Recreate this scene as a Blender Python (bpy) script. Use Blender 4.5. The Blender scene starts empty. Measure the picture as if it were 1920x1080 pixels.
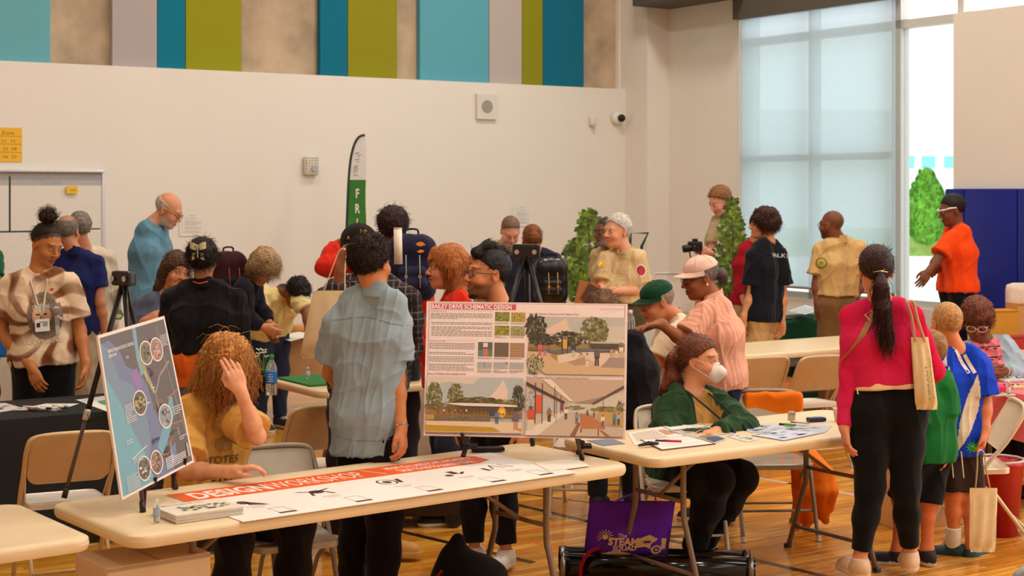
import bpy, bmesh, math, random
import numpy as np
from mathutils import Vector, Matrix
from mathutils.bvhtree import BVHTree

# ------------------------------------------------------------------ camera, world, lights, exposure
F = 2900.0; CAMH = 1.98; HY = 360.0
scene = bpy.context.scene
col = scene.collection
cam_d = bpy.data.cameras.new('camera'); cam = bpy.data.objects.new('camera', cam_d); col.objects.link(cam)
cam.location = (0, 0, CAMH); cam.rotation_euler = (math.pi/2, 0, 0)
cam_d.sensor_width = 36.0; cam_d.lens = 36.0*F/1920; cam_d.shift_y = -(540-HY)/1920
cam_d.clip_start = 0.1; cam_d.clip_end = 500
cam_d.dof.use_dof = True; cam_d.dof.focus_distance = 7.6; cam_d.dof.aperture_fstop = 5.0
scene.camera = cam
scene.view_settings.view_transform = 'Standard'; scene.view_settings.look = 'None'
scene.view_settings.gamma = 1.0; scene.view_settings.use_curve_mapping = False
scene.view_settings.exposure = 0.0

world = bpy.data.worlds.new('world'); scene.world = world; world.use_nodes = True
_bg = world.node_tree.nodes['Background']
_bg.inputs[0].default_value = (0.93, 0.97, 1.0, 1); _bg.inputs[1].default_value = 2.6   # bright overcast sky

K = Vector((1.31, 17.9, 0)); U = Vector((.837, .548, 0)); V = Vector((.548, -.837, 0))
def R(s, t, z=0.0):            # room frame: s along the back wall to the left, t along the window wall towards the camera
    p = K - U*s + V*t; return Vector((p.x, p.y, z))
ROOMROT = math.atan2(U.y, U.x)

def area_light(name, loc, size, power, color, rot=(0, 0, 0), sy=None):
    l = bpy.data.lights.new(name, 'AREA'); l.energy = power; l.color = color; l.size = size
    if sy: l.shape = 'RECTANGLE'; l.size_y = sy
    o = bpy.data.objects.new(name, l); o.location = loc; o.rotation_euler = rot; col.objects.link(o)
    o['label'] = 'area light of the hall'; o['category'] = 'light'; o['kind'] = 'structure'
    return o
LAMPS = [(s, t) for s in (2.5, 7.0, 11.5) for t in (3.5, 8.5, 13.5, 18.5)]
for (s, t) in LAMPS:
    area_light('hall_light', R(s, t, 7.25), 0.9, (26 if s > 10 else 122 if s < 5 else 96)*(1.15 if t > 8 else 1), (1.0, 0.915, 0.80), (0, 0, ROOMROT))
area_light('window_daylight', R(0.25, 11.5, 2.6), 5.5, 150, (0.86, 0.94, 1.0), (0, math.radians(90), ROOMROT), 3.2)  # area lamp for daylight of unseen right-hand windows, which are not modelled

# ------------------------------------------------------------------ small helpers
def lin(c):
    if isinstance(c, str): c = tuple(int(c[i:i+2], 16) for i in (0, 2, 4))
    out = []
    for v in c[:3]:
        v = v/255.0; out.append(v/12.92 if v <= 0.04045 else ((v+0.055)/1.055)**2.4)
    return tuple(out)
def P(x, y, d): return Vector(((x-960)*d/F, d, CAMH-(y-HY)*d/F))
def onz(x, y, z=0.0):          # pixel -> point on horizontal plane z
    d = F*(CAMH-z)/(y-HY); return Vector(((x-960)*d/F, d, z))

_mats = {}
def mat(name, color, rough=0.6, metal=0.0, noise=0.0, nscale=20, bump=0.0, bscale=60, spec=0.5, emit=0.0, alpha=None, trans=0.0, ior=1.45, sheen=0.0, coat=0.0, stretch=None, sss=0.0):
    """procedural principled material; color is sRGB hex/255 tuple, or 'Col' to read the colour attribute"""
    if name in _mats: return _mats[name]
    m = bpy.data.materials.new(name); m.use_nodes = True; _mats[name] = m
    nt = m.node_tree; n = nt.nodes; L = nt.links; b = n['Principled BSDF']
    b.inputs['Roughness'].default_value = rough; b.inputs['Metallic'].default_value = metal
    b.inputs['Specular IOR Level'].default_value = spec; b.inputs['IOR'].default_value = ior
    b.inputs['Transmission Weight'].default_value = trans
    if coat: b.inputs['Coat Weight'].default_value = coat; b.inputs['Coat Roughness'].default_value = .15
    if sheen: b.inputs['Sheen Weight'].default_value = sheen
    if sss: b.inputs['Subsurface Weight'].default_value = sss; b.inputs['Subsurface Radius'].default_value = (.012, .005, .003); b.inputs['Subsurface Scale'].default_value = 1.0
    tc = n.new('ShaderNodeTexCoord')
    vec = tc.outputs['Object']
    if stretch:
        mp = n.new('ShaderNodeMapping'); mp.inputs['Scale'].default_value = stretch; L.new(vec, mp.inputs[0]); vec = mp.outputs[0]
    if color == 'Col':
        a = n.new('ShaderNodeAttribute'); a.attribute_name = 'Col'; src = a.outputs['Color']
    else:
        r = n.new('ShaderNodeRGB'); r.outputs[0].default_value = lin(color)+(1,); src = r.outputs[0]
    if noise > 0:
        t = n.new('ShaderNodeTexNoise'); t.inputs['Scale'].default_value = nscale; t.inputs['Detail'].default_value = 4; L.new(vec, t.inputs['Vector'])
        mr = n.new('ShaderNodeMapRange'); mr.inputs[1].default_value = .3; mr.inputs[2].default_value = .7; mr.inputs[3].default_value = 1-noise; mr.inputs[4].default_value = 1+noise*.6
        L.new(t.outputs['Fac'], mr.inputs[0])
        mx = n.new('ShaderNodeVectorMath'); mx.operation = 'SCALE'; L.new(src, mx.inputs[0]); L.new(mr.outputs[0], mx.inputs['Scale']); src = mx.outputs[0]
    L.new(src, b.inputs['Base Color'])
    if bump > 0:
        t = n.new('ShaderNodeTexNoise'); t.inputs['Scale'].default_value = bscale; t.inputs['Detail'].default_value = 3; L.new(vec, t.inputs['Vector'])
        bp = n.new('ShaderNodeBump'); bp.inputs['Strength'].default_value = bump; bp.inputs['Distance'].default_value = .01
        L.new(t.outputs['Fac'], bp.inputs['Height']); L.new(bp.outputs[0], b.inputs['Normal'])
    if emit:
        L.new(src, b.inputs['Emission Color']); b.inputs['Emission Strength'].default_value = emit
    return m

def mesh_obj(name, verts, faces, m=None, parent=None, colors=None, smooth=False, mats=None, midx=None):
    me = bpy.data.meshes.new(name)
    if isinstance(verts, np.ndarray): verts = verts.tolist() if len(verts) < 200 else verts
    if isinstance(faces, np.ndarray) and len(faces):
        nv, nf, k = len(verts), len(faces), faces.shape[1]
        verts = np.asarray(verts, dtype=np.float32)
        me.vertices.add(nv); me.vertices.foreach_set('co', verts.ravel())
        me.loops.add(nf*k); me.loops.foreach_set('vertex_index', faces.astype(np.int32).ravel())
        me.polygons.add(nf); me.polygons.foreach_set('loop_start', np.arange(0, nf*k, k, dtype=np.int32))
        try: me.polygons.foreach_set('loop_total', np.full(nf, k, dtype=np.int32))
        except Exception: pass
        me.update(calc_edges=True)
    else:
        me.from_pydata([tuple(v) for v in verts], [], [tuple(f) for f in faces])
    if colors is not None:
        ca = me.color_attributes.new('Col', 'FLOAT_COLOR', 'POINT')
        c = np.ones((len(me.vertices), 4), dtype=np.float32); c[:, :3] = np.asarray(colors, dtype=np.float32)
        ca.data.foreach_set('color', c.ravel())
    if mats:
        for mm in mats: me.materials.append(mm)
        if midx is not None: me.polygons.foreach_set('material_index', np.asarray(midx, dtype=np.int32))
    elif m: me.materials.append(m)
    if smooth: me.polygons.foreach_set('use_smooth', [True]*len(me.polygons))
    me.update(); me.validate()
    o = bpy.data.objects.new(name, me); col.objects.link(o)
    if parent is not None: o.parent = parent
    return o

def root(name, loc, rz=0.0):
    o = bpy.data.objects.new(name, None); o.location = loc; o.rotation_euler = (0, 0, rz); o.empty_display_size = .1
    col.objects.link(o); return o
def tag(o, label=None, cat=None, group=None, kind=None):
    if label: o['label'] = label
    if cat: o['category'] = cat
    if group: o['group'] = group
    if kind: o['kind'] = kind
    return o
def struct(o, label=None): o['kind'] = 'structure'; (label and o.__setitem__('label', label)); return o

class MB:
    """collects shapes in local coordinates -> one mesh"""
    def __init__(s): s.v = []; s.f = []; s.c = []; s.cur = (.8, .8, .8)
    def color(s, c): s.cur = lin(c); return s
    def add(s, vs, fs):
        o = len(s.v); s.v += [tuple(v) for v in vs]; s.f += [tuple(i+o for i in f) for f in fs]; s.c += [s.cur]*len(vs); return s
    def box(s, c, size, M=None, bev=0.0):
        x, y, z = size[0]/2, size[1]/2, size[2]/2; c = Vector(c)
        if bev <= 0:
            vs = [Vector((sx*x, sy*y, sz*z)) for sz in (-1, 1) for sy in (-1, 1) for sx in (-1, 1)]
            fs = [(0, 2, 3, 1), (4, 5, 7, 6), (0, 1, 5, 4), (2, 6, 7, 3), (0, 4, 6, 2), (1, 3, 7, 5)]
        else:
            b = min(bev, x*.95, y*.95, z*.95); bm = bmesh.new(); bmesh.ops.create_cube(bm, size=1)
            for v in bm.verts: v.co = Vector((v.co.x*2*x, v.co.y*2*y, v.co.z*2*z))
            bmesh.ops.bevel(bm, geom=bm.edges[:], offset=b, segments=2, profile=.6, affect='EDGES')
            bm.verts.index_update(); vs = [v.co.copy() for v in bm.verts]; fs = [[v.index for v in f.verts] for f in bm.faces]; bm.free()
        if M is not None: vs = [M @ v for v in vs]
        return s.add([v+c for v in vs], fs)
    def tube(s, pts, r, n=8, closed=False, caps=True, flat=1.0):
        pts = [Vector(p) for p in pts]; N = len(pts); rs = r if isinstance(r, (list, tuple)) else [r]*N
        vs = []; up = None
        for i, p in enumerate(pts):
            if closed: t = (pts[(i+1) % N]-pts[i-1])
            else: t = pts[min(i+1, N-1)]-pts[max(i-1, 0)]
            t = t.normalized() if t.length > 1e-9 else Vector((0, 0, 1))
            if up is None:
                up = Vector((0, 0, 1)) if abs(t.z) < .9 else Vector((1, 0, 0))
            a = t.cross(up)
            a = a.normalized() if a.length > 1e-6 else t.orthogonal().normalized()
            b = a.cross(t).normalized(); up = b
            for k in range(n):
                an = 2*math.pi*k/n; vs.append(p+a*(math.cos(an)*rs[i])+b*(math.sin(an)*rs[i]*flat))
        fs = []
        for i in range(N if closed else N-1):
            j = (i+1) % N
            for k in range(n): fs.append((i*n+k, i*n+(k+1) % n, j*n+(k+1) % n, j*n+k))
        if caps and not closed: fs += [tuple(range(n))[::-1], tuple((N-1)*n+k for k in range(n))]
        return s.add(vs, fs)
    def lathe(s, prof, c=(0, 0, 0), n=20, M=None):
        vs = []; c = Vector(c)
        for (r, z) in prof:
            for k in range(n):
                a = 2*math.pi*k/n; v = Vector((r*math.cos(a), r*math.sin(a), z)); vs.append((M @ v if M is not None else v)+c)
        fs = [(i*n+k, i*n+(k+1) % n, (i+1)*n+(k+1) % n, (i+1)*n+k) for i in range(len(prof)-1) for k in range(n)]
        fs += [tuple(range(n))[::-1], tuple((len(prof)-1)*n+k for k in range(n))]
        return s.add(vs, fs)
    def prism(s, poly, z0, z1, M=None, off=(0, 0, 0)):
        """polygon in local xy extruded z0..z1 ; M maps"""
        n = len(poly); vs = [Vector((p[0], p[1], z)) for z in (z0, z1) for p in poly]; o = Vector(off)
        vs = [(M @ v if M is not None else v)+o for v in vs]
        fs = [tuple(range(n))[::-1], tuple(range(n, 2*n))]+[(i, (i+1) % n, n+(i+1) % n, n+i) for i in range(n)]
        return s.add(vs, fs)
    def poly(s, pts): return s.add(pts, [tuple(range(len(pts)))])
    def grid(s, fn, nu, nv):
        vs = [fn(i/nu, j/nv) for j in range(nv+1) for i in range(nu+1)]
        return s.add(vs, [(j*(nu+1)+i, j*(nu+1)+i+1, (j+1)*(nu+1)+i+1, (j+1)*(nu+1)+i) for j in range(nv) for i in range(nu)])
    def build(s, name, m, parent=None, smooth=False, auto=False):
        if not s.v: return None
        o = mesh_obj(name, s.v, s.f, m, parent, colors=s.c, smooth=smooth)
        if auto: shade_auto(o)
        return o
def shade_auto(o, ang=35):
    me = o.data; me.polygons.foreach_set('use_smooth', [True]*len(me.polygons))
    bm = bmesh.new(); bm.from_mesh(me); a = math.radians(ang)
    for e in bm.edges: e.smooth = not (len(e.link_faces) == 2 and e.calc_face_angle(0) > a)
    bm.to_mesh(me); bm.free()
def copy_tree(o, parent=None):
    c = o.copy(); col.objects.link(c)
    if parent is not None: c.parent = parent
    for ch in list(o.children): copy_tree(ch, c)
    return c
def rot(axis, deg): return Matrix.Rotation(math.radians(deg), 3, axis)
def smoothpts(pts, n=6):
    pts = [Vector(p) for p in pts]; out = []
    for i in range(len(pts)-1):
        p0 = pts[max(i-1, 0)]; p1 = pts[i]; p2 = pts[i+1]; p3 = pts[min(i+2, len(pts)-1)]
        for k in range(n):
            t = k/n
            out.append(.5*((2*p1)+(-p0+p2)*t+(2*p0-5*p1+4*p2-p3)*t*t+(-p0+3*p1-3*p2+p3)*t*t*t))
    out.append(pts[-1]); return out
def rrect(w, h, r, n=5):
    out = []
    for (cx, cy, a0) in ((w/2-r, h/2-r, 0), (-w/2+r, h/2-r, 90), (-w/2+r, -h/2+r, 180), (w/2-r, -h/2+r, 270)):
        for k in range(n+1):
            a = math.radians(a0+90*k/n); out.append((cx+r*math.cos(a), cy+r*math.sin(a)))
    return out

_tc = {}
def text_geo(s, size=1.0, bold=0.0, align='LEFT', sx=1.0):
    """text as flat triangles in local xy (baseline at 0); returns verts, faces"""
    key = (s, bold, align)
    if key not in _tc:
        cu = bpy.data.curves.new('t', 'FONT'); cu.body = s; cu.size = 1.0; cu.offset = bold; cu.align_x = align; cu.resolution_u = 2; cu.fill_mode = 'FRONT'
        o = bpy.data.objects.new('t', cu); col.objects.link(o)
        dg = bpy.context.evaluated_depsgraph_get(); me = o.evaluated_get(dg).to_mesh()
        _tc[key] = ([v.co.copy() for v in me.vertices], [tuple(p.vertices) for p in me.polygons])
        o.evaluated_get(dg).to_mesh_clear(); bpy.data.objects.remove(o); bpy.data.curves.remove(cu)
    v, f = _tc[key]
    return [Vector((p.x*size*sx, p.y*size, 0)) for p in v], f

class Sheet:
    """flat print: coloured shapes laid in thin layers on a plane.  (x right, y down) in the sheet's own units mapped by fn(x,y,lift)"""
    def __init__(s, fn, step=0.00012): s.fn = fn; s.mb = MB(); s.z = step; s.step = step
    def layer(s): s.z += s.step
    def poly(s, pts, c, up=True):
        s.mb.color(c); s.mb.poly([s.fn(x, y, s.z) for x, y in pts]); return s
    def rect(s, x0, y0, x1, y1, c): return s.poly([(x0, y1), (x1, y1), (x1, y0), (x0, y0)], c)
    def line(s, x0, y0, x1, y1, w, c):
        dx, dy = x1-x0, y1-y0; l = math.hypot(dx, dy) or 1; nx, ny = -dy/l*w/2, dx/l*w/2
        return s.poly([(x0+nx, y0+ny), (x1+nx, y1+ny), (x1-nx, y1-ny), (x0-nx, y0-ny)], c)
    def ell(s, cx, cy, rx, ry, c, n=14, jit=0, rnd=None):
        pts = []
        for k in range(n):
            a = 2*math.pi*k/n; q = 1+(rnd.uniform(-jit, jit) if rnd else 0); pts.append((cx+rx*q*math.cos(a), cy+ry*q*math.sin(a)))
        return s.poly(pts, c)
    def text(s, x, y, t, size, c, bold=0.0, sx=1.0, align='LEFT', rotdeg=0):
        v, f = text_geo(t, size, bold, align, sx); s.mb.color(c); a = math.radians(rotdeg); ca, sa = math.cos(a), math.sin(a)
        s.mb.add([s.fn(x+p.x*ca+p.y*sa, y+p.x*sa-p.y*ca, s.z) for p in v], f); return s
    def build(s, name, parent, m=None): return s.mb.build(name, m or M_print, parent)
M_print = mat('print_ink', 'Col', rough=.55, noise=.04, nscale=40)
M_col = mat('painted', 'Col', rough=.5, noise=.06, nscale=12)
M_plastic = mat('plastic', 'Col', rough=.35, noise=.04, nscale=25)
M_metal = mat('metal', 'Col', rough=.32, metal=.85, noise=.08, nscale=30)
# ------------------------------------------------------------------ smooth solid modelling for bodies, clothes and hair
def smin(a, b, k):
    h = np.maximum(k-np.abs(a-b), 0)/k
    return np.minimum(a, b)-h*h*k*.25
def nzs(seed, freq, n=5):
    rs = np.random.RandomState(seed)
    return rs.normal(size=(n, 3))*freq, rs.uniform(0, 6.28, n)
def sinnoise(Vv, seed, freq, n=5):
    k, ph = nzs(seed, freq, n); return np.sin(Vv @ k.T.astype(np.float32)+ph.astype(np.float32)).mean(axis=1)

class Solid:
    def __init__(s): s.ops = []
    def cone(s, a, b, r1, r2, k=.02, flat=False, sub=False):
        s.ops.append(('cone', np.array(a, float), np.array(b, float), r1, r2, k, flat, sub)); return s
    def chain(s, pts, rs, k=.02, flat=False):
        for i in range(len(pts)-1): s.cone(pts[i], pts[i+1], rs[i], rs[i+1], k, flat and i == len(pts)-2)
        return s
    def ell(s, c, r, Rm=None, k=.02, sub=False):
        Rm = np.eye(3) if Rm is None else np.array(Rm); s.ops.append(('ell', np.array(c, float), np.array(r, float), Rm, k, sub)); return s
    def cut(s, p, n):      # keep the side the normal points away from
        n = np.array(n, float); n /= np.linalg.norm(n); s.ops.append(('cut', np.array(p, float), n)); return s
    def bounds(s):
        lo = np.full(3, 1e9); hi = -lo
        for o in s.ops:
            if o[0] == 'cone' and not o[7]:
                for p, r in ((o[1], o[3]), (o[2], o[4])): lo = np.minimum(lo, p-r); hi = np.maximum(hi, p+r)
            elif o[0] == 'ell' and not o[5]:
                r = max(o[2]); lo = np.minimum(lo, o[1]-r); hi = np.maximum(hi, o[1]+r)
        return lo, hi
    def mesh(s, vox):
        lo, hi = s.bounds(); lo = lo-4*vox; hi = hi+4*vox
        n = np.ceil((hi-lo)/vox).astype(int)+1
        D = np.full(n, 0.3, dtype=np.float32)
        ax = [(lo[i]+np.arange(n[i])*vox).astype(np.float32) for i in range(3)]
        for o in s.ops:
            if o[0] == 'cut':
                p, nn = o[1], o[2]
                pl = ((ax[0]-p[0])*nn[0])[:, None, None]+((ax[1]-p[1])*nn[1])[None, :, None]+((ax[2]-p[2])*nn[2])[None, None, :]
                kk = .008; hh = np.maximum(kk-np.abs(D-pl), 0)/kk; D = np.maximum(D, pl)+hh*hh*kk*.25; continue
            if o[0] == 'cone':
                _, a, b, r1, r2, k, flat, sub = o; m = max(r1, r2)+k+3*vox
                l, h = np.minimum(a, b)-m, np.maximum(a, b)+m
            else:
                _, c, r, Rm, k, sub = o; m = max(r)+k+3*vox; l, h = c-m, c+m
            i0 = np.clip(np.floor((l-lo)/vox).astype(int), 0, n); i1 = np.clip(np.ceil((h-lo)/vox).astype(int)+1, 0, n)
            if (i1 <= i0).any(): continue
            sl = tuple(slice(i0[i], i1[i]) for i in range(3))
            X = ax[0][sl[0]][:, None, None]; Y = ax[1][sl[1]][None, :, None]; Z = ax[2][sl[2]][None, None, :]
            if o[0] == 'cone':
                x, y, z = X-a[0], Y-a[1], Z-a[2]; d = b-a; L2 = float(d @ d) or 1e-9
                tr = (x*d[0]+y*d[1]+z*d[2])/L2; t = np.clip(tr, 0, 1)
                q = np.sqrt((x-t*d[0])**2+(y-t*d[1])**2+(z-t*d[2])**2)-(r1+(r2-r1)*t)
                if flat: q = np.maximum(q, (tr-1)*math.sqrt(L2))
            else:
                x, y, z = X-c[0], Y-c[1], Z-c[2]
                u = (x*Rm[0, 0]+y*Rm[1, 0]+z*Rm[2, 0]); v = (x*Rm[0, 1]+y*Rm[1, 1]+z*Rm[2, 1]); w = (x*Rm[0, 2]+y*Rm[1, 2]+z*Rm[2, 2])
                k0 = np.sqrt((u/r[0])**2+(v/r[1])**2+(w/r[2])**2); k1 = np.sqrt((u/r[0]**2)**2+(v/r[1]**2)**2+(w/r[2]**2)**2)+1e-6
                q = k0*(k0-1)/k1
            if sub: D[sl] = -smin(-D[sl], q, max(k, 1e-4))
            else: D[sl] = smin(D[sl], q, max(k, 1e-4))
        return surface_nets(D, lo, vox)

def surface_nets(D, lo, vox):
    S = D < 0
    c = [(i, j, k) for i in (0, 1) for j in (0, 1) for k in (0, 1)]
    nx, ny, nz = (q-1 for q in D.shape)
    cnt = np.zeros((nx, ny, nz), dtype=np.uint8)
    for (i, j, k) in c: cnt += S[i:i+nx, j:j+ny, k:k+nz]
    act = np.nonzero((cnt > 0) & (cnt < 8)); ncell = len(act[0])
    if ncell == 0: return np.zeros((0, 3), np.float32), np.zeros((0, 4), np.int32)
    vals = np.stack([D[act[0]+i, act[1]+j, act[2]+k] for (i, j, k) in c], axis=1)
    acc = np.zeros((ncell, 3), np.float32); w = np.zeros(ncell, np.float32)
    C = np.array(c, np.float32)
    for a in range(8):
        for b in range(a+1, 8):
            if np.abs(C[a]-C[b]).sum() != 1: continue
            va, vb = vals[:, a], vals[:, b]; m = (va < 0) != (vb < 0)
            t = np.where(m, va/np.where(m, va-vb, 1), 0)
            acc += m[:, None]*(C[a]+(C[b]-C[a])*t[:, None]); w += m
    verts = (np.stack(act, 1)+acc/w[:, None])*vox+lo
    idx = np.full((nx, ny, nz), -1, np.int32); idx[act] = np.arange(ncell, dtype=np.int32)
    quads = []
    for ax_ in range(3):
        s0 = [slice(1, -1)]*3; s1 = [slice(1, -1)]*3
        s0[ax_] = slice(0, -1); s1[ax_] = slice(1, None)
        A, B = S[tuple(s0)], S[tuple(s1)]
        e = np.nonzero(A != B)
        if len(e[0]) == 0: continue
        flip = A[e]
        p = [e[0].copy(), e[1].copy(), e[2].copy()]
        o1, o2 = [q for q in range(3) if q != ax_]
        for q in (o1, o2): p[q] += 1     # grid vertex coordinate
        def cell(d1, d2):
            g = [p[0].copy(), p[1].copy(), p[2].copy()]; g[o1] -= d1; g[o2] -= d2
            return idx[g[0], g[1], g[2]]
        q4 = np.stack([cell(1, 1), cell(0, 1), cell(0, 0), cell(1, 0)], 1)
        if ax_ == 1: flip = ~flip
        q4 = np.where(flip[:, None], q4, q4[:, ::-1]); quads.append(q4)
    Q = np.concatenate(quads); Q = Q[(Q >= 0).all(1)]
    return verts.astype(np.float32), Q
def vnormals(Vv, Q):
    a, b, c, d = (Vv[Q[:, i]] for i in range(4)); n = np.cross(c-a, d-b); N = np.zeros_like(Vv)
    for i in range(4): np.add.at(N, Q[:, i], n)
    l = np.linalg.norm(N, axis=1, keepdims=True); return N/np.maximum(l, 1e-9)

M_skin = mat('skin', 'Col', rough=.48, noise=.07, nscale=35, bump=.08, bscale=220, spec=.4)
M_cloth = mat('cloth', 'Col', rough=.9, noise=.10, nscale=18, bump=.35, bscale=16, spec=.15, sheen=.1)
M_clothfine = mat('cloth_fine', 'Col', rough=.85, noise=.05, nscale=30, bump=.15, bscale=30, spec=.2)
M_hair = mat('hair', 'Col', rough=.5, noise=.30, nscale=60, bump=.5, bscale=120, spec=.35)
M_shoe = mat('shoe', 'Col', rough=.6, noise=.10, nscale=25, bump=.1, bscale=50)
# ------------------------------------------------------------------ people
def frame(yaw, pitch=0, roll=0):
    y = math.radians(yaw); f = Vector((math.sin(y), -math.cos(y), 0)); u = Vector((0, 0, 1)); x = f.cross(u)
    M = Matrix((x, f, u)).transposed()
    return M @ Matrix.Rotation(math.radians(-pitch), 3, 'X') @ Matrix.Rotation(math.radians(roll), 3, 'Y')

class HeadF:
    def __init__(s, c, M, sc): s.c = Vector(c); s.M = M; s.s = sc; s.A = np.array(M)
    def __call__(s, x, y, z): return s.c+s.M @ (Vector((x, y, z))*s.s)
    def loc(s, Vv): return (Vv-np.array(s.c)) @ s.A/s.s
    def dirn(s, x, y, z): return s.M @ Vector((x, y, z))

def head_ops(S, h, smile=0, mouth=True, face=True, jaw=1.0):
    q = h.s; A = h.A
    E = lambda c, r, k=.012, sub=False: S.ell(h(*c), [v*q for v in r], A, k*q, sub)
    Cn = lambda a, b, r1, r2, k=.012, sub=False: S.cone(h(*a), h(*b), r1*q, r2*q, k*q, False, sub)
    E((0, -.015, .036), (.074, .094, .084), .02); E((0, .022, -.02), (.064, .068, .088), .03)
    E((0, .038, -.083), (.045*jaw, .05, .036), .035); E((0, .07, -.099), (.02, .018, .016), .02)
    if face:
        Cn((-.034, .079, .022), (.034, .079, .022), .013, .013, .015)
        for sg in (-1, 1):
            E((sg*.037, .062, -.035), (.026, .028, .026), .02)
            E((sg*.031, .099, .000), (.017, .014, .0105), .009, True)
            E((sg*.031, .0795, .001), (.0135, .0125, .0125), .003)
        Cn((0, .089, .008), (0, .108, -.026), .0085, .0115, .010); E((0, .112, -.031), (.011, .011, .009), .006)
        for sg in (-1, 1): E((sg*.013, .101, -.035), (.0085, .010, .0075), .006)
        if mouth:
            w = .024+.007*smile; up = .009*smile
            Cn((0, .097, -.061), (-w, .083, -.060+up), .0068, .0042, .006); Cn((0, .097, -.061), (w, .083, -.060+up), .0068, .0042, .006)
            Cn((0, .095, -.073-.004*smile), (-w*.8, .083, -.069+up), .0078, .0045, .006); Cn((0, .095, -.073-.004*smile), (w*.8, .083, -.069+up), .0078, .0045, .006)
            S.cone(h(-w*.9, .1, -.0665+up*.8), h(w*.9, .1, -.0665+up*.8), .003*q, .003*q, .004*q, False, True)
            if smile > .5: E((0, .104, -.066), (.017, .011, .005), .004, True)
            if smile > 0:
                for sg in (-1, 1): E((sg*.043, .062, -.045), (.017, .02, .017), .015)
    for sg in (-1, 1):
        E((sg*.077, -.008, -.004), (.009, .019, .031), .006); E((sg*.086, -.002, -.002), (.006, .011, .018), .004, True)
        E((sg*.076, -.004, -.030), (.007, .009, .010), .006)
def skin_colors(Vv, h, base, lips=None, brow=None, beard=None, beardcol=(60, 45, 35), scalp=None, scalpcol=(60, 50, 45), smile=0):
    b = np.array(lin(base), dtype=np.float32); C = np.tile(b, (len(Vv), 1)); L = h.loc(Vv); x, y, z = L[:, 0], L[:, 1], L[:, 2]
    near = (np.abs(x) < .1) & (np.abs(y) < .15) & (np.abs(z) < .16)
    def mixto(m, c, w):
        c = np.array(c, dtype=np.float32); m = (np.clip(m, 0, 1)*near*w)[:, None]; C[:] = C*(1-m)+c*m
    g = lambda cx, cy, cz, rx, ry, rz: np.exp(-(((x-cx)/rx)**2+((y-cy)/ry)**2+((z-cz)/rz)**2))
    red = b*np.array((1.15, .68, .62)); ax = np.abs(x)
    mixto(g(.0, .115, -.03, .016, .02, .014)+np.exp(-(((ax-.045)/.02)**2+((y-.07)/.03)**2+((z+.035)/.02)**2)), red, .45)
    mixto(np.exp(-(((ax-.08)/.012)**2+((y)/.03)**2+((z)/.03)**2)), red, .35)
    if beard is not None:
        m = np.clip((-.035-z)/.02, 0, 1)*np.clip((y+.02)/.03, 0, 1)*np.clip((z+.135)/.02, 0, 1)
        m2 = np.exp(-((x/.030)**2+((y-.1)/.03)**2+((z+.05)/.009)**2))
        mixto(np.maximum(m, m2), lin(beardcol), beard)
    lc = lin(lips) if lips else tuple(b*np.array((.95, .5, .48)))
    up = .009*smile*np.clip(ax/.03, 0, 1)
    mixto((np.abs(z+.067-up) < .0115).astype(np.float32)*(ax < .028+.006*smile)*(y > .08)*1.0, lc, .75)
    mixto((np.abs(z+.0665-up) < .0022).astype(np.float32)*(ax < .027+.006*smile)*(y > .08), (.08, .02, .015), .8)
    if brow:
        m = np.exp(-(((ax-.034)/.019)**4+((z-.026+.1*(ax-.034))/.0055)**4))*(y > .05); mixto(m, lin(brow), .85)
    if scalp is not None:
        m = np.clip(((-.644*(y-.077)+.765*(z-.078))+.002+.003*np.sin(x*260))/.009, 0, 1)*(z > -.085); mixto(m, lin(scalpcol), scalp)
    return C
def hand_ops(S, w, tip, pn, curl=.5, ts=1, sc=1.0, spread=.25, fingers=None, thumb=.3):
    y = (Vector(tip)-Vector(w)).normalized(); z = Vector(pn); z = (z-y*z.dot(y)).normalized(); x = y.cross(z)*ts; w = Vector(w)
    L = lambda a, b, c: w+(x*a+y*b+z*c)*sc
    S.cone(L(0, -.02, 0), L(0, .02, 0), .024*sc, .024*sc, .02)
    S.ell(L(0, .05, 0), (.040*sc, .045*sc, .015*sc), np.array(Matrix((x, y, z)).transposed()), .012)
    ks = (.030, .010, -.010, -.029); ln = (.072, .080, .074, .058)
    for i in range(4):
        S.cone(L(ks[i]*.5, .015, 0), L(ks[i], .088-.004*abs(i-1), 0), .013*sc, .0105*sc, .010)
        c = (fingers[i] if fingers else curl); p = Vector((ks[i], .088-.004*abs(i-1), 0)); a = 0; dx = ks[i]*spread*8*.1
        for j, (fr, ca) in enumerate(((.46, .75), (.30, 1.0), (.24, .7))):
            a += c*ca; l = ln[i]*fr; q = p+Vector((dx*l*8, math.cos(a)*l, math.sin(a)*l)); S.cone(L(*p), L(*q), (.0096-.0007*j)*sc, (.0089-.0008*j)*sc, .003); p = q
    S.cone(L(.018, .018, .004), L(.043, .05, .012+thumb*.01), .0145*sc, .0115*sc, .012)
    S.cone(L(.043, .05, .012+thumb*.01), L(.052-thumb*.01, .08, .018+thumb*.02), .0112*sc, .0095*sc, .003)
    S.cone(L(.052-thumb*.01, .08, .018+thumb*.02), L(.050-thumb*.03, .103, .022+thumb*.035), .0095*sc, .0075*sc, .003)

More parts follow.
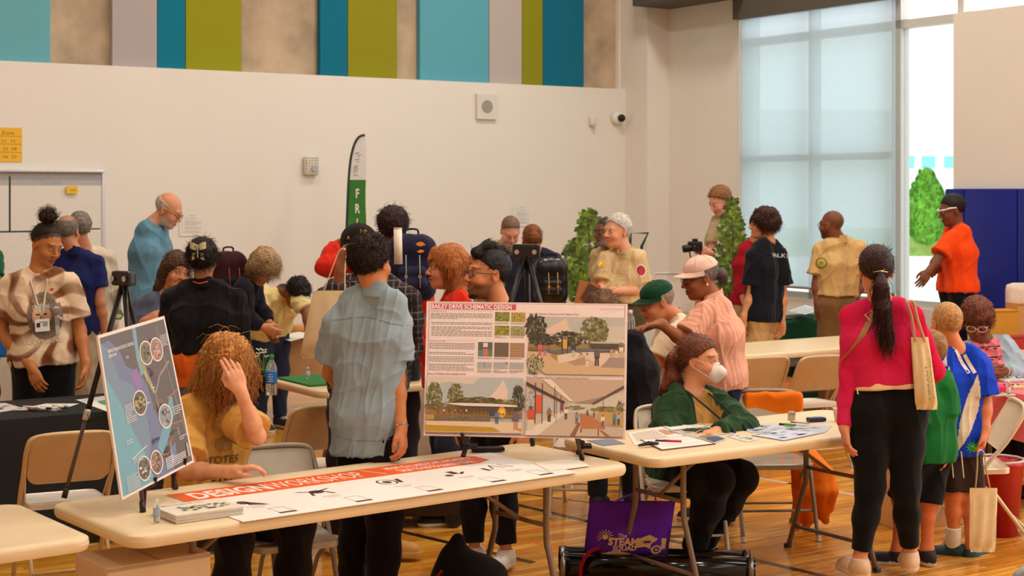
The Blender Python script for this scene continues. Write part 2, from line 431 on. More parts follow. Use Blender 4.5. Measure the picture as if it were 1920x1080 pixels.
def strands(name, Vv, Nn, n, length, r, base, parent, seed=0, down=.6, out=.6, curl=0.0, turns=3.0, m=7, var=.35, keep=None, taper=.4, back=None, matt=None):
    rs = np.random.RandomState(seed); idx = np.arange(len(Vv)); mo = .03 if out < .3 else .08
    if keep is not None: idx = idx[keep]
    if len(idx) == 0: return None
    i = rs.choice(idx, n); p = Vv[i].copy(); nr = Nn[i]; d = nr*out+np.array((0, 0, -down))+rs.normal(size=(n, 3))*.25
    if back is not None: d += np.array(back)
    d -= nr*np.minimum((d*nr).sum(1, keepdims=True)-mo, 0); d /= np.linalg.norm(d, axis=1, keepdims=True)
    Ls = length*rs.uniform(.6, 1.15, n)[:, None]; ph = rs.uniform(0, 6.28, n)
    e1 = np.cross(d, rs.normal(size=(n, 3))); e1 /= np.linalg.norm(e1, axis=1, keepdims=True); e2 = np.cross(d, e1)
    pts = np.zeros((n, m, 3)); cur = p-nr*.004
    for j in range(m):
        t = j/(m-1); a = ph+turns*6.28*t
        pts[:, j] = cur+(e1*np.cos(a)[:, None]+e2*np.sin(a)[:, None])*curl*min(1, t*2.5)
        d = d+np.array((0, 0, -down*.35)); d /= np.linalg.norm(d, axis=1, keepdims=True); cur = cur+d*Ls/(m-1)
    tang = np.gradient(pts, axis=1); tang /= np.linalg.norm(tang, axis=2, keepdims=True)+1e-9
    a = np.cross(tang, np.broadcast_to(nr[:, None, :], tang.shape)); a /= np.linalg.norm(a, axis=2, keepdims=True)+1e-6; b = np.cross(tang, a)
    rr = (r*np.linspace(1, taper, m))[None, :, None]; k = 3
    V3 = np.stack([pts+(a*math.cos(2*math.pi*q/k)+b*math.sin(2*math.pi*q/k))*rr for q in range(k)], axis=2).reshape(-1, 3)
    base_i = (np.arange(n)*m*k)[:, None, None]+(np.arange(m-1)*k)[None, :, None]; q = np.arange(k)[None, None, :]; q2 = (q+1) % k
    Fq = np.stack([base_i+q, base_i+q2, base_i+k+q2, base_i+k+q], axis=3).reshape(-1, 4)
    c = np.array(lin(base)); cc = c*rs.uniform(1-var, 1+var, (n, 1)); C = np.repeat(cc, m*k, axis=0)
    return mesh_obj(name, V3.astype(np.float32), Fq.astype(np.int32), matt or M_hair, parent, colors=C, smooth=True)

def solid_obj(name, S, vox, m, parent, color, disp=None, colf=None):
    Vv, Q = S.mesh(vox)
    if len(Vv) == 0: return None, Vv, Vv
    Nn = vnormals(Vv, Q)
    if disp is not None: Vv = Vv+Nn*disp(Vv, Nn)[:, None].astype(np.float32)
    C = np.tile(np.array(lin(color), np.float32), (len(Vv), 1)) if colf is None else colf(Vv, Nn)
    o = mesh_obj(name, Vv, Q, m, parent, colors=C, smooth=True)
    return o, Vv, Nn

def decal(shirt_V, shirt_Q, name, items, origin, right, up, parent, lift=.003, m=None, offmax=.25, sub=0):
    """items: list of (verts2d, faces, color); projected onto a mesh along -normal (right x up)"""
    bvh = BVHTree.FromPolygons([tuple(v) for v in shirt_V], [tuple(q) for q in shirt_Q])
    right = Vector(right).normalized(); up = Vector(up).normalized(); nrm = right.cross(up).normalized(); mb = MB()
    for vs, fs, c in items:
        mb.color(c); out = []; last = None
        for v in vs:
            p = Vector(origin)+right*v[0]+up*v[1]; hit = bvh.ray_cast(p+nrm*offmax, -nrm, offmax*2.2)
            if hit[0] is None: q = last or p
            else: q = hit[0]+nrm*lift; last = q
            out.append(q)
        mb.add(out, fs)
    return mb.build(name, m or M_print, parent)
def txt(s, size, c, x=0, y=0, bold=.02, sx=1.0, align='CENTER', ang=0):
    v, f = text_geo(s, size, bold, align, sx); a = math.radians(ang)
    return ([Vector((x+p.x*math.cos(a)-p.y*math.sin(a), y+p.x*math.sin(a)+p.y*math.cos(a), 0)) for p in v], f, c)
def quad(x0, y0, x1, y1, c, n=4):
    vs = [Vector((x0+(x1-x0)*i/n, y0+(y1-y0)*j/n, 0)) for j in range(n+1) for i in range(n+1)]
    return (vs, [(j*(n+1)+i, j*(n+1)+i+1, (j+1)*(n+1)+i+1, (j+1)*(n+1)+i) for j in range(n) for i in range(n)], c)
def disc(cx, cy, rx, ry, c, n=16):
    m = 1 if max(rx, ry) < .02 else 6; vs = [Vector((cx, cy, 0))]+[Vector((cx+rx*q/m*math.cos(2*math.pi*k/n), cy+ry*q/m*math.sin(2*math.pi*k/n), 0)) for q in range(1, m+1) for k in range(n)]
    return (vs, [(0, 1+k, 1+(k+1) % n) for k in range(n)]+[(1+q*n+k, 1+q*n+n+k, 1+q*n+n+(k+1) % n, 1+q*n+(k+1) % n) for q in range(m-1) for k in range(n)], c)

def make_hair(kind, h, color, parent, vox, seed=1, n=300, amp=None, t=None, extra=None, down=None, length=None, curl=None, hl=(.077, .078), nape=-.085, name='hair', r=.0016, freq=None, top=None, outw=None):
    q = h.s; S = Solid(); A = h.A
    T = dict(short=.007, curly=.018, afro=.035, long=.014, bob=.016, fringe=.006, tied=.0025, wavy=.020, locs=.012).get(kind, .01) if t is None else t
    S.ell(h(0, -.018, .038), [(.075+T)*q, (.094+T)*q, (.086+T)*q], A, .01)
    if kind in ('bob', 'long', 'wavy'):
        L = extra or .10
        for sg in (-1, 1): S.cone(h(sg*.055, -.03, -.0), h(sg*.06, -.045, -.03-L), (.040+T*.5)*q, (.030+T*.5)*q, .03)
        S.cone(h(0, -.06, 0), h(0, -.065, -.03-L), (.055+T*.5)*q, (.035+T*.5)*q, .03)
    ny, nz = .644, -.765
    fy, fz = hl
    p0 = h(0, fy, fz); nn = h.dirn(0, ny, nz)
    if kind == 'fringe': S.cut(h(0, 0, .045), h.dirn(0, .25, 1)); S.cut(h(0, .035, 0), h.dirn(0, 1, 0))
    if kind in ('bob', 'long', 'wavy'):
        S.ell(h(0, .105, -.07), [(.075)*q, .11*q, .125*q], A, .012*q, True)
    else:
        S.cut(p0, nn)
        S.cut(h(0, 0, nape), h.dirn(0, .25, -1))
    if top is not None: S.cut(h(0, 0, top), h.dirn(0, 0, 1))
    a = amp if amp is not None else dict(short=.0015, curly=.008, afro=.012, long=.002, bob=.003, fringe=.001, tied=.0012, wavy=.006, locs=.006).get(kind, .002)
    fr = freq or dict(curly=170, afro=130, wavy=110, locs=160).get(kind, 220)
    disp = lambda Vv, Nn: a*q*(np.abs(sinnoise(Vv, seed, fr))*2.2-.5+sinnoise(Vv, seed+3, fr*.35)*1.0)
    cb = np.array(lin(color))
    def cf(Vv, Nn):
        w = 1+.45*sinnoise(Vv, seed+5, fr*.8); return cb[None, :]*np.clip(w, .4, 1.7)[:, None]
    o, Vv, Nn = solid_obj(name, S, vox, M_hair, parent, color, disp, cf)
    if o is not None and n:
        dn = down if down is not None else dict(short=.35, curly=.3, afro=.0, long=1.5, bob=1.2, wavy=.9, tied=.2, fringe=.6, locs=.8).get(kind, .5)
        ln = length if length is not None else dict(short=.022, curly=.05, afro=.045, long=.16, bob=.09, wavy=.10, tied=.03, fringe=.015, locs=.07).get(kind, .03)
        cu = curl if curl is not None else dict(curly=.007, afro=.008, wavy=.006, locs=.002).get(kind, 0.0)
        bk = h.dirn(0, -.4, .1) if kind == 'tied' else None
        strands('hair_strands', Vv, Nn, n, ln*q, r*q, color, o, seed, dn, outw if outw is not None else (.45 if kind not in ('short', 'tied', 'long', 'fringe') else .12), cu, 2.2, back=bk)
    return o, Vv, Nn
def ponytail(h, parent, color, root_l, pts, rs, seed=2, n=220, curl=.004, length=.14, name='ponytail'):
    S = Solid(); W = [h(*root_l)]+[Vector(p) for p in pts]; S.chain(W, rs, .02)
    cb = np.array(lin(color)); cf = lambda V_, N_: cb[None, :]*np.clip(1+.5*sinnoise(V_, seed, 150), .4, 1.8)[:, None]
    o, Vv, Nn = solid_obj(name, S, .006, M_hair, parent, color, lambda V_, N_: .004*sinnoise(V_, seed, 160), cf)
    strands('hair_strands', Vv, Nn, n, length, .0018, color, o, seed, 1.2, .25, curl, 2.5)
    return o
def lens_mat():
    if 'lens' in _mats: return _mats['lens']
    m = bpy.data.materials.new('lens'); m.use_nodes = True; n = m.node_tree.nodes; n.clear(); o = n.new('ShaderNodeOutputMaterial'); t = n.new('ShaderNodeBsdfTransparent'); g = n.new('ShaderNodeBsdfGlossy'); g.inputs['Roughness'].default_value = .05; x = n.new('ShaderNodeMixShader'); x.inputs[0].default_value = .06
    m.node_tree.links.new(t.outputs[0], x.inputs[1]); m.node_tree.links.new(g.outputs[0], x.inputs[2]); m.node_tree.links.new(x.outputs[0], o.inputs[0]); _mats['lens'] = m; return m
def glasses(h, parent, color=(30, 25, 25), r=.0018, w=.022, hh=.016, y=.103, name='glasses', z=0.0):
    mb = MB().color(color)
    for sg in (-1, 1):
        pts = [h(sg*.033+w*math.cos(2*math.pi*k/16), y-.12*abs(sg*.033+w*math.cos(2*math.pi*k/16))*1.2+.003, z+hh*math.sin(2*math.pi*k/16)) for k in range(16)]
        mb.tube(pts, r, 6, closed=True); mb.tube([h(sg*.054, y-.010, z+.004), h(sg*.079, .05, z+.004), h(sg*.081, .0, z+.004), h(sg*.079, -.022, z-.010)], r, 6)
    mb.tube([h(-.011, y, z+.004), h(0, y+.003, z+.006), h(.011, y, z+.004)], r, 6)
    o = mb.build(name, M_plastic, parent, smooth=True)
    lm = lens_mat(); lb = MB()
    for sg in (-1, 1):
        lb.poly([h(sg*.033+w*.97*math.cos(2*math.pi*k/16), y-.12*abs(sg*.033+w*math.cos(2*math.pi*k/16))*1.2+.003, z+hh*.97*math.sin(2*math.pi*k/16)) for k in range(16)])
    lb.build('lens', lm, o)
    return o
def eyes(h, parent, iris=(60, 35, 20), look=(0, 0)):
    for sg in (-1, 1):
        mb = MB(); q = h.s
        Mx = h.M; c = h(sg*.031, .0835, .0015)
        n = 12; rows = 7
        for part, cc in ((0, (225, 215, 205)), (1, iris), (2, (10, 8, 8))):
            mb.color(cc); vs = []; fs = []
            if part == 0:
                for i in range(rows+1):
                    th = math.pi*i/rows
                    for k in range(n):
                        ph = 2*math.pi*k/n; vs.append(c+Mx @ Vector((.0125*math.sin(th)*math.cos(ph), .0095*math.cos(th), .0058*math.sin(th)*math.sin(ph)))*q)
                fs = [(i*n+k, i*n+(k+1) % n, (i+1)*n+(k+1) % n, (i+1)*n+k) for i in range(rows) for k in range(n)]
            else:
                rr = .0052 if part == 1 else .0025
                for k in range(n):
                    ph = 2*math.pi*k/n; xx, zz = look[0]*.005+rr*math.cos(ph), look[1]*.003+rr*math.sin(ph); zz = max(min(zz, .0046), -.0046)
                    yy = .0095*math.sqrt(max(0, 1-(xx/.0125)**2-(zz/.0058)**2)); vs.append(c+Mx @ Vector((xx, yy+.0004*part, zz))*q)
                fs = [tuple(range(n))]
            mb.add(vs, fs)
        e = mb.build('eye', mat('eyeball', 'Col', rough=.12, spec=.7), parent, smooth=True)
        lid = MB().color((35, 22, 16)).tube([h(sg*.031-.0135, .0895, .002), h(sg*.031-.005, .0945, .0075), h(sg*.031+.006, .0945, .0075), h(sg*.031+.0145, .0875, .001)], .0011*q, 5)
        lid.build('eyelashes', M_hair, e)

def person(label, d, head, yaw=0, hyaw=None, pitch=0, roll=0, hs=1.0, skin=(190, 130, 95), neck=None, hip=None, sw=.175, hw=.085, bulk=1.0, G=1.0,
           arms=None, legs=None, stance=None, top=None, bottom=None, hair=None, vox=.006, smile=0, brow=(50, 35, 28), beard=None, beardcol=(60, 45, 35), lips=None, iris=(60, 35, 20),
           scalp=None, scalpcol=(60, 50, 45), bust=0, belly=0, shoes=(40, 35, 35), sole=(225, 220, 210), face=True, eye=True, group=None, mask=False, bareleg=False, floor=0.0, shoescale=1.0, tyaw=None, jaw=1.0, headdz=0.0, noleg=False):
    hyaw = yaw if hyaw is None else hyaw
    hc = P(head[0], head[1], d+headdz); Mh = frame(hyaw, pitch, roll); h = HeadF(hc, Mh, hs)
    Mt = frame(yaw); f = Vector(Mt.col[1]); a = Vector((math.cos(math.radians(yaw)), math.sin(math.radians(yaw)), 0))
    Nb = P(neck[0], neck[1], d+(neck[2] if len(neck) > 2 else 0)) if neck else hc-f*.03*hs+Vector((0, 0, -.165*hs))
    Hp = P(hip[0], hip[1], d+(hip[2] if len(hip) > 2 else 0)) if hip else Nb+Vector((0, 0, -.50*G))
    t = (Nb-Hp).normalized(); TL = (Nb-Hp).length; fw = (f-t*f.dot(t)).normalized(); a = t.cross(fw) if t.cross(fw).dot(a) > 0 else -t.cross(fw); a.normalize()
    base = Vector((Hp.x, Hp.y, floor)); rt = root('person', base); off = -np.array(base)
    ctx = dict(h=h, N=Nb, H=Hp, t=t, f=fw, a=a, root=rt, d=d)
    sh = {}
    for sg in (-1, 1): sh[sg] = Nb+a*sg*sw*.94-t*.072*G
    def pick(kk):
        if kk in ('a', 'b'): return 1 if kk == 'a' else -1
        if kk in ('L', 'R'):
            left = 1 if sh[1].x < sh[-1].x else -1; return left if kk == 'L' else -left
        near = 1 if sh[1].y < sh[-1].y else -1; return near if kk == 'N' else -near
    A_ = {}
    for kk, v in (arms or {}).items(): A_[pick(kk)] = v
    def pt(v): return Vector(v) if isinstance(v, Vector) else P(v[0], v[1], d+(v[2] if len(v) > 2 else 0))
    armpts = {}
    for sg in (-1, 1):
        if sg in A_:
            v = A_[sg]; s0 = pt(v['s']) if 's' in v else sh[sg]
            armpts[sg] = [s0, pt(v['e']), pt(v['w']), pt(v['tip']) if 'tip' in v else None, v]; sh[sg] = s0
        else:
            s0 = sh[sg]; e = s0+Vector((0, 0, -.29*G))+a*sg*.045-f*.02; w = e+Vector((0, 0, -.24*G))+f*.06+a*sg*.01; armpts[sg] = [s0, e, w, None, {}]
        if armpts[sg][3] is None: armpts[sg][3] = armpts[sg][2]+(armpts[sg][2]-armpts[sg][1]).normalized()*.1
    hips = {sg: Hp+a*sg*hw for sg in (-1, 1)}
    L_ = {}
    for kk, v in (legs or {}).items():
        L_[pick(kk)] = v
    legpts = {}
    for sg in (-1, 1):
        if sg in L_:
            v = L_[sg]; kn = pt(v['k']); an = pt(v['a']); fd = v.get('foot', None); legpts[sg] = [hips[sg], kn, an, frame(fd).col[1] if fd is not None else f]
        else:
            st = stance or 0.0; an = Vector((hips[sg].x, hips[sg].y, floor+.085))+a*sg*(.02+st); kn = (hips[sg]+an)/2+f*.02; legpts[sg] = [hips[sg], kn, an, f]
    def torso(S, inf=0.0, k=.06, b=bulk, lower=0.0):
        for sg in (-1, 1):
            S.chain([Nb+a*sg*.078-t*.12*G, Nb+a*sg*.082*b-t*.22*G, Hp+t*(TL*.36)+a*sg*.064*b, Hp+a*sg*hw*.9+t*.02, Hp+a*sg*hw*.9-t*(lower+.001)],
                    [.062*b+inf, .093*b+inf, .086*b+inf, .100*b+inf, .097*b+inf], k)
            S.chain([Nb+a*sg*.025-t*.015*G, Nb+a*sg*sw*.55-t*.048*G, sh[sg]-t*.004], [.042+inf*.3, .040+inf*.6, .047+inf*.7], .04)
            if bust: S.ell(Nb-t*.25*G+a*sg*.075+fw*(.075*b), (.06+inf+bust, .065+inf+bust, .06+inf+bust), None, .04)
        if belly: S.ell(Hp+t*(TL*.28)+fw*(.06*b), (.13*b+inf, .10*b+belly+inf, .14+inf), np.array(Matrix((a, fw, t)).transposed()), .06)
    # --- skin: one continuous surface
    S = Solid(); head_ops(S, h, smile, face=face and not mask, jaw=jaw)
    S.cone(h(0, -.022, -.045), Nb+t*.0, .049*hs, .054*hs, .025)
    torso(S, -.028, .05)
    for sg in (-1, 1):
        s0, e, w, tip, v = armpts[sg]; al = .95+.05*bulk
        if sleeve_(top) == 'long':
            S.chain([s0, e, w], [.038, .030, .025*hs], .02)
        else:
            m1 = e+(w-e)*.3
            S.chain([s0, s0+(e-s0)*.5, e, m1, w], [.046*al, .044*al, .036*al, .037*al, .0245*hs], .025)
        pn = Vector(v['pn']) if 'pn' in v else -a*sg
        if not v.get('nohand'): hand_ops(S, w, tip, pn, v.get('curl', .35), v.get('ts', 1 if (w+(tip-w).cross(pn)-w).dot(f) > 0 else -1), hs*v.get('hsc', 1.0), v.get('spread', .2), v.get('fingers'), v.get('thumb', .3))
    bt = (bottom or {}).get('kind', 'trousers')
    if not noleg and (bt == 'shorts' or bareleg or bt == 'skirt'):
        for sg in (-1, 1):
            hp, kn, an, fd = legpts[sg]; q = (kn-an)
            S.chain([hp, kn], [.066*bulk, .05], .03); S.chain([kn, an+q*.65, an, an-Vector((0, 0, .03))], [.047, .047*G, .032, .03], .03)
            S.cone(an-Vector((0, 0, .035)), an+Vector(fd)*.10-Vector((0, 0, .05)), .032, .025, .02)
    elif not noleg:
        for sg in (-1, 1):
            hp, kn, an, fd = legpts[sg]; S.chain([hp, kn, an], [.060, .045, .030], .03)
    if hair and scalp is None and hair.get('kind') in ('short', 'tied', 'curly', 'locs', 'afro'): scalp = .92; scalpcol = hair['color']
    Vv, Q = S.mesh(vox); C = skin_colors(Vv, h, skin, lips, brow if face else None, beard, beardcol, scalp, scalpcol, smile)
    body = mesh_obj('body', Vv+off.astype(np.float32), Q, M_skin, rt, colors=C, smooth=True)
    ctx['body'] = body; ctx['arm'] = armpts; ctx['leg'] = legpts
    # children are built in world coordinates and shifted
    ctx['before'] = set(bpy.data.objects)
    if eye and face: eyes(h, None, iris)
    if mask is False and smile > .5:
        tb = MB().color((235, 228, 215)); tb.grid(lambda u, v: h(-.018+.036*u, .0945-60*(.018*(2*u-1))**2*.5, -.0605-.007*v+.006*abs(2*u-1)), 8, 2); tb.build('teeth', M_plastic, None, smooth=True)
    if top:
        sl = top.get('sleeve', 'short'); inf = top.get('inf', .012); hem = top.get('hem', .07); S = Solid()
        torso(S, inf, .06, lower=max(0, hem)+.05)
        hd = Vector(top.get('hemdir', (0, 0, 0))); S.cut(Hp-t*hem, -t+hd)
        S.cone(Nb+t*.07+f*.02, Nb+t*.01, .05*hs, .045*hs, .02, False, True)
        if top.get('vneck'): S.cone(Nb+fw*.13-t*.02, Nb+fw*.16-t*.20, .045, .005, .01, False, True)
        for sg in (-1, 1):
            s0, e, w, tip, v = armpts[sg]; al = inf-.002
            if sl == 'short':
                sf = top.get('sl', .62); S.chain([s0, s0+(e-s0)*.3, s0+(e-s0)*sf], [.047+al*.8, .050+al, .050+al+top.get('flare', .004)], .022, True)
            elif sl == 'long':
                lf = top.get('sl', .93); S.chain([s0, s0+(e-s0)*.4, e, e+(w-e)*.5, e+(w-e)*lf], [.047+al*.8, .045+al, .037+al, .034+al, .028+al*.8], .02, True)
        wr = top.get('wr', .004); sd = top.get('seed', 7)
        def disp(V_, N_):
            q = (V_-np.array(Hp, np.float32)); loc = np.stack([q @ np.array(a), q @ np.array(fw), q @ np.array(t)], 1).astype(np.float32)
            w1 = loc+.02*np.stack([sinnoise(loc, sd+1, 14), sinnoise(loc, sd+2, 14), sinnoise(loc, sd+3, 14)], 1)
            n1 = 1-np.abs(sinnoise(w1*np.array((1.7, 1.7, .55), np.float32), sd, 19, 4)); n2 = 1-np.abs(sinnoise(w1*np.array((1.0, 1.0, 1.2), np.float32), sd+9, 17, 5))
            return wr*(n1**4*1.5+n2**5*1.5-.6)
        L = lambda V_: np.stack([(V_-np.array(Hp, np.float32)) @ np.array(a), (V_-np.array(Hp, np.float32)) @ np.array(fw), (V_-np.array(Hp, np.float32)) @ np.array(t)], 1)
        cf = (lambda V_, N_: top['colf'](V_, L(V_), ctx)) if 'colf' in top else None
        Vt, Qt = S.mesh(vox); Nn = vnormals(Vt, Qt); Vt = Vt+Nn*disp(Vt, Nn)[:, None].astype(np.float32)
        C = np.tile(np.array(lin(top['c']), np.float32), (len(Vt), 1)) if cf is None else cf(Vt, Nn)
        to = mesh_obj(top.get('name', 'shirt'), Vt, Qt, M_cloth if not top.get('fine') else M_clothfine, None, colors=C, smooth=True); ctx['top'] = to; ctx['tv'] = (Vt, Qt)
        if top.get('collar'):
            S = Solid(); cc = top['collar']
            S.cone(Nb-t*.015, Nb+t*.030, .068*hs, .060*hs, .01); S.cone(Nb-t*.05, Nb+t*.08, .055*hs, .052*hs, .004, False, True); S.cut(Nb+t*.035-f*.0, t+fw*.35); S.cut(Nb-t*.03, -t)
            S.cone(Nb+fw*.09+t*.03, Nb+fw*.05-t*.04, .028, .008, .004, False, True)
            solid_obj('collar', S, vox*.8, M_cloth, to, cc)
    if bottom and not noleg:
        b = bottom; S = Solid(); inf = b.get('inf', .010)
        wz = b.get('waist', .11)
        for sg in (-1, 1):
            S.chain([Hp+t*(wz+.05)+a*sg*.06*bulk, Hp+a*sg*hw, legpts[sg][0]-t*.03], [.080*bulk+inf, .098*bulk+inf, .088*bulk+inf], .05)
        S.cut(Hp+t*wz, t)
        for sg in (-1, 1):
            hp, kn, an, fd = legpts[sg]
            if bt == 'trousers':
                r = b.get('r', (.088, .064, .052)); an2 = kn+(an-kn)*b.get('len', .98)
                S.chain([hp-t*.0, hp+(kn-hp)*.5, kn, kn+(an-kn)*.4, an2], [r[0]*bulk+inf, (r[0]*.6+r[1]*.4)*bulk+inf, r[1]+inf, (r[1]*.6+r[2]*.4)+inf, r[2]+inf*.5], .04, True)
            elif bt == 'shorts':
                e = hp+(kn-hp)*b.get('len', .85); S.chain([hp, e], [.090*bulk+inf, .080*bulk+inf*1.5], .04, True)
            elif bt == 'skirt':
                S.chain([hp, kn], [.11*bulk, .13*bulk], .12, True)
        wr2 = b.get('wr', .005); sd2 = b.get('seed', 3)
        solid_obj(b.get('name', bt), S, max(vox, .006), M_cloth, None, b['c'],
                  lambda V_, N_: wr2*((1-np.abs(sinnoise(V_*np.array((1, 1, 2.2), np.float32), sd2, 20, 3)))**3*1.5-.5), (lambda V_, N_: b['colf'](V_, ctx)) if 'colf' in b else None)
        if b.get('belt'):
            S = Solid()
            for sg in (-1, 1): S.cone(Hp+t*(wz-.02)+a*sg*.062*bulk, Hp+t*(wz+.06)+a*sg*.062*bulk, .098*bulk+inf, .092*bulk+inf, .05)
            S.cut(Hp+t*(wz+.02), t); S.cut(Hp+t*(wz-.02), -t); solid_obj('belt', S, .006, M_plastic, None, b['belt'])
    if shoes is not None and not noleg:
        for sg in (-1, 1):
            hp, kn, an, fd = legpts[sg]; fd = Vector(fd); fd.z = 0; fd.normalize(); ss = shoescale; S = Solid(); ank = Vector(an); z0 = ank.z-.085
            g = Vector((ank.x, ank.y, z0)); x_ = Vector((0, 0, 1)).cross(fd); AA = np.array(Matrix((x_, fd, Vector((0, 0, 1)))).transposed())
            S.ell(g+fd*.075*ss+Vector((0, 0, .030)), (.047*ss, .115*ss, .045*ss), AA, .03); S.ell(g-fd*.025*ss+Vector((0, 0, .045)), (.040*ss, .05*ss, .055*ss), AA, .03)
            S.cone(g+Vector((0, 0, .06)), g+Vector((0, 0, .105*ss)), .044*ss, .042*ss, .03); S.ell(g+fd*.155*ss+Vector((0, 0, .020)), (.044*ss, .05*ss, .036*ss), AA, .03)
            S.cut(g, (0, 0, -1)); S.cut(g+Vector((0, 0, .10*ss)), (0, 0, 1))
            s1, s2 = np.array(lin(shoes)), np.array(lin(sole))
            so, _, _ = solid_obj('shoe', S, .006, M_shoe, None, shoes, lambda V_, N_, z0=z0: np.where((V_[:, 2]-z0) < .024, .004, 0.0),
                      lambda V_, N_, z0=z0: np.where(((V_[:, 2]-z0) < .024)[:, None], s2, s1))
            lb = MB().color(bottom.get('lace', (230, 225, 215)) if bottom else (220, 220, 220))
            for q in range(4 if ss >= 1 else 0):
                yy = .055+q*.022; zz = z0+.086-q*.0085; cx = .024
                lb.tube([g+fd*yy*ss+x_*cx+Vector((0, 0, zz-z0-.006)), g+fd*(yy+.008)*ss+Vector((0, 0, zz-z0+.004)), g+fd*yy*ss-x_*cx+Vector((0, 0, zz-z0-.006))], .0028, 5)
            lb.build('laces', M_cloth, so)
    if hair: 
      make_hair(h=h, parent=None, vox=min(vox, .006), **hair)
    tag(rt, label, 'person', group)
    return ctx
def sleeve_(top): return (top or {}).get('sleeve', 'short')
def finish(ctx):
    """parents everything built since the body to the person"""
    rt = ctx['root']; off = Vector(rt.location)
    for o in set(bpy.data.objects)-ctx['before']:
        if o.parent is None and o.type == 'MESH' and not o.get('category') and o.get('kind') != 'structure':
            o.parent = rt; o.matrix_parent_inverse = Matrix.Translation(-off)
    return rt
# ------------------------------------------------------------------ the hall
K = Vector((1.57, 18.07, 0))
def s_at(px, t):
    kx, ky = K.x+V.x*t, K.y+V.y*t; m = (px-960)/F; return (kx-m*ky)/(U.x-m*U.y)
def t_at(px, s):
    kx, ky = K.x-U.x*s, K.y-U.y*s; m = (px-960)/F; return -(kx-m*ky)/(V.x-m*V.y)
def z_at(px, py, s=None, t=None):
    p = R(s if s is not None else s_at(px, t), t if t is not None else t_at(px, s)); return CAMH-(py-HY)*p.y/F
def rbox(mb, s0, s1, t0, t1, z0, z1):
    ps = [R(s, t, z) for z in (z0, z1) for (s, t) in ((s0, t0), (s1, t0), (s1, t1), (s0, t1))]
    return mb.add(ps, [(0, 1, 2, 3), (4, 7, 6, 5), (0, 4, 5, 1), (1, 5, 6, 2), (2, 6, 7, 3), (3, 7, 4, 0)])
M_wall = mat('painted_wall', (232, 227, 219), rough=.75, noise=.015, nscale=1.5)
M_ceil = mat('ceiling_paint', (225, 220, 210), rough=.9)
M_conc = mat('raw_concrete', (190, 168, 142), rough=.9, noise=.32, nscale=2.6, bump=.4, bscale=14)
M_dark = mat('dark_paint', (88, 82, 74), rough=.7)
M_frame = mat('window_frame', (205, 206, 204), rough=.4)
def sb(name, fn, m, label=None):
    mb = MB(); fn(mb); o = mb.build(name, m); return struct(o, label)
SMAX, TMAX = 17.0, 26.0
sb('wall_back', lambda b: rbox(b, .31, SMAX, -.35, 0, 0, 3.17), M_wall, 'long white painted wall below the coloured panels')
sb('wall_back_upper', lambda b: rbox(b, .31, SMAX, -.5, -.16, 3.17, 8), M_conc, 'raw concrete upper wall')
sb('wall_corner', lambda b: rbox(b, -.2, .31, -.35, .41, 0, 8), M_wall, 'white corner pilaster')
sb('trim_1', lambda b: rbox(b, s_at(1172, -.1), s_at(1160, -.1), -.17, -.10, 3.17, 8), M_wall, 'painted strip beside the pilaster')
tw0 = t_at(1386, 0); tw1 = t_at(1690, 0); tw2 = t_at(1793, 0)
sb('wall_right', lambda b: rbox(b, -.3, 0, .41, tw0, 0, 8), M_wall, 'white wall between the pilaster and the window')
sb('wall_sill', lambda b: rbox(b, -.3, 0, tw0, tw2, 0, .88), M_wall, 'low wall under the window')
sb('wall_panel', lambda b: rbox(b, -.25, .04, tw2, TMAX, 0, 3.62), M_wall, 'white wall panel above the blue padding')
sb('wall_right_top', lambda b: rbox(b, -.3, 0, tw0, TMAX, 5.6, 8), M_wall)
sb('wall_left', lambda b: rbox(b, SMAX, SMAX+.2, -.5, TMAX, 0, 8), M_wall)
sb('wall_front', lambda b: rbox(b, -.3, SMAX, TMAX, TMAX+.2, 0, 8), M_wall)
sb('ceiling', lambda b: rbox(b, -.3, SMAX, -.5, TMAX, 8, 8.2), M_ceil)
sb('trim_2', lambda b: rbox(b, .0, .55, .45, tw0+.25, 4.07, 4.5), M_dark, 'dark soffit box at the top of the wall')
# ceiling lamps
for i, (s, t) in enumerate(LAMPS):
    r = root('ceiling_lamp', R(s, t, 7.3), ROOMROT); MB().color((60, 58, 55)).lathe([(.05, .5), (.06, .3), (.30, .18), (.46, .02), (.46, 0), (.44, 0), (.42, .05)], n=24).build('lamp_shade', M_metal, r, smooth=True)
    MB().color((50, 50, 50)).tube([(0, 0, .45), (0, 0, .7)], .012).build('cord', M_metal, r)
    tag(r, 'round high bay lamp hanging from the hall ceiling', 'lamp', 'high bay lamps on the ceiling')
# acoustic panels (flat boards proud of the concrete)
for (x0, x1, c, lab) in ((-120, 95, (104, 172, 186), 'leftmost pale blue wall panel at the picture edge'), (210, 295, (176, 168, 168), 'grey lilac wall panel left of a narrow teal one'), (295, 348, (0, 118, 146), 'narrow teal wall panel between grey and wide green'),
                         (348, 453, (148, 148, 22), 'wide green wall panel right of the leftmost teal strip'), (600, 652, (0, 112, 140), 'narrow teal wall panel above the feather banner'), (652, 745, (144, 142, 22), 'green wall panel right above the feather banner'),
                         (787, 917, (92, 168, 188), 'wide pale blue wall panel above the square speaker'), (917, 979, (188, 178, 174), 'grey lilac wall panel right of the wide pale blue one'), (979, 1018, (140, 140, 20), 'narrowest green wall panel near the corner'),
                         (1018, 1095, (0, 108, 138), 'teal wall panel nearest the corner pilaster')):
    mb = MB().color(c); rbox(mb, s_at(x0, -.08)-0.004, s_at(x1, -.08)+.004, -.155, -.08, 3.175, 7.2); o = mb.build('acoustic_panel', mat('felt_panel', 'Col', rough=.95, noise=.05, nscale=120, bump=.1, bscale=200)); tag(o, lab, 'wall panel', 'coloured acoustic panels')
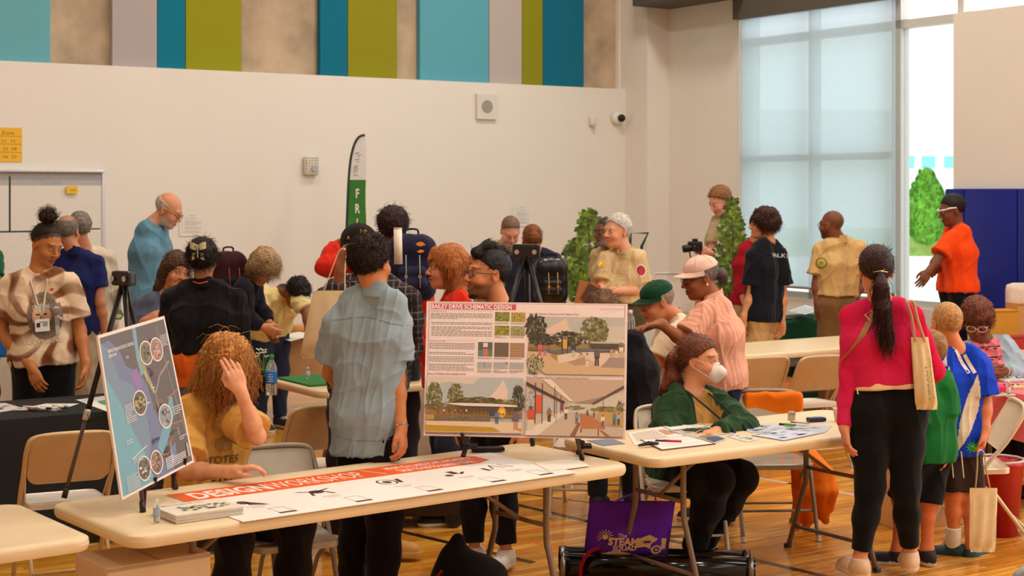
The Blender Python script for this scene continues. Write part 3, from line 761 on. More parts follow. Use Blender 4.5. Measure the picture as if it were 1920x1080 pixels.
# floor : base, single maple boards, painted court lines
M_floor = mat('maple_floor', 'Col', rough=.22, noise=.16, nscale=3.0, spec=.5, coat=.35, stretch=(1, 14, 1))
def plank_mat():
    m = bpy.data.materials.new('maple_board'); m.use_nodes = True; nt = m.node_tree; n = nt.nodes; L = nt.links; b = n['Principled BSDF']
    tc = n.new('ShaderNodeTexCoord'); oi = n.new('ShaderNodeObjectInfo'); mp = n.new('ShaderNodeMapping'); mp.inputs['Scale'].default_value = (1.5, 30, 1)
    ad = n.new('ShaderNodeVectorMath'); ad.operation = 'ADD'; sc_ = n.new('ShaderNodeVectorMath'); sc_.operation = 'SCALE'; sc_.inputs['Scale'].default_value = .07
    L.new(tc.outputs['Object'], mp.inputs[0]); L.new(oi.outputs['Location'], ad.inputs[1]); L.new(mp.outputs[0], ad.inputs[0])
    t = n.new('ShaderNodeTexNoise'); t.inputs['Scale'].default_value = 2.2; t.inputs['Detail'].default_value = 5; L.new(ad.outputs[0], t.inputs['Vector'])
    r = n.new('ShaderNodeValToRGB'); r.color_ramp.elements[0].position = .3; r.color_ramp.elements[0].color = lin((206, 130, 30))+(1,); r.color_ramp.elements[1].position = .72; r.color_ramp.elements[1].color = lin((250, 194, 82))+(1,)
    L.new(t.outputs['Fac'], r.inputs[0]); a = n.new('ShaderNodeAttribute'); a.attribute_name = 'Col'
    mul = n.new('ShaderNodeMix'); mul.data_type = 'RGBA'; mul.blend_type = 'MULTIPLY'; mul.inputs[0].default_value = 1.0
    L.new(r.outputs[0], mul.inputs[6]); L.new(a.outputs['Color'], mul.inputs[7]); L.new(mul.outputs[2], b.inputs['Base Color'])
    b.inputs['Roughness'].default_value = .22; b.inputs['Coat Weight'].default_value = .3; b.inputs['Coat Roughness'].default_value = .1
    return m
M_plank = plank_mat()
mb = MB().color((255, 255, 255)); rbox(mb, -.3, SMAX, -.5, TMAX, -.2, -.012); fl = struct(mb.build('floor', M_plank), 'glossy maple gym floor')
rnd = random.Random(5); BW = .068; cells = []
row = 0; t = 4.0
while t < 15.5:
    s = 9.0 + rnd.uniform(0, 1.2)
    while s > -6:
        Ln = rnd.choice((.9, 1.2, 1.5, 1.8)); c = R(s-Ln/2, t); px = 960+F*c.x/c.y if c.y > 1 else -1e9; py = HY+F*CAMH/c.y if c.y > 1 else 0
        if c.y > 5.5 and -260 < px < 2180: cells.append((abs(py), s, t, Ln, px, py))
        s -= Ln
    t += BW
vis = [c for c in cells if 480 < c[4] < 1960 and c[5] < 1130]
vis.sort(key=lambda c: -c[0]); single = set(id(c) for c in vis[:300])
pm = {}
for Ln in (.9, 1.2, 1.5, 1.8):
    for q in range(3):
        b = MB().color((255-q*18, 240-q*20, 225-q*26) if q else (255, 255, 255)); b.box((0, 0, -.005), (Ln-.0025, BW-.0022, .010), bev=.0012)
        o = b.build('plank', M_plank); pm[(Ln, q)] = o.data; bpy.data.objects.remove(o)
rest = MB()
for c in cells:
    _, s, t, Ln, px, py = c; p = R(s-Ln/2, t); q = rnd.randrange(3)
    if id(c) in single:
        o = bpy.data.objects.new('plank', pm[(Ln, q)]); o.location = p+Vector((0, 0, -rnd.uniform(0, .0006))); o.rotation_euler = (0, 0, ROOMROT); col.objects.link(o); o.parent = fl
    else:
        g = rnd.randint(212, 255); rest.color((g+(255-g)//3, g, g-8)); M_ = Matrix.Rotation(ROOMROT, 3, 'Z'); x, y = Ln/2-.00125, BW/2-.0011
        rest.add([p+M_ @ Vector(v) for v in ((-x, -y, -.0005), (x, -y, -.0005), (x, y, -.0005), (-x, y, -.0005), (-x, -y, -.011), (x, -y, -.011), (x, y, -.011), (-x, y, -.011))],
                 [(0, 1, 2, 3), (0, 4, 5, 1), (1, 5, 6, 2), (2, 6, 7, 3), (3, 7, 4, 0)])
o = rest.build('planks', M_plank, fl); o['kind'] = 'stuff'
b = MB().color((235, 225, 215)); rbox(b, -.3, SMAX, 15.5, TMAX, -.012, -.0005); rbox(b, -.3, SMAX, 0, 4.0-BW/2, -.012, -.0005); b.build('floor_field', M_plank, fl)
M_line = mat('court_paint', 'Col', rough=.25, noise=.05, nscale=30, coat=.3)
for i, (x0, y0, x1, y1, w, c) in enumerate(((700, 884, 1550, 1081, .05, (38, 28, 24)), (560, 951, 1000, 1055, .05, (38, 28, 24)), (800, 968, 1160, 1055, .04, (232, 112, 20)), (920, 1007, 1300, 945, .04, (232, 112, 20)),
                                            (1400, 921, 1700, 868, .04, (232, 120, 40)), (1380, 889, 1760, 955, .04, (214, 204, 190)), (1790, 1030, 1960, 975, .06, (34, 26, 24)), (900, 915, 1240, 960, .03, (60, 36, 22)))):
    a, e = onz(x0, y0), onz(x1, y1); d_ = (e-a).normalized(); n_ = Vector((-d_.y, d_.x, 0))*w/2; b = MB().color(c)
    b.add([a+n_+Vector((0, 0, z)) for z in (0.0004,)]+[a-n_+Vector((0, 0, .0004)), e-n_+Vector((0, 0, .0004)), e+n_+Vector((0, 0, .0004)), a+n_-Vector((0, 0, .002)), a-n_-Vector((0, 0, .002)), e-n_-Vector((0, 0, .002)), e+n_-Vector((0, 0, .002))],
          [(0, 1, 2, 3), (0, 4, 5, 1), (1, 5, 6, 2), (2, 6, 7, 3), (3, 7, 4, 0)])
    b.build('court_line', M_line, fl)
# window
def tfr(name, t0, t1, z0, z1, s0=-.16, s1=-.04, m=None, par=None):
    b = MB().color((205, 206, 204)); rbox(b, s0, s1, t0, t1, z0, z1); return b.build(name, m or M_frame, par)
win = root('window_1', R(0, (tw0+tw2)/2, .88), 0); win['kind'] = 'structure'; win['label'] = 'tall storefront window with pale frame'
wo = []
tm = t_at(1528, -.1)
for (a, b_) in ((tw0, tw0+.05), (tm-.03, tm+.03), (t_at(1680, -.1), t_at(1697, -.1)), (tw2-.02, tw2+.05)): wo.append(tfr('mullion', a, b_, .88, 5.6))
wo.append(tfr('transom', tw0, tw2, 3.55, 3.63)); wo.append(tfr('transom', tw0, t_at(1680, -.1), 2.30, 2.37)); wo.append(tfr('transom', tw0, tw2, .88, .95))
for (a, b_) in ((tw0+.05, tm-.03), (tm+.03, t_at(1680, -.1)), (t_at(1697, -.1), tw2)):
    b = MB(); rbox(b, -.105, -.095, a, b_, .95, 3.55); wo.append(b.build('pane', mat('window_glass', (240, 248, 246), rough=.0, trans=1.0, ior=1.01)))
for t in np.arange(tw2+1.2, TMAX-.2, 1.3): wo.append(tfr('mullion', t-.03, t+.03, 3.62, 5.6))
for o in wo: o.parent = win; o.matrix_parent_inverse = Matrix.Translation(-win.location)
def blind_mat():
    m = bpy.data.materials.new('blind_fabric'); m.use_nodes = True; nt = m.node_tree; n = nt.nodes; L = nt.links; n.clear()
    out = n.new('ShaderNodeOutputMaterial'); tr = n.new('ShaderNodeBsdfTranslucent'); df = n.new('ShaderNodeBsdfDiffuse'); tp = n.new('ShaderNodeBsdfTransparent'); m1 = n.new('ShaderNodeMixShader'); m2 = n.new('ShaderNodeMixShader')
    tc = n.new('ShaderNodeTexCoord'); mp = n.new('ShaderNodeMapping'); mp.inputs['Scale'].default_value = (3, 3, 160); t = n.new('ShaderNodeTexNoise'); t.inputs['Scale'].default_value = 3; L.new(tc.outputs['Object'], mp.inputs[0]); L.new(mp.outputs[0], t.inputs['Vector'])
    r = n.new('ShaderNodeValToRGB'); r.color_ramp.elements[0].position = .3; r.color_ramp.elements[1].position = .7
    r.color_ramp.elements[0].color = (.40, .50, .55, 1); r.color_ramp.elements[1].color = (.47, .58, .63, 1); L.new(t.outputs['Fac'], r.inputs[0]); L.new(r.outputs[0], tr.inputs[0]); df.inputs[0].default_value = (.6, .62, .6, 1); tp.inputs[0].default_value = (.85, .92, .92, 1)
    m1.inputs[0].default_value = .35; L.new(tr.outputs[0], m1.inputs[1]); L.new(df.outputs[0], m1.inputs[2]); m2.inputs[0].default_value = .10; L.new(m1.outputs[0], m2.inputs[1]); L.new(tp.outputs[0], m2.inputs[2]); L.new(m2.outputs[0], out.inputs[0]); return m
tb0, tb1 = t_at(1390, .06), t_at(1679, .06)
r = root('roller_blind', R(.06, (tb0+tb1)/2, 3.85)); inv = Matrix.Translation(-r.location)
b = MB(); b.add([R(.06, tb0, 1.0), R(.06, tb1, 1.0), R(.06, tb1, 3.86), R(.06, tb0, 3.86)], [(0, 1, 2, 3)]); o1 = b.build('blind_fabric', blind_mat())
b = MB().color((120, 116, 108)); rbox(b, .0, .14, tb0-.05, tb1+.02, 3.83, 4.06); o2 = b.build('head_rail', M_dark)
b = MB().color((150, 150, 148)); b.tube([R(.06, tb0, 1.0), R(.06, tb1, 1.0)], .014); o3 = b.build('hem_bar', M_metal)
for o in (o1, o2, o3): o.parent = r; o.matrix_parent_inverse = inv
tag(r, 'large pale translucent roller blind drawn down over the window', 'blind')
# blue wall padding
tp0 = t_at(1773, .1); M_pad = mat('blue_vinyl', (12, 34, 140), rough=.38, noise=.12, nscale=6, bump=.1, bscale=8)
ts = [tp0, t_at(1809, .1), t_at(1909, .1), t_at(1909, .1)+.61, t_at(1909, .1)+1.22]
for i in range(4):
    b = MB(); Ln = ts[i+1]-ts[i]; b.box((0, 0, 1.02), (Ln-.006, .06, 1.98), bev=.018); o = b.build('wall_pad', M_pad, auto=True); o.location = R(.085, (ts[i]+ts[i+1])/2); o.rotation_euler = (0, 0, ROOMROT-math.pi/2)
    tag(o, ('narrow blue wall pad at the window edge', 'wide blue wall pad behind the man in orange', 'blue wall pad at the right picture edge', 'blue wall pad beyond the right picture edge')[i], 'wall pad', 'blue wall padding')
# outside
def ext(name, mbf, m, lab, cat=None):
    b = MB(); mbf(b); o = b.build(name, m); o['label'] = lab
    if cat: o['category'] = cat
    else: o['kind'] = 'structure'
    return o
ext('ground', lambda b: b.box((60, 60, -.6), (160, 100, .2)), mat('pale_paving', (225, 222, 214), rough=.9, noise=.05, nscale=.3), 'pale paving outside the window')
ext('lawn', lambda b: b.box((18.0, 66, -.10), (18, 12, .8)), mat('lawn_grass', (140, 165, 80), rough=.95, noise=.3, nscale=3), 'green lawn strip outside the window')
bb = MB().color((232, 232, 228)); bb.box((0, 0, 4), (26, 8, 8)); r = root('building', (28, 108, -.5)); o = bb.build('wall', M_col, r)
for (x, z) in ((-4.4, 4.6), (-3.0, 4.6), (-1.5, 4.6)): w = MB().color((120, 206, 206)).box((x+4.7-1.7, -4.02, z-.1), (.9, .08, .8)).build('window', M_plastic, r)
tag(r, 'distant white building with small teal windows outside', 'building')
S = Solid(); c0 = P(1736, 445, 60); hb = 2.7
r = root('conical_bush', (c0.x, c0.y, .2)); S.chain([(0, 0, .5), (0, 0, 1.4), (0, 0, 2.35)], [.72, .66, .30], .3)
o, Vv, Nn = solid_obj('foliage', S, .07, mat('bush_leaves', 'Col', rough=.8, noise=.4, nscale=6), r, (96, 150, 40), lambda V_, N_: .07*sinnoise(V_, 3, 9))
rs = np.random.RandomState(3); ii = rs.choice(len(Vv), 1400); lv = MB()
for i in ii:
    p = Vector(Vv[i]); n_ = Vector(Nn[i]); a_ = n_.orthogonal().normalized()*.07; b_ = (n_*.6+Vector((0, 0, .8))).normalized()*.14; g = rs.uniform(.7, 1.25); lv.color((min(255, 105*g), min(255, 165*g), 45*g)); lv.add([p-a_, p+b_, p+a_, p-b_*.3], [(0, 1, 2, 3)])
o = lv.build('leaves', mat('bush_leaves', 'Col'), r); o['kind'] = 'stuff'
tag(r, 'clipped conical green bush standing outside the window', 'bush')
# things on the back wall
def wallpt(px, py, t=0.0): s = s_at(px, t); p = R(s, t); return Vector((p.x, p.y, CAMH-(py-HY)*p.y/F))
def wsheet(x0, y0, x1, y1, thick, c, name, lab, cat, draw=None, t=.004, parent=None):
    """flat thing on the back wall spanning pixel corners ; local units: width 0..1, height 0..1"""
    A = wallpt(x0, y0, t); s1 = s_at(x1, t); B = R(s1, t); w = (Vector((B.x, B.y, 0))-Vector((A.x, A.y, 0))).length; hgt = abs((y1-y0))*A.y/F
    r = root(name, (A.x, A.y, A.z-hgt), ROOMROT) if parent is None else parent
    b = MB().color(c); b.box((w/2, -thick/2, hgt/2), (w, thick, hgt)); o = b.build('sheet' if parent is None else name, M_print, r)
    if draw:
        sh_ = Sheet(lambda x, y, z: Vector((x*w, -thick-z*4, hgt*(1-y)))); draw(sh_, w, hgt); sh_.build('print', r)
    if parent is None: tag(r, lab, cat)
    return r, w, hgt
def posterdraw(sh, w, h):
    rr = random.Random(4); sh.text(.5, .09, 'GUIDELINES', .05, (120, 120, 125), .01, align='CENTER', sx=.8)
    y = .16
    while y < .92:
        sh.rect(.08, y, .12, y+.012, (150, 150, 155)); sh.rect(.2, y, rr.uniform(.6, .92), y+.014, (165, 165, 170)); y += .045 if rr.random() > .2 else .08
wsheet(336, 401, 384, 443, .004, (232, 226, 220), 'paper_notice', 'printed notice on the white wall right of the blue shirted man', 'notice', posterdraw)
wsheet(960, 386, 997, 425, .004, (232, 228, 224), 'paper_notice', 'printed notice on the wall behind the bearded ranger', 'notice', posterdraw)
# whiteboard
def wb(sh, w, h):
    sh.rect(.0, .0, 1, .085, (178, 178, 180)); sh.layer()
    g = (20, 60, 50)
    def X(px): return (px+70)/260.0
    def Y(py): return (py-322)/(620-322.0)
    sh.rect(X(12), Y(330), X(15.5), Y(436), g); sh.rect(X(-70), Y(434), X(62), Y(437), g); sh.rect(X(100), Y(431), X(186), Y(433.5), g); sh.layer()
    sh.text(X(68), Y(346), 'The Event', .05, (150, 165, 185), 0, sx=.8)
r, w, hh = wsheet(-70, 322, 190, 620, .03, (226, 222, 214), 'whiteboard', 'white dry erase board marked with dark tape lines', 'whiteboard', wb)
b = MB().color((205, 205, 205)); b.box((w/2, -.04, hh+.012), (w+.02, .08, .024), bev=.004); b.build('top_rail', M_metal, r); b = MB().color((205, 205, 205)); b.box((w+.01, -.02, hh/2), (.03, .04, hh)); b.build('side_rail', M_metal, r); b = MB().color((205, 205, 205)); b.box((w/2, -.05, -.01), (w, .10, .02), bev=.004); b.build('pen_tray', M_metal, r)
def yn(sh, w, h):
    c = (120, 90, 10); sh.text(.5, .2, 'Date Zone', .14, c, .004, align='CENTER', sx=1.0)
    for y in (.25, .48, .72): sh.line(0, y, 1, y, .012, c)
    for j, rowt in enumerate(('9  10  11  12', '21  22  23  24', '20  24  26  27')): sh.text(.5, .43+j*.23, rowt, .12, c, .004, align='CENTER', sx=1.1)
wsheet(-38, 238, 41, 303, .004, (238, 186, 40), 'yellow_chart', 'yellow handwritten paper chart on the wall above the whiteboard', 'chart', yn)
wsheet(124, 349, 145, 363, .012, (236, 192, 30), 'magnet_note', 'small yellow magnet note stuck on the whiteboard', 'note', lambda sh, w, h: (sh.text(.3, .65, 'W', .35, (110, 80, 10), .01), sh.text(.65, .65, '2', .35, (110, 80, 10), .01)), t=.05)
# speaker grille, alarm strobe, sensor, camera
p = wallpt(910, 200); s_ = p.y/F
r = root('wall_speaker', p, ROOMROT); b = MB().color((222, 218, 208)); b.box((0, -.02, 0), (38*s_/.86, .04, 48*s_), bev=.006); b.build('face_plate', M_plastic, r)
b = MB().color((172, 170, 162)); b.lathe([(.001, -.0), (.065, .0), (.072, -.006)], n=32, M=Matrix.Rotation(math.pi/2, 3, 'X'), c=(0, -.046, 0)); b.build('grille', M_plastic, r)
for j in range(-5, 6): MB().color((140, 138, 132)).box((0, -.0475, j*.012), (2*math.sqrt(max(0, .068**2-(j*.012)**2)), .002, .002)).build('grille_bar', M_plastic, r)
tag(r, 'square white wall speaker with round grey grille', 'speaker')
p = wallpt(580, 311); r = root('alarm_cover', p, ROOMROT)
b = MB().color((228, 222, 212)); b.box((0, -.035, 0), (.15, .07, .19), bev=.03); b.build('cover', M_plastic, r, smooth=True)
b = MB().color((205, 198, 186))
for j in range(-3, 4): b.tube([(-.076, -.01, j*.025), (-.07, -.073, j*.027), (.07, -.073, j*.027), (.076, -.01, j*.025)], .003, 5)
for j in range(-2, 3): b.tube([(j*.03, -.01, .096), (j*.03, -.074, .085), (j*.03, -.074, -.085), (j*.03, -.01, -.096)], .003, 5)
b.build('wire_guard', M_plastic, r); b = MB().color((170, 172, 180)); b.lathe([(.001, .0), (.03, 0), (.035, -.01)], n=16, M=Matrix.Rotation(math.pi/2, 3, 'X'), c=(.02, -.085, -.03)); b.build('strobe', M_plastic, r); tag(r, 'white guarded alarm strobe on the wall', 'alarm')
p = wallpt(1108, 227); r = root('motion_sensor', p, ROOMROT); b = MB().color((226, 220, 208)); b.box((0, -.03, 0), (.07, .06, .11), bev=.015); b.build('housing', M_plastic, r, smooth=True); b = MB().color((206, 198, 186)); b.box((0, -.05, -.045), (.05, .05, .03), bev=.01); b.build('lens', M_plastic, r); tag(r, 'small white motion sensor on the wall near the corner', 'sensor')
p = wallpt(1154, 222); r = root('dome_camera', p, ROOMROT); b = MB().color((232, 228, 220)); b.lathe([(.001, .0), (.075, .0), (.07, .05), (.045, .07)], n=24, M=Matrix.Rotation(math.pi/2, 3, 'X')); b.build('mount', M_plastic, r, smooth=True)
S = Solid(); S.ell((.02, -.09, 0), (.045, .045, .045)); solid_obj('camera_dome', S, .006, mat('black_gloss', (14, 14, 16), rough=.1), r, (14, 14, 16)); tag(r, 'white wall camera with a glossy black dome', 'camera')
# conduit strip on the wall between window and pilaster is plain paint; low outlet boxes are hidden
# ------------------------------------------------------------------ furniture
M_tabletop = mat('table_plastic', (234, 210, 170), rough=.42, noise=.06, nscale=5, bump=.12, bscale=260)
M_tableleg = mat('table_leg', (120, 100, 84), rough=.35, metal=.5, noise=.08)
M_chairm = mat('chair_metal', 'Col', rough=.38, metal=.15, noise=.07, nscale=9, spec=.5)
def table(label, c, ang, L=2.43, W=.79, h=.74, legcol=(126, 104, 86), legs=True, thick=.048, extra=None):
    r = root('folding_table', (c[0], c[1], 0), math.radians(ang)); b = MB(); n = 6
    prof = [(-.012, 0), (-.002, -.006), (0, -.016), (0, -thick+.012), (-.006, -thick)]
    pts = rrect(L, W, .075, n)
    rings = []
    for (ins, z) in [(-.05, 0.0)]+prof: rings.append([Vector((x*(1+2*ins/L), y*(1+2*ins/W), h+z)) for x, y in pts])
    vs = [v for rg in rings for v in rg]; m = len(pts); fs = [tuple(range(m))]
    for i in range(len(rings)-1): fs += [(i*m+k, (i+1)*m+k, (i+1)*m+(k+1) % m, i*m+(k+1) % m) for k in range(m)]
    fs.append(tuple((len(rings)-1)*m+k for k in range(m))[::-1]); b.add(vs, fs); o = b.build('tabletop', M_tabletop, r); shade_auto(o, 50)
    b = MB(); lip = rrect(L-.012, W-.012, .07, n); b.tube([Vector((x*1.003, y*1.006, h-.026)) for x, y in lip], .004, 6, closed=True); b.build('edge_rib', M_tabletop, r, smooth=True)
    if legs:
        for sg in (-1, 1):
            x = sg*(L/2-.34); leg = MB().color(legcol)
            for sy in (-1, 1):
                MB().color(legcol).tube(smoothpts([(x, sy*.19, h-.05), (x, sy*.19, .42), (x, sy*.215, .33), (x, sy*.33, .0)], 4), .0145, 8).build('leg', M_chairm, r, smooth=True)
                MB().color((60, 58, 55)).box((x, sy*.332, .012), (.034, .034, .024), bev=.005).build('foot_cap', M_plastic, r)
            MB().color(legcol).tube([(x, -.19, .47), (x, .19, .47)], .011).build('crossbar', M_chairm, r, smooth=True)
            MB().color(legcol).tube([(x, -.28, .13), (x, .28, .13)], .011).build('crossbar', M_chairm, r, smooth=True)
            MB().color(legcol).tube([(x, 0, .47), (x-sg*.2, 0, .60), (x-sg*.42, 0, h-.055)], .010).build('brace', M_chairm, r, smooth=True)
            MB().color(legcol).box((x-sg*.42, 0, h-.055), (.06, .12, .02)).box((x, 0, h-.052), (.05, .5, .012)).build('bracket', M_chairm, r)
    tag(r, label, 'table'); return r
T1 = table('long off-white folding table carrying the orange and white banner', (-.65, 6.61), 38.1)
T2 = table('off-white folding table covered with papers before the masked woman', (1.225, 8.015), 33.2, 1.86, .77)
T0 = table('off-white folding table corner at the bottom left of the picture', (-2.70, 5.13), 37.6)
T3 = table('empty off-white folding table behind the orange jacket', (2.30, 12.55), 33.5, 1.86, .77, legcol=(190, 170, 140))
def on(T, x, y, z=.741): M_ = Matrix.Rotation(T.rotation_euler[2], 3, 'Z'); return Vector(T.location)+M_ @ Vector((x, y, z))
def localpt(T, w): return Matrix.Rotation(-T.rotation_euler[2], 3, 'Z') @ (Vector((w[0], w[1], 0))-Vector((T.location[0], T.location[1], 0)))

def cloth_table(label, cpos, ang, L, W, h, colr, clab, over=.0, hang=.70, group=None, tlab=None):
    """table entirely under a draped cloth"""
    r = root('draped_table', (cpos[0], cpos[1], 0), math.radians(ang)); rr = random.Random(int(L*100))
    b = MB().color((215, 200, 180)); b.box((0, 0, h-.03), (L-.02, W-.02, .04), bev=.01); b.build('tabletop', M_tabletop, r)
    for sx in (-1, 1):
        for sy in (-1, 1): MB().color((110, 95, 80)).tube([(sx*(L/2-.2), sy*(W/2-.12), 0), (sx*(L/2-.2), sy*(W/2-.12), h-.04)], .014).build('leg', M_chairm, r)
    tag(r, tlab or (label+', its frame'), 'table')
    b = MB().color(colr); P4 = rrect(L, W, .03, 2); dense = []
    for i in range(len(P4)):
        a_, c_ = Vector(P4[i]+(0,)), Vector(P4[(i+1) % len(P4)]+(0,)); k = max(1, int((c_-a_).length/.07))
        for j in range(k): dense.append(a_.lerp(c_, j/k))
    n = len(dense); rings = [[(p.x*.985, p.y*.985, h+.004) for p in dense], [(p.x, p.y, h+.002) for p in dense], [(p.x*1.004, p.y*1.008, h-.02) for p in dense]]
    for q in (.25, .6, 1.0):
        rings.append([(p.x*(1+.012+q*.018*(1+math.sin(i*1.05+q)*1.0)), p.y*(1+.03*q+q*.03*math.sin(i*1.05+q*.5)), h-.02-(hang-.02)*q) for i, p in enumerate(dense)])
    vs = [v for rg in rings for v in rg]; fs = [tuple(range(n))]
    for i in range(len(rings)-1): fs += [(i*n+k, (i+1)*n+k, (i+1)*n+(k+1) % n, i*n+(k+1) % n) for k in range(n)]
    b.add(vs, fs); o = b.build('tablecloth', mat('table_linen', 'Col', rough=.92, noise=.08, nscale=10, bump=.15, bscale=40)); shade_auto(o, 60)
    o.location = r.location; o.rotation_euler = r.rotation_euler; tag(o, clab, 'tablecloth'); return r

def chair(label, pos, yaw, c=(205, 178, 140), seatc=None, group='metal folding chairs', h=.80, flip=False, cat='chair'):
    """local +y is the way the sitter faces"""
    r = root('folding_chair', pos, math.radians(yaw)); seatc = seatc or c; w = .215
    arc = [(-w, .25, 0), (-w, .04, .42), (-w, -.10, .60), (-w*.98, -.185, h-.06), (-w*.80, -.205, h-.01), (0, -.208, h), (w*.80, -.205, h-.01), (w*.98, -.185, h-.06), (w, -.10, .60), (w, .04, .42), (w, .25, 0)]
    MB().color(c).tube(smoothpts(arc, 4), .0125, 8).build('frame', M_chairm, r, smooth=True)
    for sx in (-1, 1):
        MB().color(c).tube([(sx*(w-.03), .13, .42), (sx*(w-.028), -.05, .30), (sx*(w-.025), -.27, .0)], .011, 8).build('rear_leg', M_chairm, r, smooth=True)
        MB().color((210, 200, 185)).tube([(sx*w, .252, 0), (sx*w, .243, .03)], .016, 8).build('foot_cap', M_plastic, r)
        MB().color((210, 200, 185)).tube([(sx*(w-.025), -.271, 0), (sx*(w-.025), -.262, .03)], .015, 8).build('foot_cap', M_plastic, r)
        MB().color(c).tube([(sx*(w-.004), -.12, .62), (sx*(w-.02), .02, .45)], .007, 6).build('link', M_chairm, r, smooth=True)
    MB().color(c).tube([(-w, .17, .16), (w, .17, .16)], .008, 6).build('crossbar', M_chairm, r, smooth=True)
    MB().color(c).tube([(-w+.025, -.20, .13), (w-.025, -.20, .13)], .008, 6).build('crossbar', M_chairm, r, smooth=True)
    # back panel, slightly dished, rounded corners
    b = MB().color(c); pts = rrect(w*1.86, h-.56+.02, .055, 5); zc = (h+.55)/2-.005; vs = []
    def py_(x, z): return -.10-(z-.60)*.55-.018*(1-(x/w)**2)
    for dy in (-.006, .006):
        for rad in (1.0, .90):
            for (x, z) in pts: vs.append((x*rad, py_(x*rad, zc+z*rad)+dy-(.004 if rad < 1 else 0), zc+z*rad))
    m = len(pts); fs = [tuple(range(m, 2*m))]+[(k, (k+1) % m, m+(k+1) % m, m+k) for k in range(m)]+[(2*m+k, 3*m+k, 3*m+(k+1) % m, 2*m+(k+1) % m) for k in range(m)]+[tuple(range(3*m, 4*m))[::-1]]+[(k, 2*m+k, 2*m+(k+1) % m, (k+1) % m) for k in range(m)]
    b.add(vs, fs); o = b.build('backrest', M_chairm, r); shade_auto(o, 40)
    b = MB().color(seatc); pts = rrect(.39, .38, .05, 5); vs = []
    for (dz, rad) in ((-.03, 1.0), (-.004, 1.0), (0, .975), (-.006, .93)):
        for (x, y) in pts: vs.append((x*rad, .06+y*rad, .445+dz-(y*.04)))
    fs = [tuple(range(m))[::-1]]+[(i*m+k, i*m+(k+1) % m, (i+1)*m+(k+1) % m, (i+1)*m+k) for i in range(3) for k in range(m)]+[tuple(range(3*m, 4*m))]
    b.add(vs, fs); o = b.build('seat', M_chairm, r); shade_auto(o, 40)
    tag(r, label, cat, group); return r
TAN = (206, 176, 132); CREAM = (222, 208, 186)
def at(px, d, z=0.0): return Vector(((px-960)*d/F, d, z))
chair('tan folding chair at the black-clothed table, left of the map easel', at(122, 7.75), 26, TAN, (216, 206, 196))
chair('tan folding chair behind the gray-shirted man, facing the black table', at(585, 8.7), 30, TAN, (224, 214, 200))
chair('grey folding chair pushed to the banner table beside the curly haired person', at(528, 7.0), 206, (168, 158, 142), (190, 180, 165))
chair('folding chair the curly haired person in yellow sits on', at(418, 6.98), 200, (168, 158, 142), (190, 180, 165))
chair('cream folding chair under the masked woman in green', at(1275, 8.35), 185, CREAM)
chair('tan folding chair at the empty table, farther left of the pair', at(1405, 11.2), 22, TAN, (214, 192, 164))
chair('tan folding chair at the empty table, right one before the pink sleeved woman', at(1518, 11.3), 22, TAN, (226, 210, 188))
CJ = chair('folding chair with an orange jacket thrown over its back', at(1445, 9.0), 184, (150, 138, 118), (178, 170, 150))
chair('brown grey chair by the green-clothed table under the blind', at(1478, 14.2), 200, (120, 104, 90))
chair('beige folding chair seen edge-on beside the blue jersey boy', at(1838, 8.75), 84, (226, 206, 172))
chair('grey folding chair cut by the bottom right corner', at(1866, 5.12), 40, (132, 134, 138))
chair('grey folding chair at the right picture edge, behind the cut one', at(1940, 5.5), 60, (140, 140, 142))
chair('cream folding chair behind the big schematic board, feet only seen', at(1105, 9.6), 170, CREAM)
chair('cream folding chair far under the tables behind the white sneakers', at(1035, 10.6), 160, CREAM)
# orange jacket over the chair
def jacket():
    S = Solid(); c = Vector(CJ.location); 
    def Pq(x, y, dz=0): return P(x, y, 9.18+dz)
    for j in range(12):
        y = 742+j*11; S.cone(Pq(1402-j*.5, y, -.02*j/12), Pq(1498+j*.4, y, -.02*j/12), .020, .022, .03)
    for j in range(8):
        x0 = 1496+j*9; top_ = 856+abs(j-2)*6; bot = (985, 962, 990, 975, 925, 968, 975, 955)[j]
        S.chain([Pq(1498+j*3, 800+j*6, .02), Pq(x0-6, top_, -.10), Pq(x0, (top_+bot)/2, -.10-.02*(j % 2)), Pq(x0-2, bot, -.08)], [.018, .030, .028+.008*(j % 3), .022], .02)
    for j in range(4): S.chain([Pq(1420+j*22, 860, -.1), Pq(1424+j*22, 872, -.32)], [.022, .018], .04)
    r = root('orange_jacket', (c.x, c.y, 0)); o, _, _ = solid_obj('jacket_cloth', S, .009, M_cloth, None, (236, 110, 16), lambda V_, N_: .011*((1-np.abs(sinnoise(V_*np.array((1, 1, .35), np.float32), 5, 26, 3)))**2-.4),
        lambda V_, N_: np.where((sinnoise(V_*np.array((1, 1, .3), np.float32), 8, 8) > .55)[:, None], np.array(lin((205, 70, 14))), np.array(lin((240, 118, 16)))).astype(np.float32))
    zb = MB().color((130, 60, 20)).tube([P(1515, 860, 9.0), P(1523, 910, 8.98), P(1530, 960, 9.0)], .004).build('zip', M_metal, o)
    o.parent = r; o.matrix_parent_inverse = Matrix.Translation(-r.location); tag(r, 'bright orange jacket hanging over a folding chair, hem on the floor', 'jacket')
jacket()
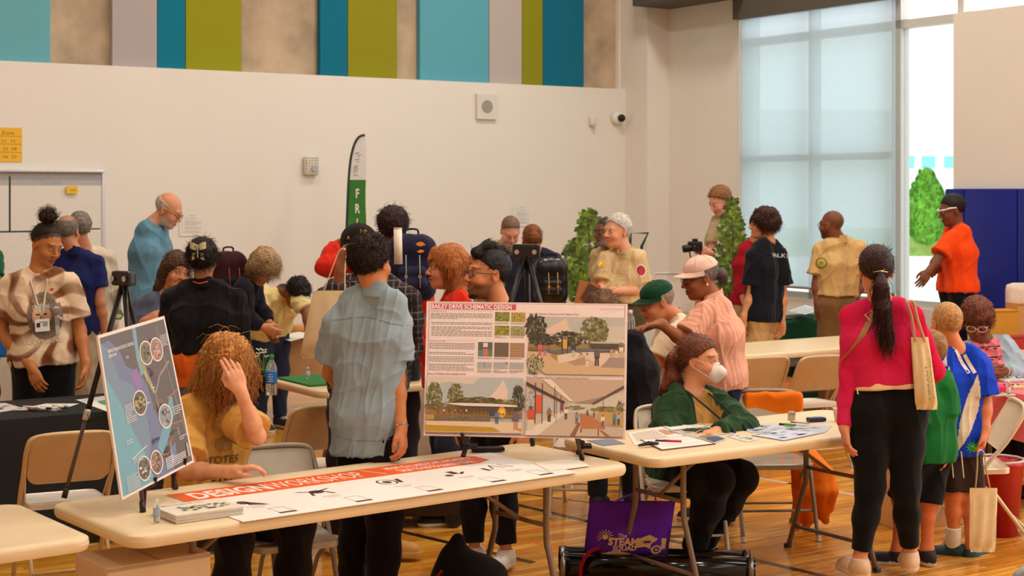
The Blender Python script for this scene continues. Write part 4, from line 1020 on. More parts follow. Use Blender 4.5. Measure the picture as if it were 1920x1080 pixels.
# draped tables
cloth_table('x', (-3.25, 8.47), 35.5, 3.6, .76, .745, (28, 27, 28), 'black tablecloth under markers and papers at the left', hang=.66, tlab='long table hidden under the black cloth at the left')
cloth_table('x', (-1.92, 13.72), 33, 1.9, .76, .74, (178, 138, 92), 'brown kraft paper cover on the display table with wooden discs', hang=.40, tlab='display table under brown kraft paper')
cloth_table('x', (-3.6, 12.2), 33, 2.2, .76, .74, (222, 214, 204), 'pale cloth on the far display table behind the tripod', hang=.6, tlab='far display table under a pale cloth')
cloth_table('x', (2.50, 14.60), 33, 1.45, .60, .78, (10, 84, 46), 'dark green tablecloth on the table by the ranger facing the window', hang=.72, tlab='table under the dark green cloth')
cloth_table('x', (3.80, 9.95), 24, 1.7, .86, .745, (232, 112, 118), 'pink tablecloth on the craft table at the right', hang=.28, tlab='craft table under the pink cloth')
cloth_table('x', (4.05, 11.75), 20, 1.4, .76, .76, (214, 176, 140), 'tan cover of the far table behind the seated pink woman', hang=.5, tlab='far table by the blue wall pads')
cloth_table('x', (.45, 13.7), 33, 1.7, .76, .80, (214, 222, 214), 'pale green cloth of the ranger display table', hang=.6, tlab='ranger display table behind the schematic board')
cloth_table('x', (1.05, 14.9), 33, 1.3, .76, .84, (222, 214, 204), 'pale cloth of the table under the far cut-out tree', hang=.6, tlab='table holding the cut-out tree')
# table with white top and green runner behind the gray shirt
T4 = table('white folding table with a green runner left of the gray-shirted man', (-.62, 10.44), 33, 1.86, .76, legcol=(160, 140, 120))
b = MB().color((52, 128, 62)); b.box((0, .10, .748), (1.78, .5, .012), bev=.004); o = b.build('green_runner', mat('table_linen', 'Col')); o.location = T4.location; o.rotation_euler = T4.rotation_euler; tag(o, 'green cloth runner on the white table left of the gray shirt', 'runner')
# white partition / box sides under tables
def boxobj(name, lab, cat, c, p, size, yaw=0, m=None, bev=.004, extra=None):
    r = root(name, p, math.radians(yaw)); b = MB().color(c); b.box((0, 0, size[2]/2), size, bev=bev); o = b.build('body', m or M_col, r)
    b = MB().color(tuple(v*.82 for v in c)); b.box((0, -size[1]/2-.001, size[2]-.012), (size[0]*.98, .003, .012)); b.box((0, 0, size[2]+.0005), (size[0]*.04, size[1], .001)); b.build('seam', m or M_col, r)
    if extra: extra(r)
    tag(r, lab, cat); return r
boxobj('cardboard_box', 'beige cardboard box on the floor behind the black trouser legs', 'box', (216, 170, 116), at(1718, 9.3), (.50, .34, .44), 20)
boxobj('white_box', 'tall white box standing beneath the left end of the banner table', 'box', (222, 196, 160), at(268, 5.92), (.42, .30, .60), 38, bev=.008)
boxobj('cardboard_box', 'orange brown box under the empty table, between the two tan chairs', 'box', (224, 140, 74), at(1440, 12.3), (.42, .3, .5), 25)
boxobj('grey_bin', 'light grey storage bin behind the schematic board, left of it', 'bin', (190, 176, 158), at(803, 11.5), (.36, .3, .66), 12)
boxobj('low_box', 'pale low box far under the tables right of the purple bag', 'box', (226, 190, 140), at(1290, 10.4), (.5, .3, .3), 14)
# rolling crate
r = root('rolling_crate', at(765, 9.25), math.radians(4))
b = MB().color((44, 26, 24)); b.box((0, 0, .20), (.62, .34, .26), bev=.015)
o = b.build('crate_body', M_plastic, r)
for k in range(3): MB().color((170, 160, 155)).box((-.2+k*.2, -.178, .275), (.13, .008, .012)).build('trim_bar', M_metal, r)
MB().color((60, 40, 36)).box((0, 0, .335), (.64, .36, .02), bev=.006).build('lid', M_plastic, r)
for sx in (-1, 1):
    for sy in (-1, 1): MB().color((20, 18, 18)).lathe([(.02, -.02), (.055, -.018), (.06, 0), (.055, .018), (.02, .02)], c=(sx*.27, sy*.15, .06), M=Matrix.Rotation(math.pi/2, 3, 'X')).build('wheel', M_plastic, r, smooth=True)
tag(r, 'dark rolling crate with small black wheels on the floor', 'crate')
# red bin
S = MB().color((176, 16, 18)); r = root('red_bin', at(1872, 8.95)); S.lathe([(.105, 0), (.14, .40), (.15, .41), (.15, .43), (.138, .43), (.10, .02)], n=24); S.build('bucket', M_plastic, r, smooth=True); MB().color((200, 190, 190)).tube([(.146*math.cos(q/12*6.283), .146*math.sin(q/12*6.283), .435) for q in range(12)], .008, 6, closed=True).build('rim', M_plastic, r); tag(r, 'red bin under the pink craft table', 'bin')
# black tripod-tube cases on the floor
r = root('tube_case', P(1050, 1045, 7.9)); r.location.z = .0
for i, (z, y) in enumerate(((.075, 0), (.075, .15))):
    b = MB().color((16, 15, 17)); b.tube([(0, y, z), (.98, y-.10, z)], .062, 18); b.build('tube', mat('black_gloss', (14, 14, 16), rough=.1), r, smooth=True)
    for x in (.02, .96): b = MB().color((150, 140, 140)); b.tube([(x-.012, y-.10*x, z), (x+.012, y-.10*x-.003, z)], .065, 18); b.build('end_ring', M_metal, r, smooth=True)
b = MB().color((150, 12, 14)); b.tube(smoothpts([(.10, -.07, .02), (.11, -.075, .10), (.16, -.03, .155), (.26, .03, .15), (.27, -.07, .08)], 5), .010, 6); b.build('red_strap', M_cloth, r, smooth=True)
tag(r, 'glossy black tube cases with a red strap on the floor', 'case')
# black cap and bag heap at the bottom centre
S = Solid(); g = at(880, 7.05); S.ell(g+Vector((0, 0, .17)), (.19, .16, .17), None, .05); S.ell(g+Vector((-.06, -.02, .30)), (.08, .07, .09), None, .05); S.ell(g+Vector((-.05, 0, .38)), (.035, .035, .045), None, .03); S.ell(g+Vector((.12, 0, .08)), (.15, .14, .10), None, .06); S.cut(g, (0, 0, -1))
r = root('black_bag', g); o, _, _ = solid_obj('bag_body', S, .008, M_cloth, r, (16, 14, 16), lambda V_, N_: .01*sinnoise(V_, 4, 30)); o.matrix_parent_inverse = Matrix.Translation(-g)
b = MB().color((150, 20, 24)); b.tube(smoothpts([(-.20, -.12, .12), (-.17, -.13, .22), (-.12, -.10, .28)], 4), .006); b.build('piping', M_cloth, r, smooth=True); tag(r, 'crumpled black bag on the floor at the bottom centre', 'bag')
# ------------------------------------------------------------------ easels, boards, banner, papers
def easel(label, apex, feet, mid=None, c=(30, 22, 22), head=.055, tray=None):
    """apex point, three feet"""
    apex = Vector(apex); g = sum((Vector(f) for f in feet), Vector())/3; r = root('easel', (g.x, g.y, Vector(feet[0]).z)); inv = Matrix.Translation(-r.location); parts = []
    for i, f in enumerate(feet):
        f = Vector(f); q = apex.lerp(f, .62); top = apex+(f-apex).normalized()*.03
        a = MB().color(c).tube([top, q], .011*head/.06, 8); o = a.build('leg', M_metal2, None, smooth=True); parts.append(o)
        a = MB().color((92, 70, 60)).tube([q, f], .0085, 8); a.build('leg_extension', M_metal2, o, smooth=True)
        a = MB().color((180, 175, 170)).tube([q-(f-apex).normalized()*.015, q+(f-apex).normalized()*.03], .0145, 8); a.build('clamp', M_metal, o, smooth=True)
        a = MB().color((20, 18, 18)).tube([f, f+(apex-f).normalized()*.04], .012, 8); a.build('rubber_foot', M_plastic, o, smooth=True)
    b = MB().color(c); dv = (Vector(feet[1])-Vector(feet[0])); dv.z = 0; dv.normalize(); M_ = Matrix((dv, dv.cross(Vector((0, 0, -1))), Vector((0, 0, 1)))).transposed()
    b.box(apex, (.10*head/.055, .045, .055*head/.055), M=M_, bev=.012); parts.append(b.build('head', M_plastic, None))
    b = MB().color((190, 188, 186)); 
    for sg in (-1, 1): b.lathe([(.001, 0), (.010, 0), (.012, .004)], c=apex+dv*sg*.032*head/.055+M_ @ Vector((0, -.028, .0)), M=M_ @ Matrix.Rotation(math.pi/2, 3, 'X'), n=12)
    parts.append(b.build('bolt', M_metal, None))
    hub = apex.lerp(g, .55); hub.z = apex.z+(Vector(feet[0]).z-apex.z)*.60
    for f in feet:
        parts.append(MB().color(c).tube([hub, apex.lerp(Vector(f), .66)], .005, 6).build('spreader', M_metal2, None))
    for o in parts: o.parent = r; o.matrix_parent_inverse = inv
    tag(r, label, 'easel'); return r
M_metal2 = mat('black_tube', 'Col', rough=.35, metal=.4)
def board(name, label, cat, A, B, C, D_, thick, edge, draw, face=(235, 228, 222)):
    """A top-left, B top-right, C bottom-right, D bottom-left (world)"""
    A, B, C, D_ = map(Vector, (A, B, C, D_)); n = (B-A).cross(C-A).normalized(); eye = Vector((0, 0, CAMH)); D_ = eye+(D_-eye)*((A-eye).dot(n)/(D_-eye).dot(n))
    if n.y > 0: n = -n
    org = (C+D_)/2; r = root(name, org)
    def q(x, y, z=0.0): return A*(1-x)*(1-y)+B*x*(1-y)+C*x*y+D_*(1-x)*y+n*z-org
    b = MB().color(edge); vs = [q(0, 0), q(1, 0), q(1, 1), q(0, 1), q(0, 0, -thick), q(1, 0, -thick), q(1, 1, -thick), q(0, 1, -thick)]
    b.add(vs, [(0, 3, 2, 1), (4, 5, 6, 7), (0, 1, 5, 4), (1, 2, 6, 5), (2, 3, 7, 6), (3, 0, 4, 7)]); b.build('foam_board', M_print, r)
    sh_ = Sheet(lambda x, y, z: q(x, y, z)); draw(sh_); sh_.build('print', r, mat('board_print', 'Col', rough=.42, noise=.03, nscale=60)); tag(r, label, cat); return r
RR = random.Random(11)
def textlines(sh, x0, y0, x1, y1, n, c, th=.5, gap=None):
    dy = (y1-y0)/n
    for i in range(n):
        if gap and i in gap: continue
        x = x0; y = y0+i*dy; xe = x1 if RR.random() > .25 else x0+(x1-x0)*RR.uniform(.4, .95)
        while x < xe:
            w = RR.uniform(.10, .22)*(x1-x0)*.35; sh.rect(x, y, min(x+w, xe), y+dy*th, c); x += w+(x1-x0)*.012
def foliage(sh, cx, cy, rx, ry, cols, n=40, s=.25):
    n = int(n*2.6); s *= .62
    for k in range(n):
        a = RR.uniform(0, 6.28); q = math.sqrt(RR.random()); sh.ell(cx+rx*q*math.cos(a), cy+ry*q*math.sin(a), rx*s*RR.uniform(.5, 1.2), ry*s*RR.uniform(.5, 1.2), cols[RR.randrange(len(cols))], 7, .3, RR)
        if k % 26 == 25: sh.layer()
    sh.layer()
def figure(sh, x, y, h, top, bot, skin=(120, 80, 60), ar=.63):
    w = h*.16*ar; sh.poly([(x-w*.8, y), (x-w*.1, y), (x, y-h*.45), (x+w*.1, y), (x+w*.8, y), (x+w*.7, y-h*.5), (x-w*.7, y-h*.5)], bot)
    sh.poly([(x-w, y-h*.42), (x+w, y-h*.42), (x+w*1.1, y-h*.82), (x-w*1.1, y-h*.82)], top); sh.ell(x, y-h*.91, h*.075*ar, h*.085, skin, 9)
def bailey(sh):
    PK = (196, 84, 96); T = (92, 82, 84); G = (146, 134, 132)
    X = lambda px: (px-22)/1520.0
    Y = lambda py: (py-22)/1014.0
    for (a, b_, c, d_) in ((.012, .008, .988, .011), (.012, .985, .988, .990), (.012, .008, .0145, .99), (.985, .008, .988, .99)): sh.rect(a, b_, c, d_, (186, 96, 110))
    sh.rect(.022, .016, .445, .060, PK); sh.layer()
    sh.text(.024, .053, 'BAILEY DRIVE SCHEMATIC DESIGN', .046, (248, 236, 232), .022, sx=.56)
    sh.text(.985, .050, 'DESIGNWORKSHOP', .022, (206, 190, 186), .01, sx=.62, align='RIGHT')
    sh.text(X(50), Y(104), 'PLANTING PALETTE', .015, PK, 0, sx=.6); sh.line(X(50), Y(94), X(530), Y(94), .001, G)
    textlines(sh, X(56), Y(114), X(520), Y(162), 5, T, .40); textlines(sh, X(62), Y(184), X(520), Y(296), 10, T, .38, (2,))
    sh.text(X(50), Y(336), 'MATERIAL PALETTE', .015, PK, 0, sx=.6); sh.line(X(50), Y(325), X(405), Y(325), .001, G)
    textlines(sh, X(50), Y(345), X(392), Y(395), 5, T, .40); textlines(sh, X(50), Y(415), X(388), Y(560), 13, T, .38, (2, 7))
    # small swatches
    for (a, b_, c, d_, base, cs) in ((540, 98, 650, 172, (110, 140, 50), ((160, 60, 40), (190, 200, 90), (60, 110, 30), (206, 90, 60))), (663, 100, 770, 174, (170, 140, 50), ((200, 170, 90), (120, 110, 40), (220, 200, 130))),
                              (540, 205, 650, 280, (150, 140, 50), ((80, 90, 40), (190, 170, 70), (60, 70, 36))), (660, 207, 768, 282, (160, 150, 100), ((70, 80, 40), (120, 120, 60), (200, 190, 150)))):
        sh.rect(X(a), Y(b_), X(c), Y(d_), base); sh.layer()
        for k in range(60):
            x, y = RR.uniform(a+6, c-6), RR.uniform(b_+5, d_-5); sh.ell(X(x), Y(y), .0035*RR.uniform(.5, 1.2), .005*RR.uniform(.4, 1.2), cs[RR.randrange(len(cs))], 6, .2, RR)
        sh.layer()
    for (a, c) in ((540, 650), (660, 770)): textlines(sh, X(a), Y(182), X(a+100), Y(196), 2, G, .4); textlines(sh, X(a), Y(288), X(a+100), Y(302), 2, G, .4)
    sh.rect(X(418), Y(334), X(526), Y(442), (96, 90, 88)); sh.rect(X(540), Y(336), X(648), Y(444), (116, 98, 76)); sh.rect(X(658), Y(337), X(768), Y(445), (190, 146, 104)); sh.layer()
    sh.rect(X(455), Y(340), X(490), Y(372), (226, 206, 196)); sh.rect(X(418), Y(395), X(455), Y(442), (96, 120, 130)); sh.rect(X(455), Y(385), X(492), Y(440), (196, 110, 90)); sh.rect(X(492), Y(390), X(526), Y(442), (100, 120, 80))
    for k in range(9): sh.rect(X(540), Y(341+k*12), X(648), Y(345+k*12), (88, 76, 60)); sh.rect(X(658), Y(342+k*12), X(768), Y(346+k*12), (120, 80, 52))
    for a in (415, 536, 656): sh.rect(X(a), Y(486), X(a+108), Y(534), (172, 168, 162)); textlines(sh, X(a), Y(452), X(a+105), Y(466), 2, G, .4); textlines(sh, X(a), Y(544), X(a+105), Y(570), 3, G, .4)
    sh.layer(); sh.rect(X(467), Y(486), X(470), Y(530), (60, 56, 54)); sh.line(X(415), Y(500), X(523), Y(515), .001, (130, 126, 122)); sh.poly([(X(620), Y(487)), (X(643), Y(487)), (X(643), Y(502))], (90, 86, 82)); sh.line(X(536), Y(512), X(643), Y(494), .001, (130, 126, 122)); sh.line(X(656), Y(500), X(764), Y(520), .001, (130, 126, 122))
    sh.text(X(42), Y(586), 'View of Pavilion from Bailey Drive', .022, (186, 110, 118), .006, sx=.62)
    sh.text(X(797), Y(116), 'View of Western Gateway from Bailey Drive', .022, (186, 110, 118), .006, sx=.62)
    sh.text(X(786), Y(604), 'View of Pavilion Interior Looking West to Garner Road', .022, (186, 110, 118), .006, sx=.62)
    # picture 1 : gateway
    sh.rect(X(794), Y(130), X(1524), Y(572), (214, 196, 176)); sh.layer(); sh.rect(X(794), Y(130), X(1524), Y(270), (186, 178, 168)); sh.layer()
    sh.poly([(X(930), Y(230)), (X(1080), Y(140)), (X(1100), Y(220)), (X(1150), Y(260)), (X(900), Y(260))], (222, 190, 166)); sh.rect(X(1380), Y(200), X(1524), Y(300), (202, 190, 170)); sh.layer()
    sh.rect(X(794), Y(330), X(1524), Y(400), (150, 120, 70)); sh.layer(); foliage(sh, X(1290), Y(250), .068, .12, ((128, 118, 62), (104, 100, 52), (150, 136, 76), (86, 84, 44)), 70, .22)
    foliage(sh, X(850), Y(215), .050, .10, ((62, 56, 34), (90, 76, 44), (44, 40, 26), (110, 90, 56)), 70, .22); foliage(sh, X(900), Y(310), .065, .045, ((64, 56, 34), (92, 78, 44), (50, 46, 30)), 45); foliage(sh, X(1090), Y(300), .075, .055, ((58, 54, 34), (88, 80, 46), (110, 96, 56)), 60); foliage(sh, X(1440), Y(335), .05, .015, ((150, 130, 70), (176, 150, 90)), 20)
    sh.rect(X(794), Y(372), X(960), Y(396), (120, 100, 46)); sh.poly([(X(920), Y(396)), (X(1190), Y(376)), (X(1420), Y(376)), (X(1420), Y(392)), (X(1080), Y(420)), (X(930), Y(414))], (104, 100, 100)); sh.layer()
    sh.rect(X(1265), Y(322), X(1480), Y(334), (196, 182, 160)); sh.rect(X(1270), Y(334), X(1475), Y(368), (74, 60, 46)); sh.poly([(X(794), Y(400)), (X(920), Y(404)), (X(1010), Y(430)), (X(1524), Y(400)), (X(1524), Y(572)), (X(930), Y(572)), (X(794), Y(480))], (206, 170, 128)); sh.layer()
    sh.poly([(X(950), Y(425)), (X(1015), Y(425)), (X(1015), Y(475))], (176, 132, 40)); sh.poly([(X(1015), Y(428)), (X(1030), Y(490)), (X(1150), Y(462)), (X(1190), Y(410)), (X(1150), Y(404))], (222, 196, 172)); sh.poly([(X(1190), Y(404)), (X(1340), Y(512)), (X(1410), Y(450)), (X(1410), Y(414)), (X(1300), Y(400))], (220, 192, 168)); sh.poly([(X(1410), Y(440)), (X(1524), Y(440)), (X(1524), Y(520)), (X(1345), Y(514))], (160, 136, 122)); sh.poly([(X(1090), Y(480)), (X(1220), Y(440)), (X(1260), Y(495)), (X(1150), Y(505))], (178, 140, 112)); sh.layer()
    sh.rect(X(1048), Y(278), X(1054), Y(422), (60, 46, 36)); sh.rect(X(1088), Y(280), X(1094), Y(412), (60, 46, 36)); sh.rect(X(1056), Y(285), X(1088), Y(380), (214, 156, 40)); sh.layer(); sh.rect(X(1060), Y(290), X(1084), Y(305), (70, 90, 130))
    for (x, y, h, t_, b_) in ((885, 437, 105, (206, 96, 92), (206, 96, 92)), (922, 435, 98, (150, 110, 96), (170, 130, 110)), (1137, 440, 110, (60, 56, 70), (196, 170, 150)), (1242, 512, 105, (206, 190, 160), (220, 200, 176)), (1315, 505, 140, (96, 84, 66), (80, 60, 50)), (1424, 430, 60, (210, 150, 140), (190, 150, 120)), (1462, 440, 62, (220, 210, 200), (200, 190, 180)), (1498, 440, 96, (224, 208, 190), (190, 170, 150)), (1156, 338, 60, (160, 130, 70), (150, 120, 60))): figure(sh, X(x), Y(y), h/1014, t_, b_)
    sh.layer(); foliage(sh, X(850), Y(500), .042, .075, ((120, 110, 60), (150, 140, 80), (84, 80, 44)), 50, .2); foliage(sh, X(850), Y(500), .038, .068, ((240, 228, 206), (226, 214, 190)), 40, .09)
    # picture 2 : pavilion
    sh.rect(X(36), Y(606), X(760), Y(1016), (178, 180, 176)); sh.layer(); sh.poly([(X(36), Y(606)), (X(440), Y(606)), (X(380), Y(660)), (X(200), Y(640)), (X(36), Y(680))], (214, 194, 176)); sh.poly([(X(500), Y(760)), (X(560), Y(700)), (X(610), Y(620)), (X(650), Y(700)), (X(640), Y(790)), (X(500), Y(790))], (226, 196, 178)); sh.layer()
    foliage(sh, X(95), Y(750), .038, .10, ((120, 110, 58), (96, 92, 48), (146, 134, 78)), 55, .22); foliage(sh, X(255), Y(745), .036, .09, ((124, 112, 60), (96, 92, 48), (150, 136, 80)), 50, .22); foliage(sh, X(430), Y(790), .12, .035, ((92, 84, 44), (124, 106, 54), (76, 70, 40)), 70); foliage(sh, X(725), Y(770), .030, .10, ((56, 52, 30), (86, 76, 42)), 40); foliage(sh, X(180), Y(830), .10, .03, ((150, 110, 46), (120, 96, 44)), 40); foliage(sh, X(650), Y(800), .05, .03, ((120, 104, 54), (150, 120, 56)), 25)
    sh.rect(X(36), Y(860), X(760), Y(905), (146, 106, 48)); sh.rect(X(270), Y(826), X(700), Y(880), (96, 68, 40)); sh.layer(); sh.poly([(X(290), Y(800)), (X(540), Y(802)), (X(720), Y(812)), (X(718), Y(824)), (X(330), Y(822)), (X(160), Y(806))], (232, 214, 196)); sh.rect(X(300), Y(824), X(690), Y(832), (70, 50, 36)); sh.rect(X(36), Y(890), X(100), Y(926), (190, 140, 60)); sh.rect(X(100), Y(892), X(520), Y(936), (120, 96, 66)); sh.layer()
    foliage(sh, X(310), Y(915), .13, .018, ((140, 120, 90), (96, 80, 52), (160, 140, 110)), 70, .1); sh.rect(X(36), Y(936), X(760), Y(1016), (222, 190, 156)); sh.layer(); sh.poly([(X(36), Y(965)), (X(540), Y(975)), (X(605), Y(1010)), (X(36), Y(1012))], (190, 140, 26)); sh.poly([(X(700), Y(985)), (X(756), Y(980)), (X(756), Y(1006))], (190, 140, 26)); sh.layer()
    for k in range(14): sh.rect(X(300+k*28), Y(832), X(303+k*28), Y(890), (60, 44, 32))
    sh.ell(X(606), Y(866), .021, .040, (222, 156, 40), 14); sh.rect(X(512), Y(836), X(556), Y(890), (70, 66, 70)); sh.layer(); sh.ell(X(606), Y(858), .010, .016, (240, 190, 90), 10); sh.ell(X(594), Y(880), .004, .006, (130, 70, 20), 8); sh.ell(X(618), Y(880), .004, .006, (130, 70, 20), 8)
    figure(sh, X(570), Y(952), 100/1014, (90, 120, 150), (80, 100, 130)); figure(sh, X(712), Y(990), 140/1014, (110, 90, 110), (190, 130, 100)); 
    for k in range(7): figure(sh, X(130+k*42), Y(882), 40/1014, ((180, 80, 50), (220, 200, 180), (90, 70, 50), (200, 140, 60))[k % 4], (110, 80, 60))
    sh.layer()
    # picture 3 : interior
    sh.rect(X(786), Y(612), X(1522), Y(1030), (196, 168, 140)); sh.layer(); sh.poly([(X(786), Y(612)), (X(1522), Y(612)), (X(1522), Y(650)), (X(1290), Y(796)), (X(1060), Y(790)), (X(786), Y(640))], (194, 164, 138)); sh.poly([(X(786), Y(690)), (X(1060), Y(800)), (X(1060), Y(850)), (X(900), Y(870)), (X(786), Y(900))], (188, 180, 172)); sh.poly([(X(1100), Y(800)), (X(1522), Y(700)), (X(1522), Y(860)), (X(1100), Y(860))], (204, 190, 170)); sh.layer()
    foliage(sh, X(830), Y(780), .035, .085, ((150, 146, 140), (120, 116, 108), (206, 196, 186)), 60, .12); foliage(sh, X(1400), Y(830), .08, .020, ((120, 100, 46), (160, 130, 60)), 40); foliage(sh, X(1500), Y(810), .018, .045, ((130, 106, 56), (100, 84, 44)), 25); foliage(sh, X(1160), Y(822), .045, .014, ((150, 140, 100), (110, 104, 60)), 25)
    sh.rect(X(1330), Y(850), X(1522), Y(960), (190, 150, 80)); sh.poly([(X(786), Y(900)), (X(1060), Y(850)), (X(1522), Y(960)), (X(1522), Y(1030)), (X(786), Y(1030))], (196, 172, 150)); sh.layer(); sh.poly([(X(786), Y(1000)), (X(1040), Y(860)), (X(1080), Y(866)), (X(880), Y(1030)), (X(786), Y(1030))], (224, 204, 186))
    sh.poly([(X(786), Y(636)), (X(1080), Y(782)), (X(1074), Y(796)), (X(786), Y(664))], (70, 52, 40)); sh.poly([(X(1522), Y(652)), (X(1522), Y(676)), (X(1296), Y(798)), (X(1280), Y(792))], (90, 66, 48)); sh.poly([(X(900), Y(614)), (X(970), Y(614)), (X(1140), Y(776)), (X(1112), Y(776))], (226, 208, 190)); sh.layer()
    for (x, y0, y1, w) in ((856, 643, 945, 7), (908, 645, 945, 6), (1002, 670, 905, 5), (1016, 715, 935, 3), (1048, 740, 880, 4), (1066, 765, 870, 3), (1368, 765, 830, 3)): sh.rect(X(x-w/2), Y(y0), X(x+w/2), Y(y1), (66, 48, 38))
    sh.poly([(X(860), Y(730)), (X(905), Y(738)), (X(905), Y(862)), (X(860), Y(868))], (216, 84, 40)); sh.rect(X(1050), Y(795), X(1064), Y(842), (150, 50, 70)); sh.poly([(X(1190), Y(868)), (X(1260), Y(868)), (X(1384), Y(955)), (X(1384), Y(978)), (X(1200), Y(975))], (186, 112, 64)); sh.poly([(X(1120), Y(1030)), (X(1180), Y(930)), (X(1200), Y(940)), (X(1160), Y(1030))], (140, 90, 56)); sh.rect(X(1200), Y(975), X(1208), Y(1005), (60, 44, 36)); sh.rect(X(1330), Y(978), X(1337), Y(1030), (60, 44, 36)); sh.poly([(X(1340), Y(985)), (X(1360), Y(985)), (X(1425), Y(1028)), (X(1390), Y(1030))], (150, 100, 66)); sh.layer()
    for (x, y, h, t_, b_) in ((825, 992, 180, (206, 76, 50), (214, 196, 160)), (962, 930, 105, (150, 100, 80), (60, 44, 40)), (1088, 910, 90, (226, 214, 200), (90, 70, 56)), (1170, 945, 90, (120, 140, 170), (110, 100, 100)), (1365, 960, 90, (224, 206, 190), (120, 90, 80)), (1452, 945, 92, (110, 120, 120), (90, 80, 70)), (1484, 945, 92, (150, 170, 180), (80, 70, 66)), (1250, 885, 50, (90, 110, 150), (90, 70, 60)), (1300, 890, 45, (160, 110, 80), (90, 70, 60))): figure(sh, X(x), Y(y), h/1014, t_, b_)
# schematic board leaning on its table-top easel
bd = 7.08
board('schematic_board', 'large landscape board headed Bailey Drive Schematic Design on an easel', 'board', P(800, 565, 7.32), P(1177, 570, 7.34), P(1173, 823, 7.04), P(794, 816, 7.02), .008, (236, 214, 206), bailey)
# easel 2 : tripod on the table
ft = [onz(868, 857, .742), onz(1092, 863, .742), onz(985, 834, .742)]
ap = P(987, 472, 7.62); ft[2] = Vector((ap.x+.03, 7.70, .742)); ft[2] = on(T1, *localpt(T1, ft[2])[:2]); ft[2].y = min(ft[2].y, 7.55)
easel('black tripod easel on the banner table carrying the schematic board', ap, ft, head=.075)
for (x, lab) in ((875, 'left'), (1089, 'right')):
    dd = 7.02 if x < 1000 else 7.25; mb = MB().color((36, 22, 22)); mb.tube([P(x-10, 812, dd-.03), P(x-2, 830, dd-.02), P(x+4, 838, dd+.03)], [.007, .012, .012], 8); mb.tube([P(x+3, 826, dd+.02), P(x-6, 853, dd)], [.014, .010], 8)
    mb.box(P(x+8, 836, dd+.04), (.06, .08, .014)); o = mb.build('easel_clip', M_metal2); tag(o, 'black board clip on the %s leg of the table-top easel' % lab, 'clip')
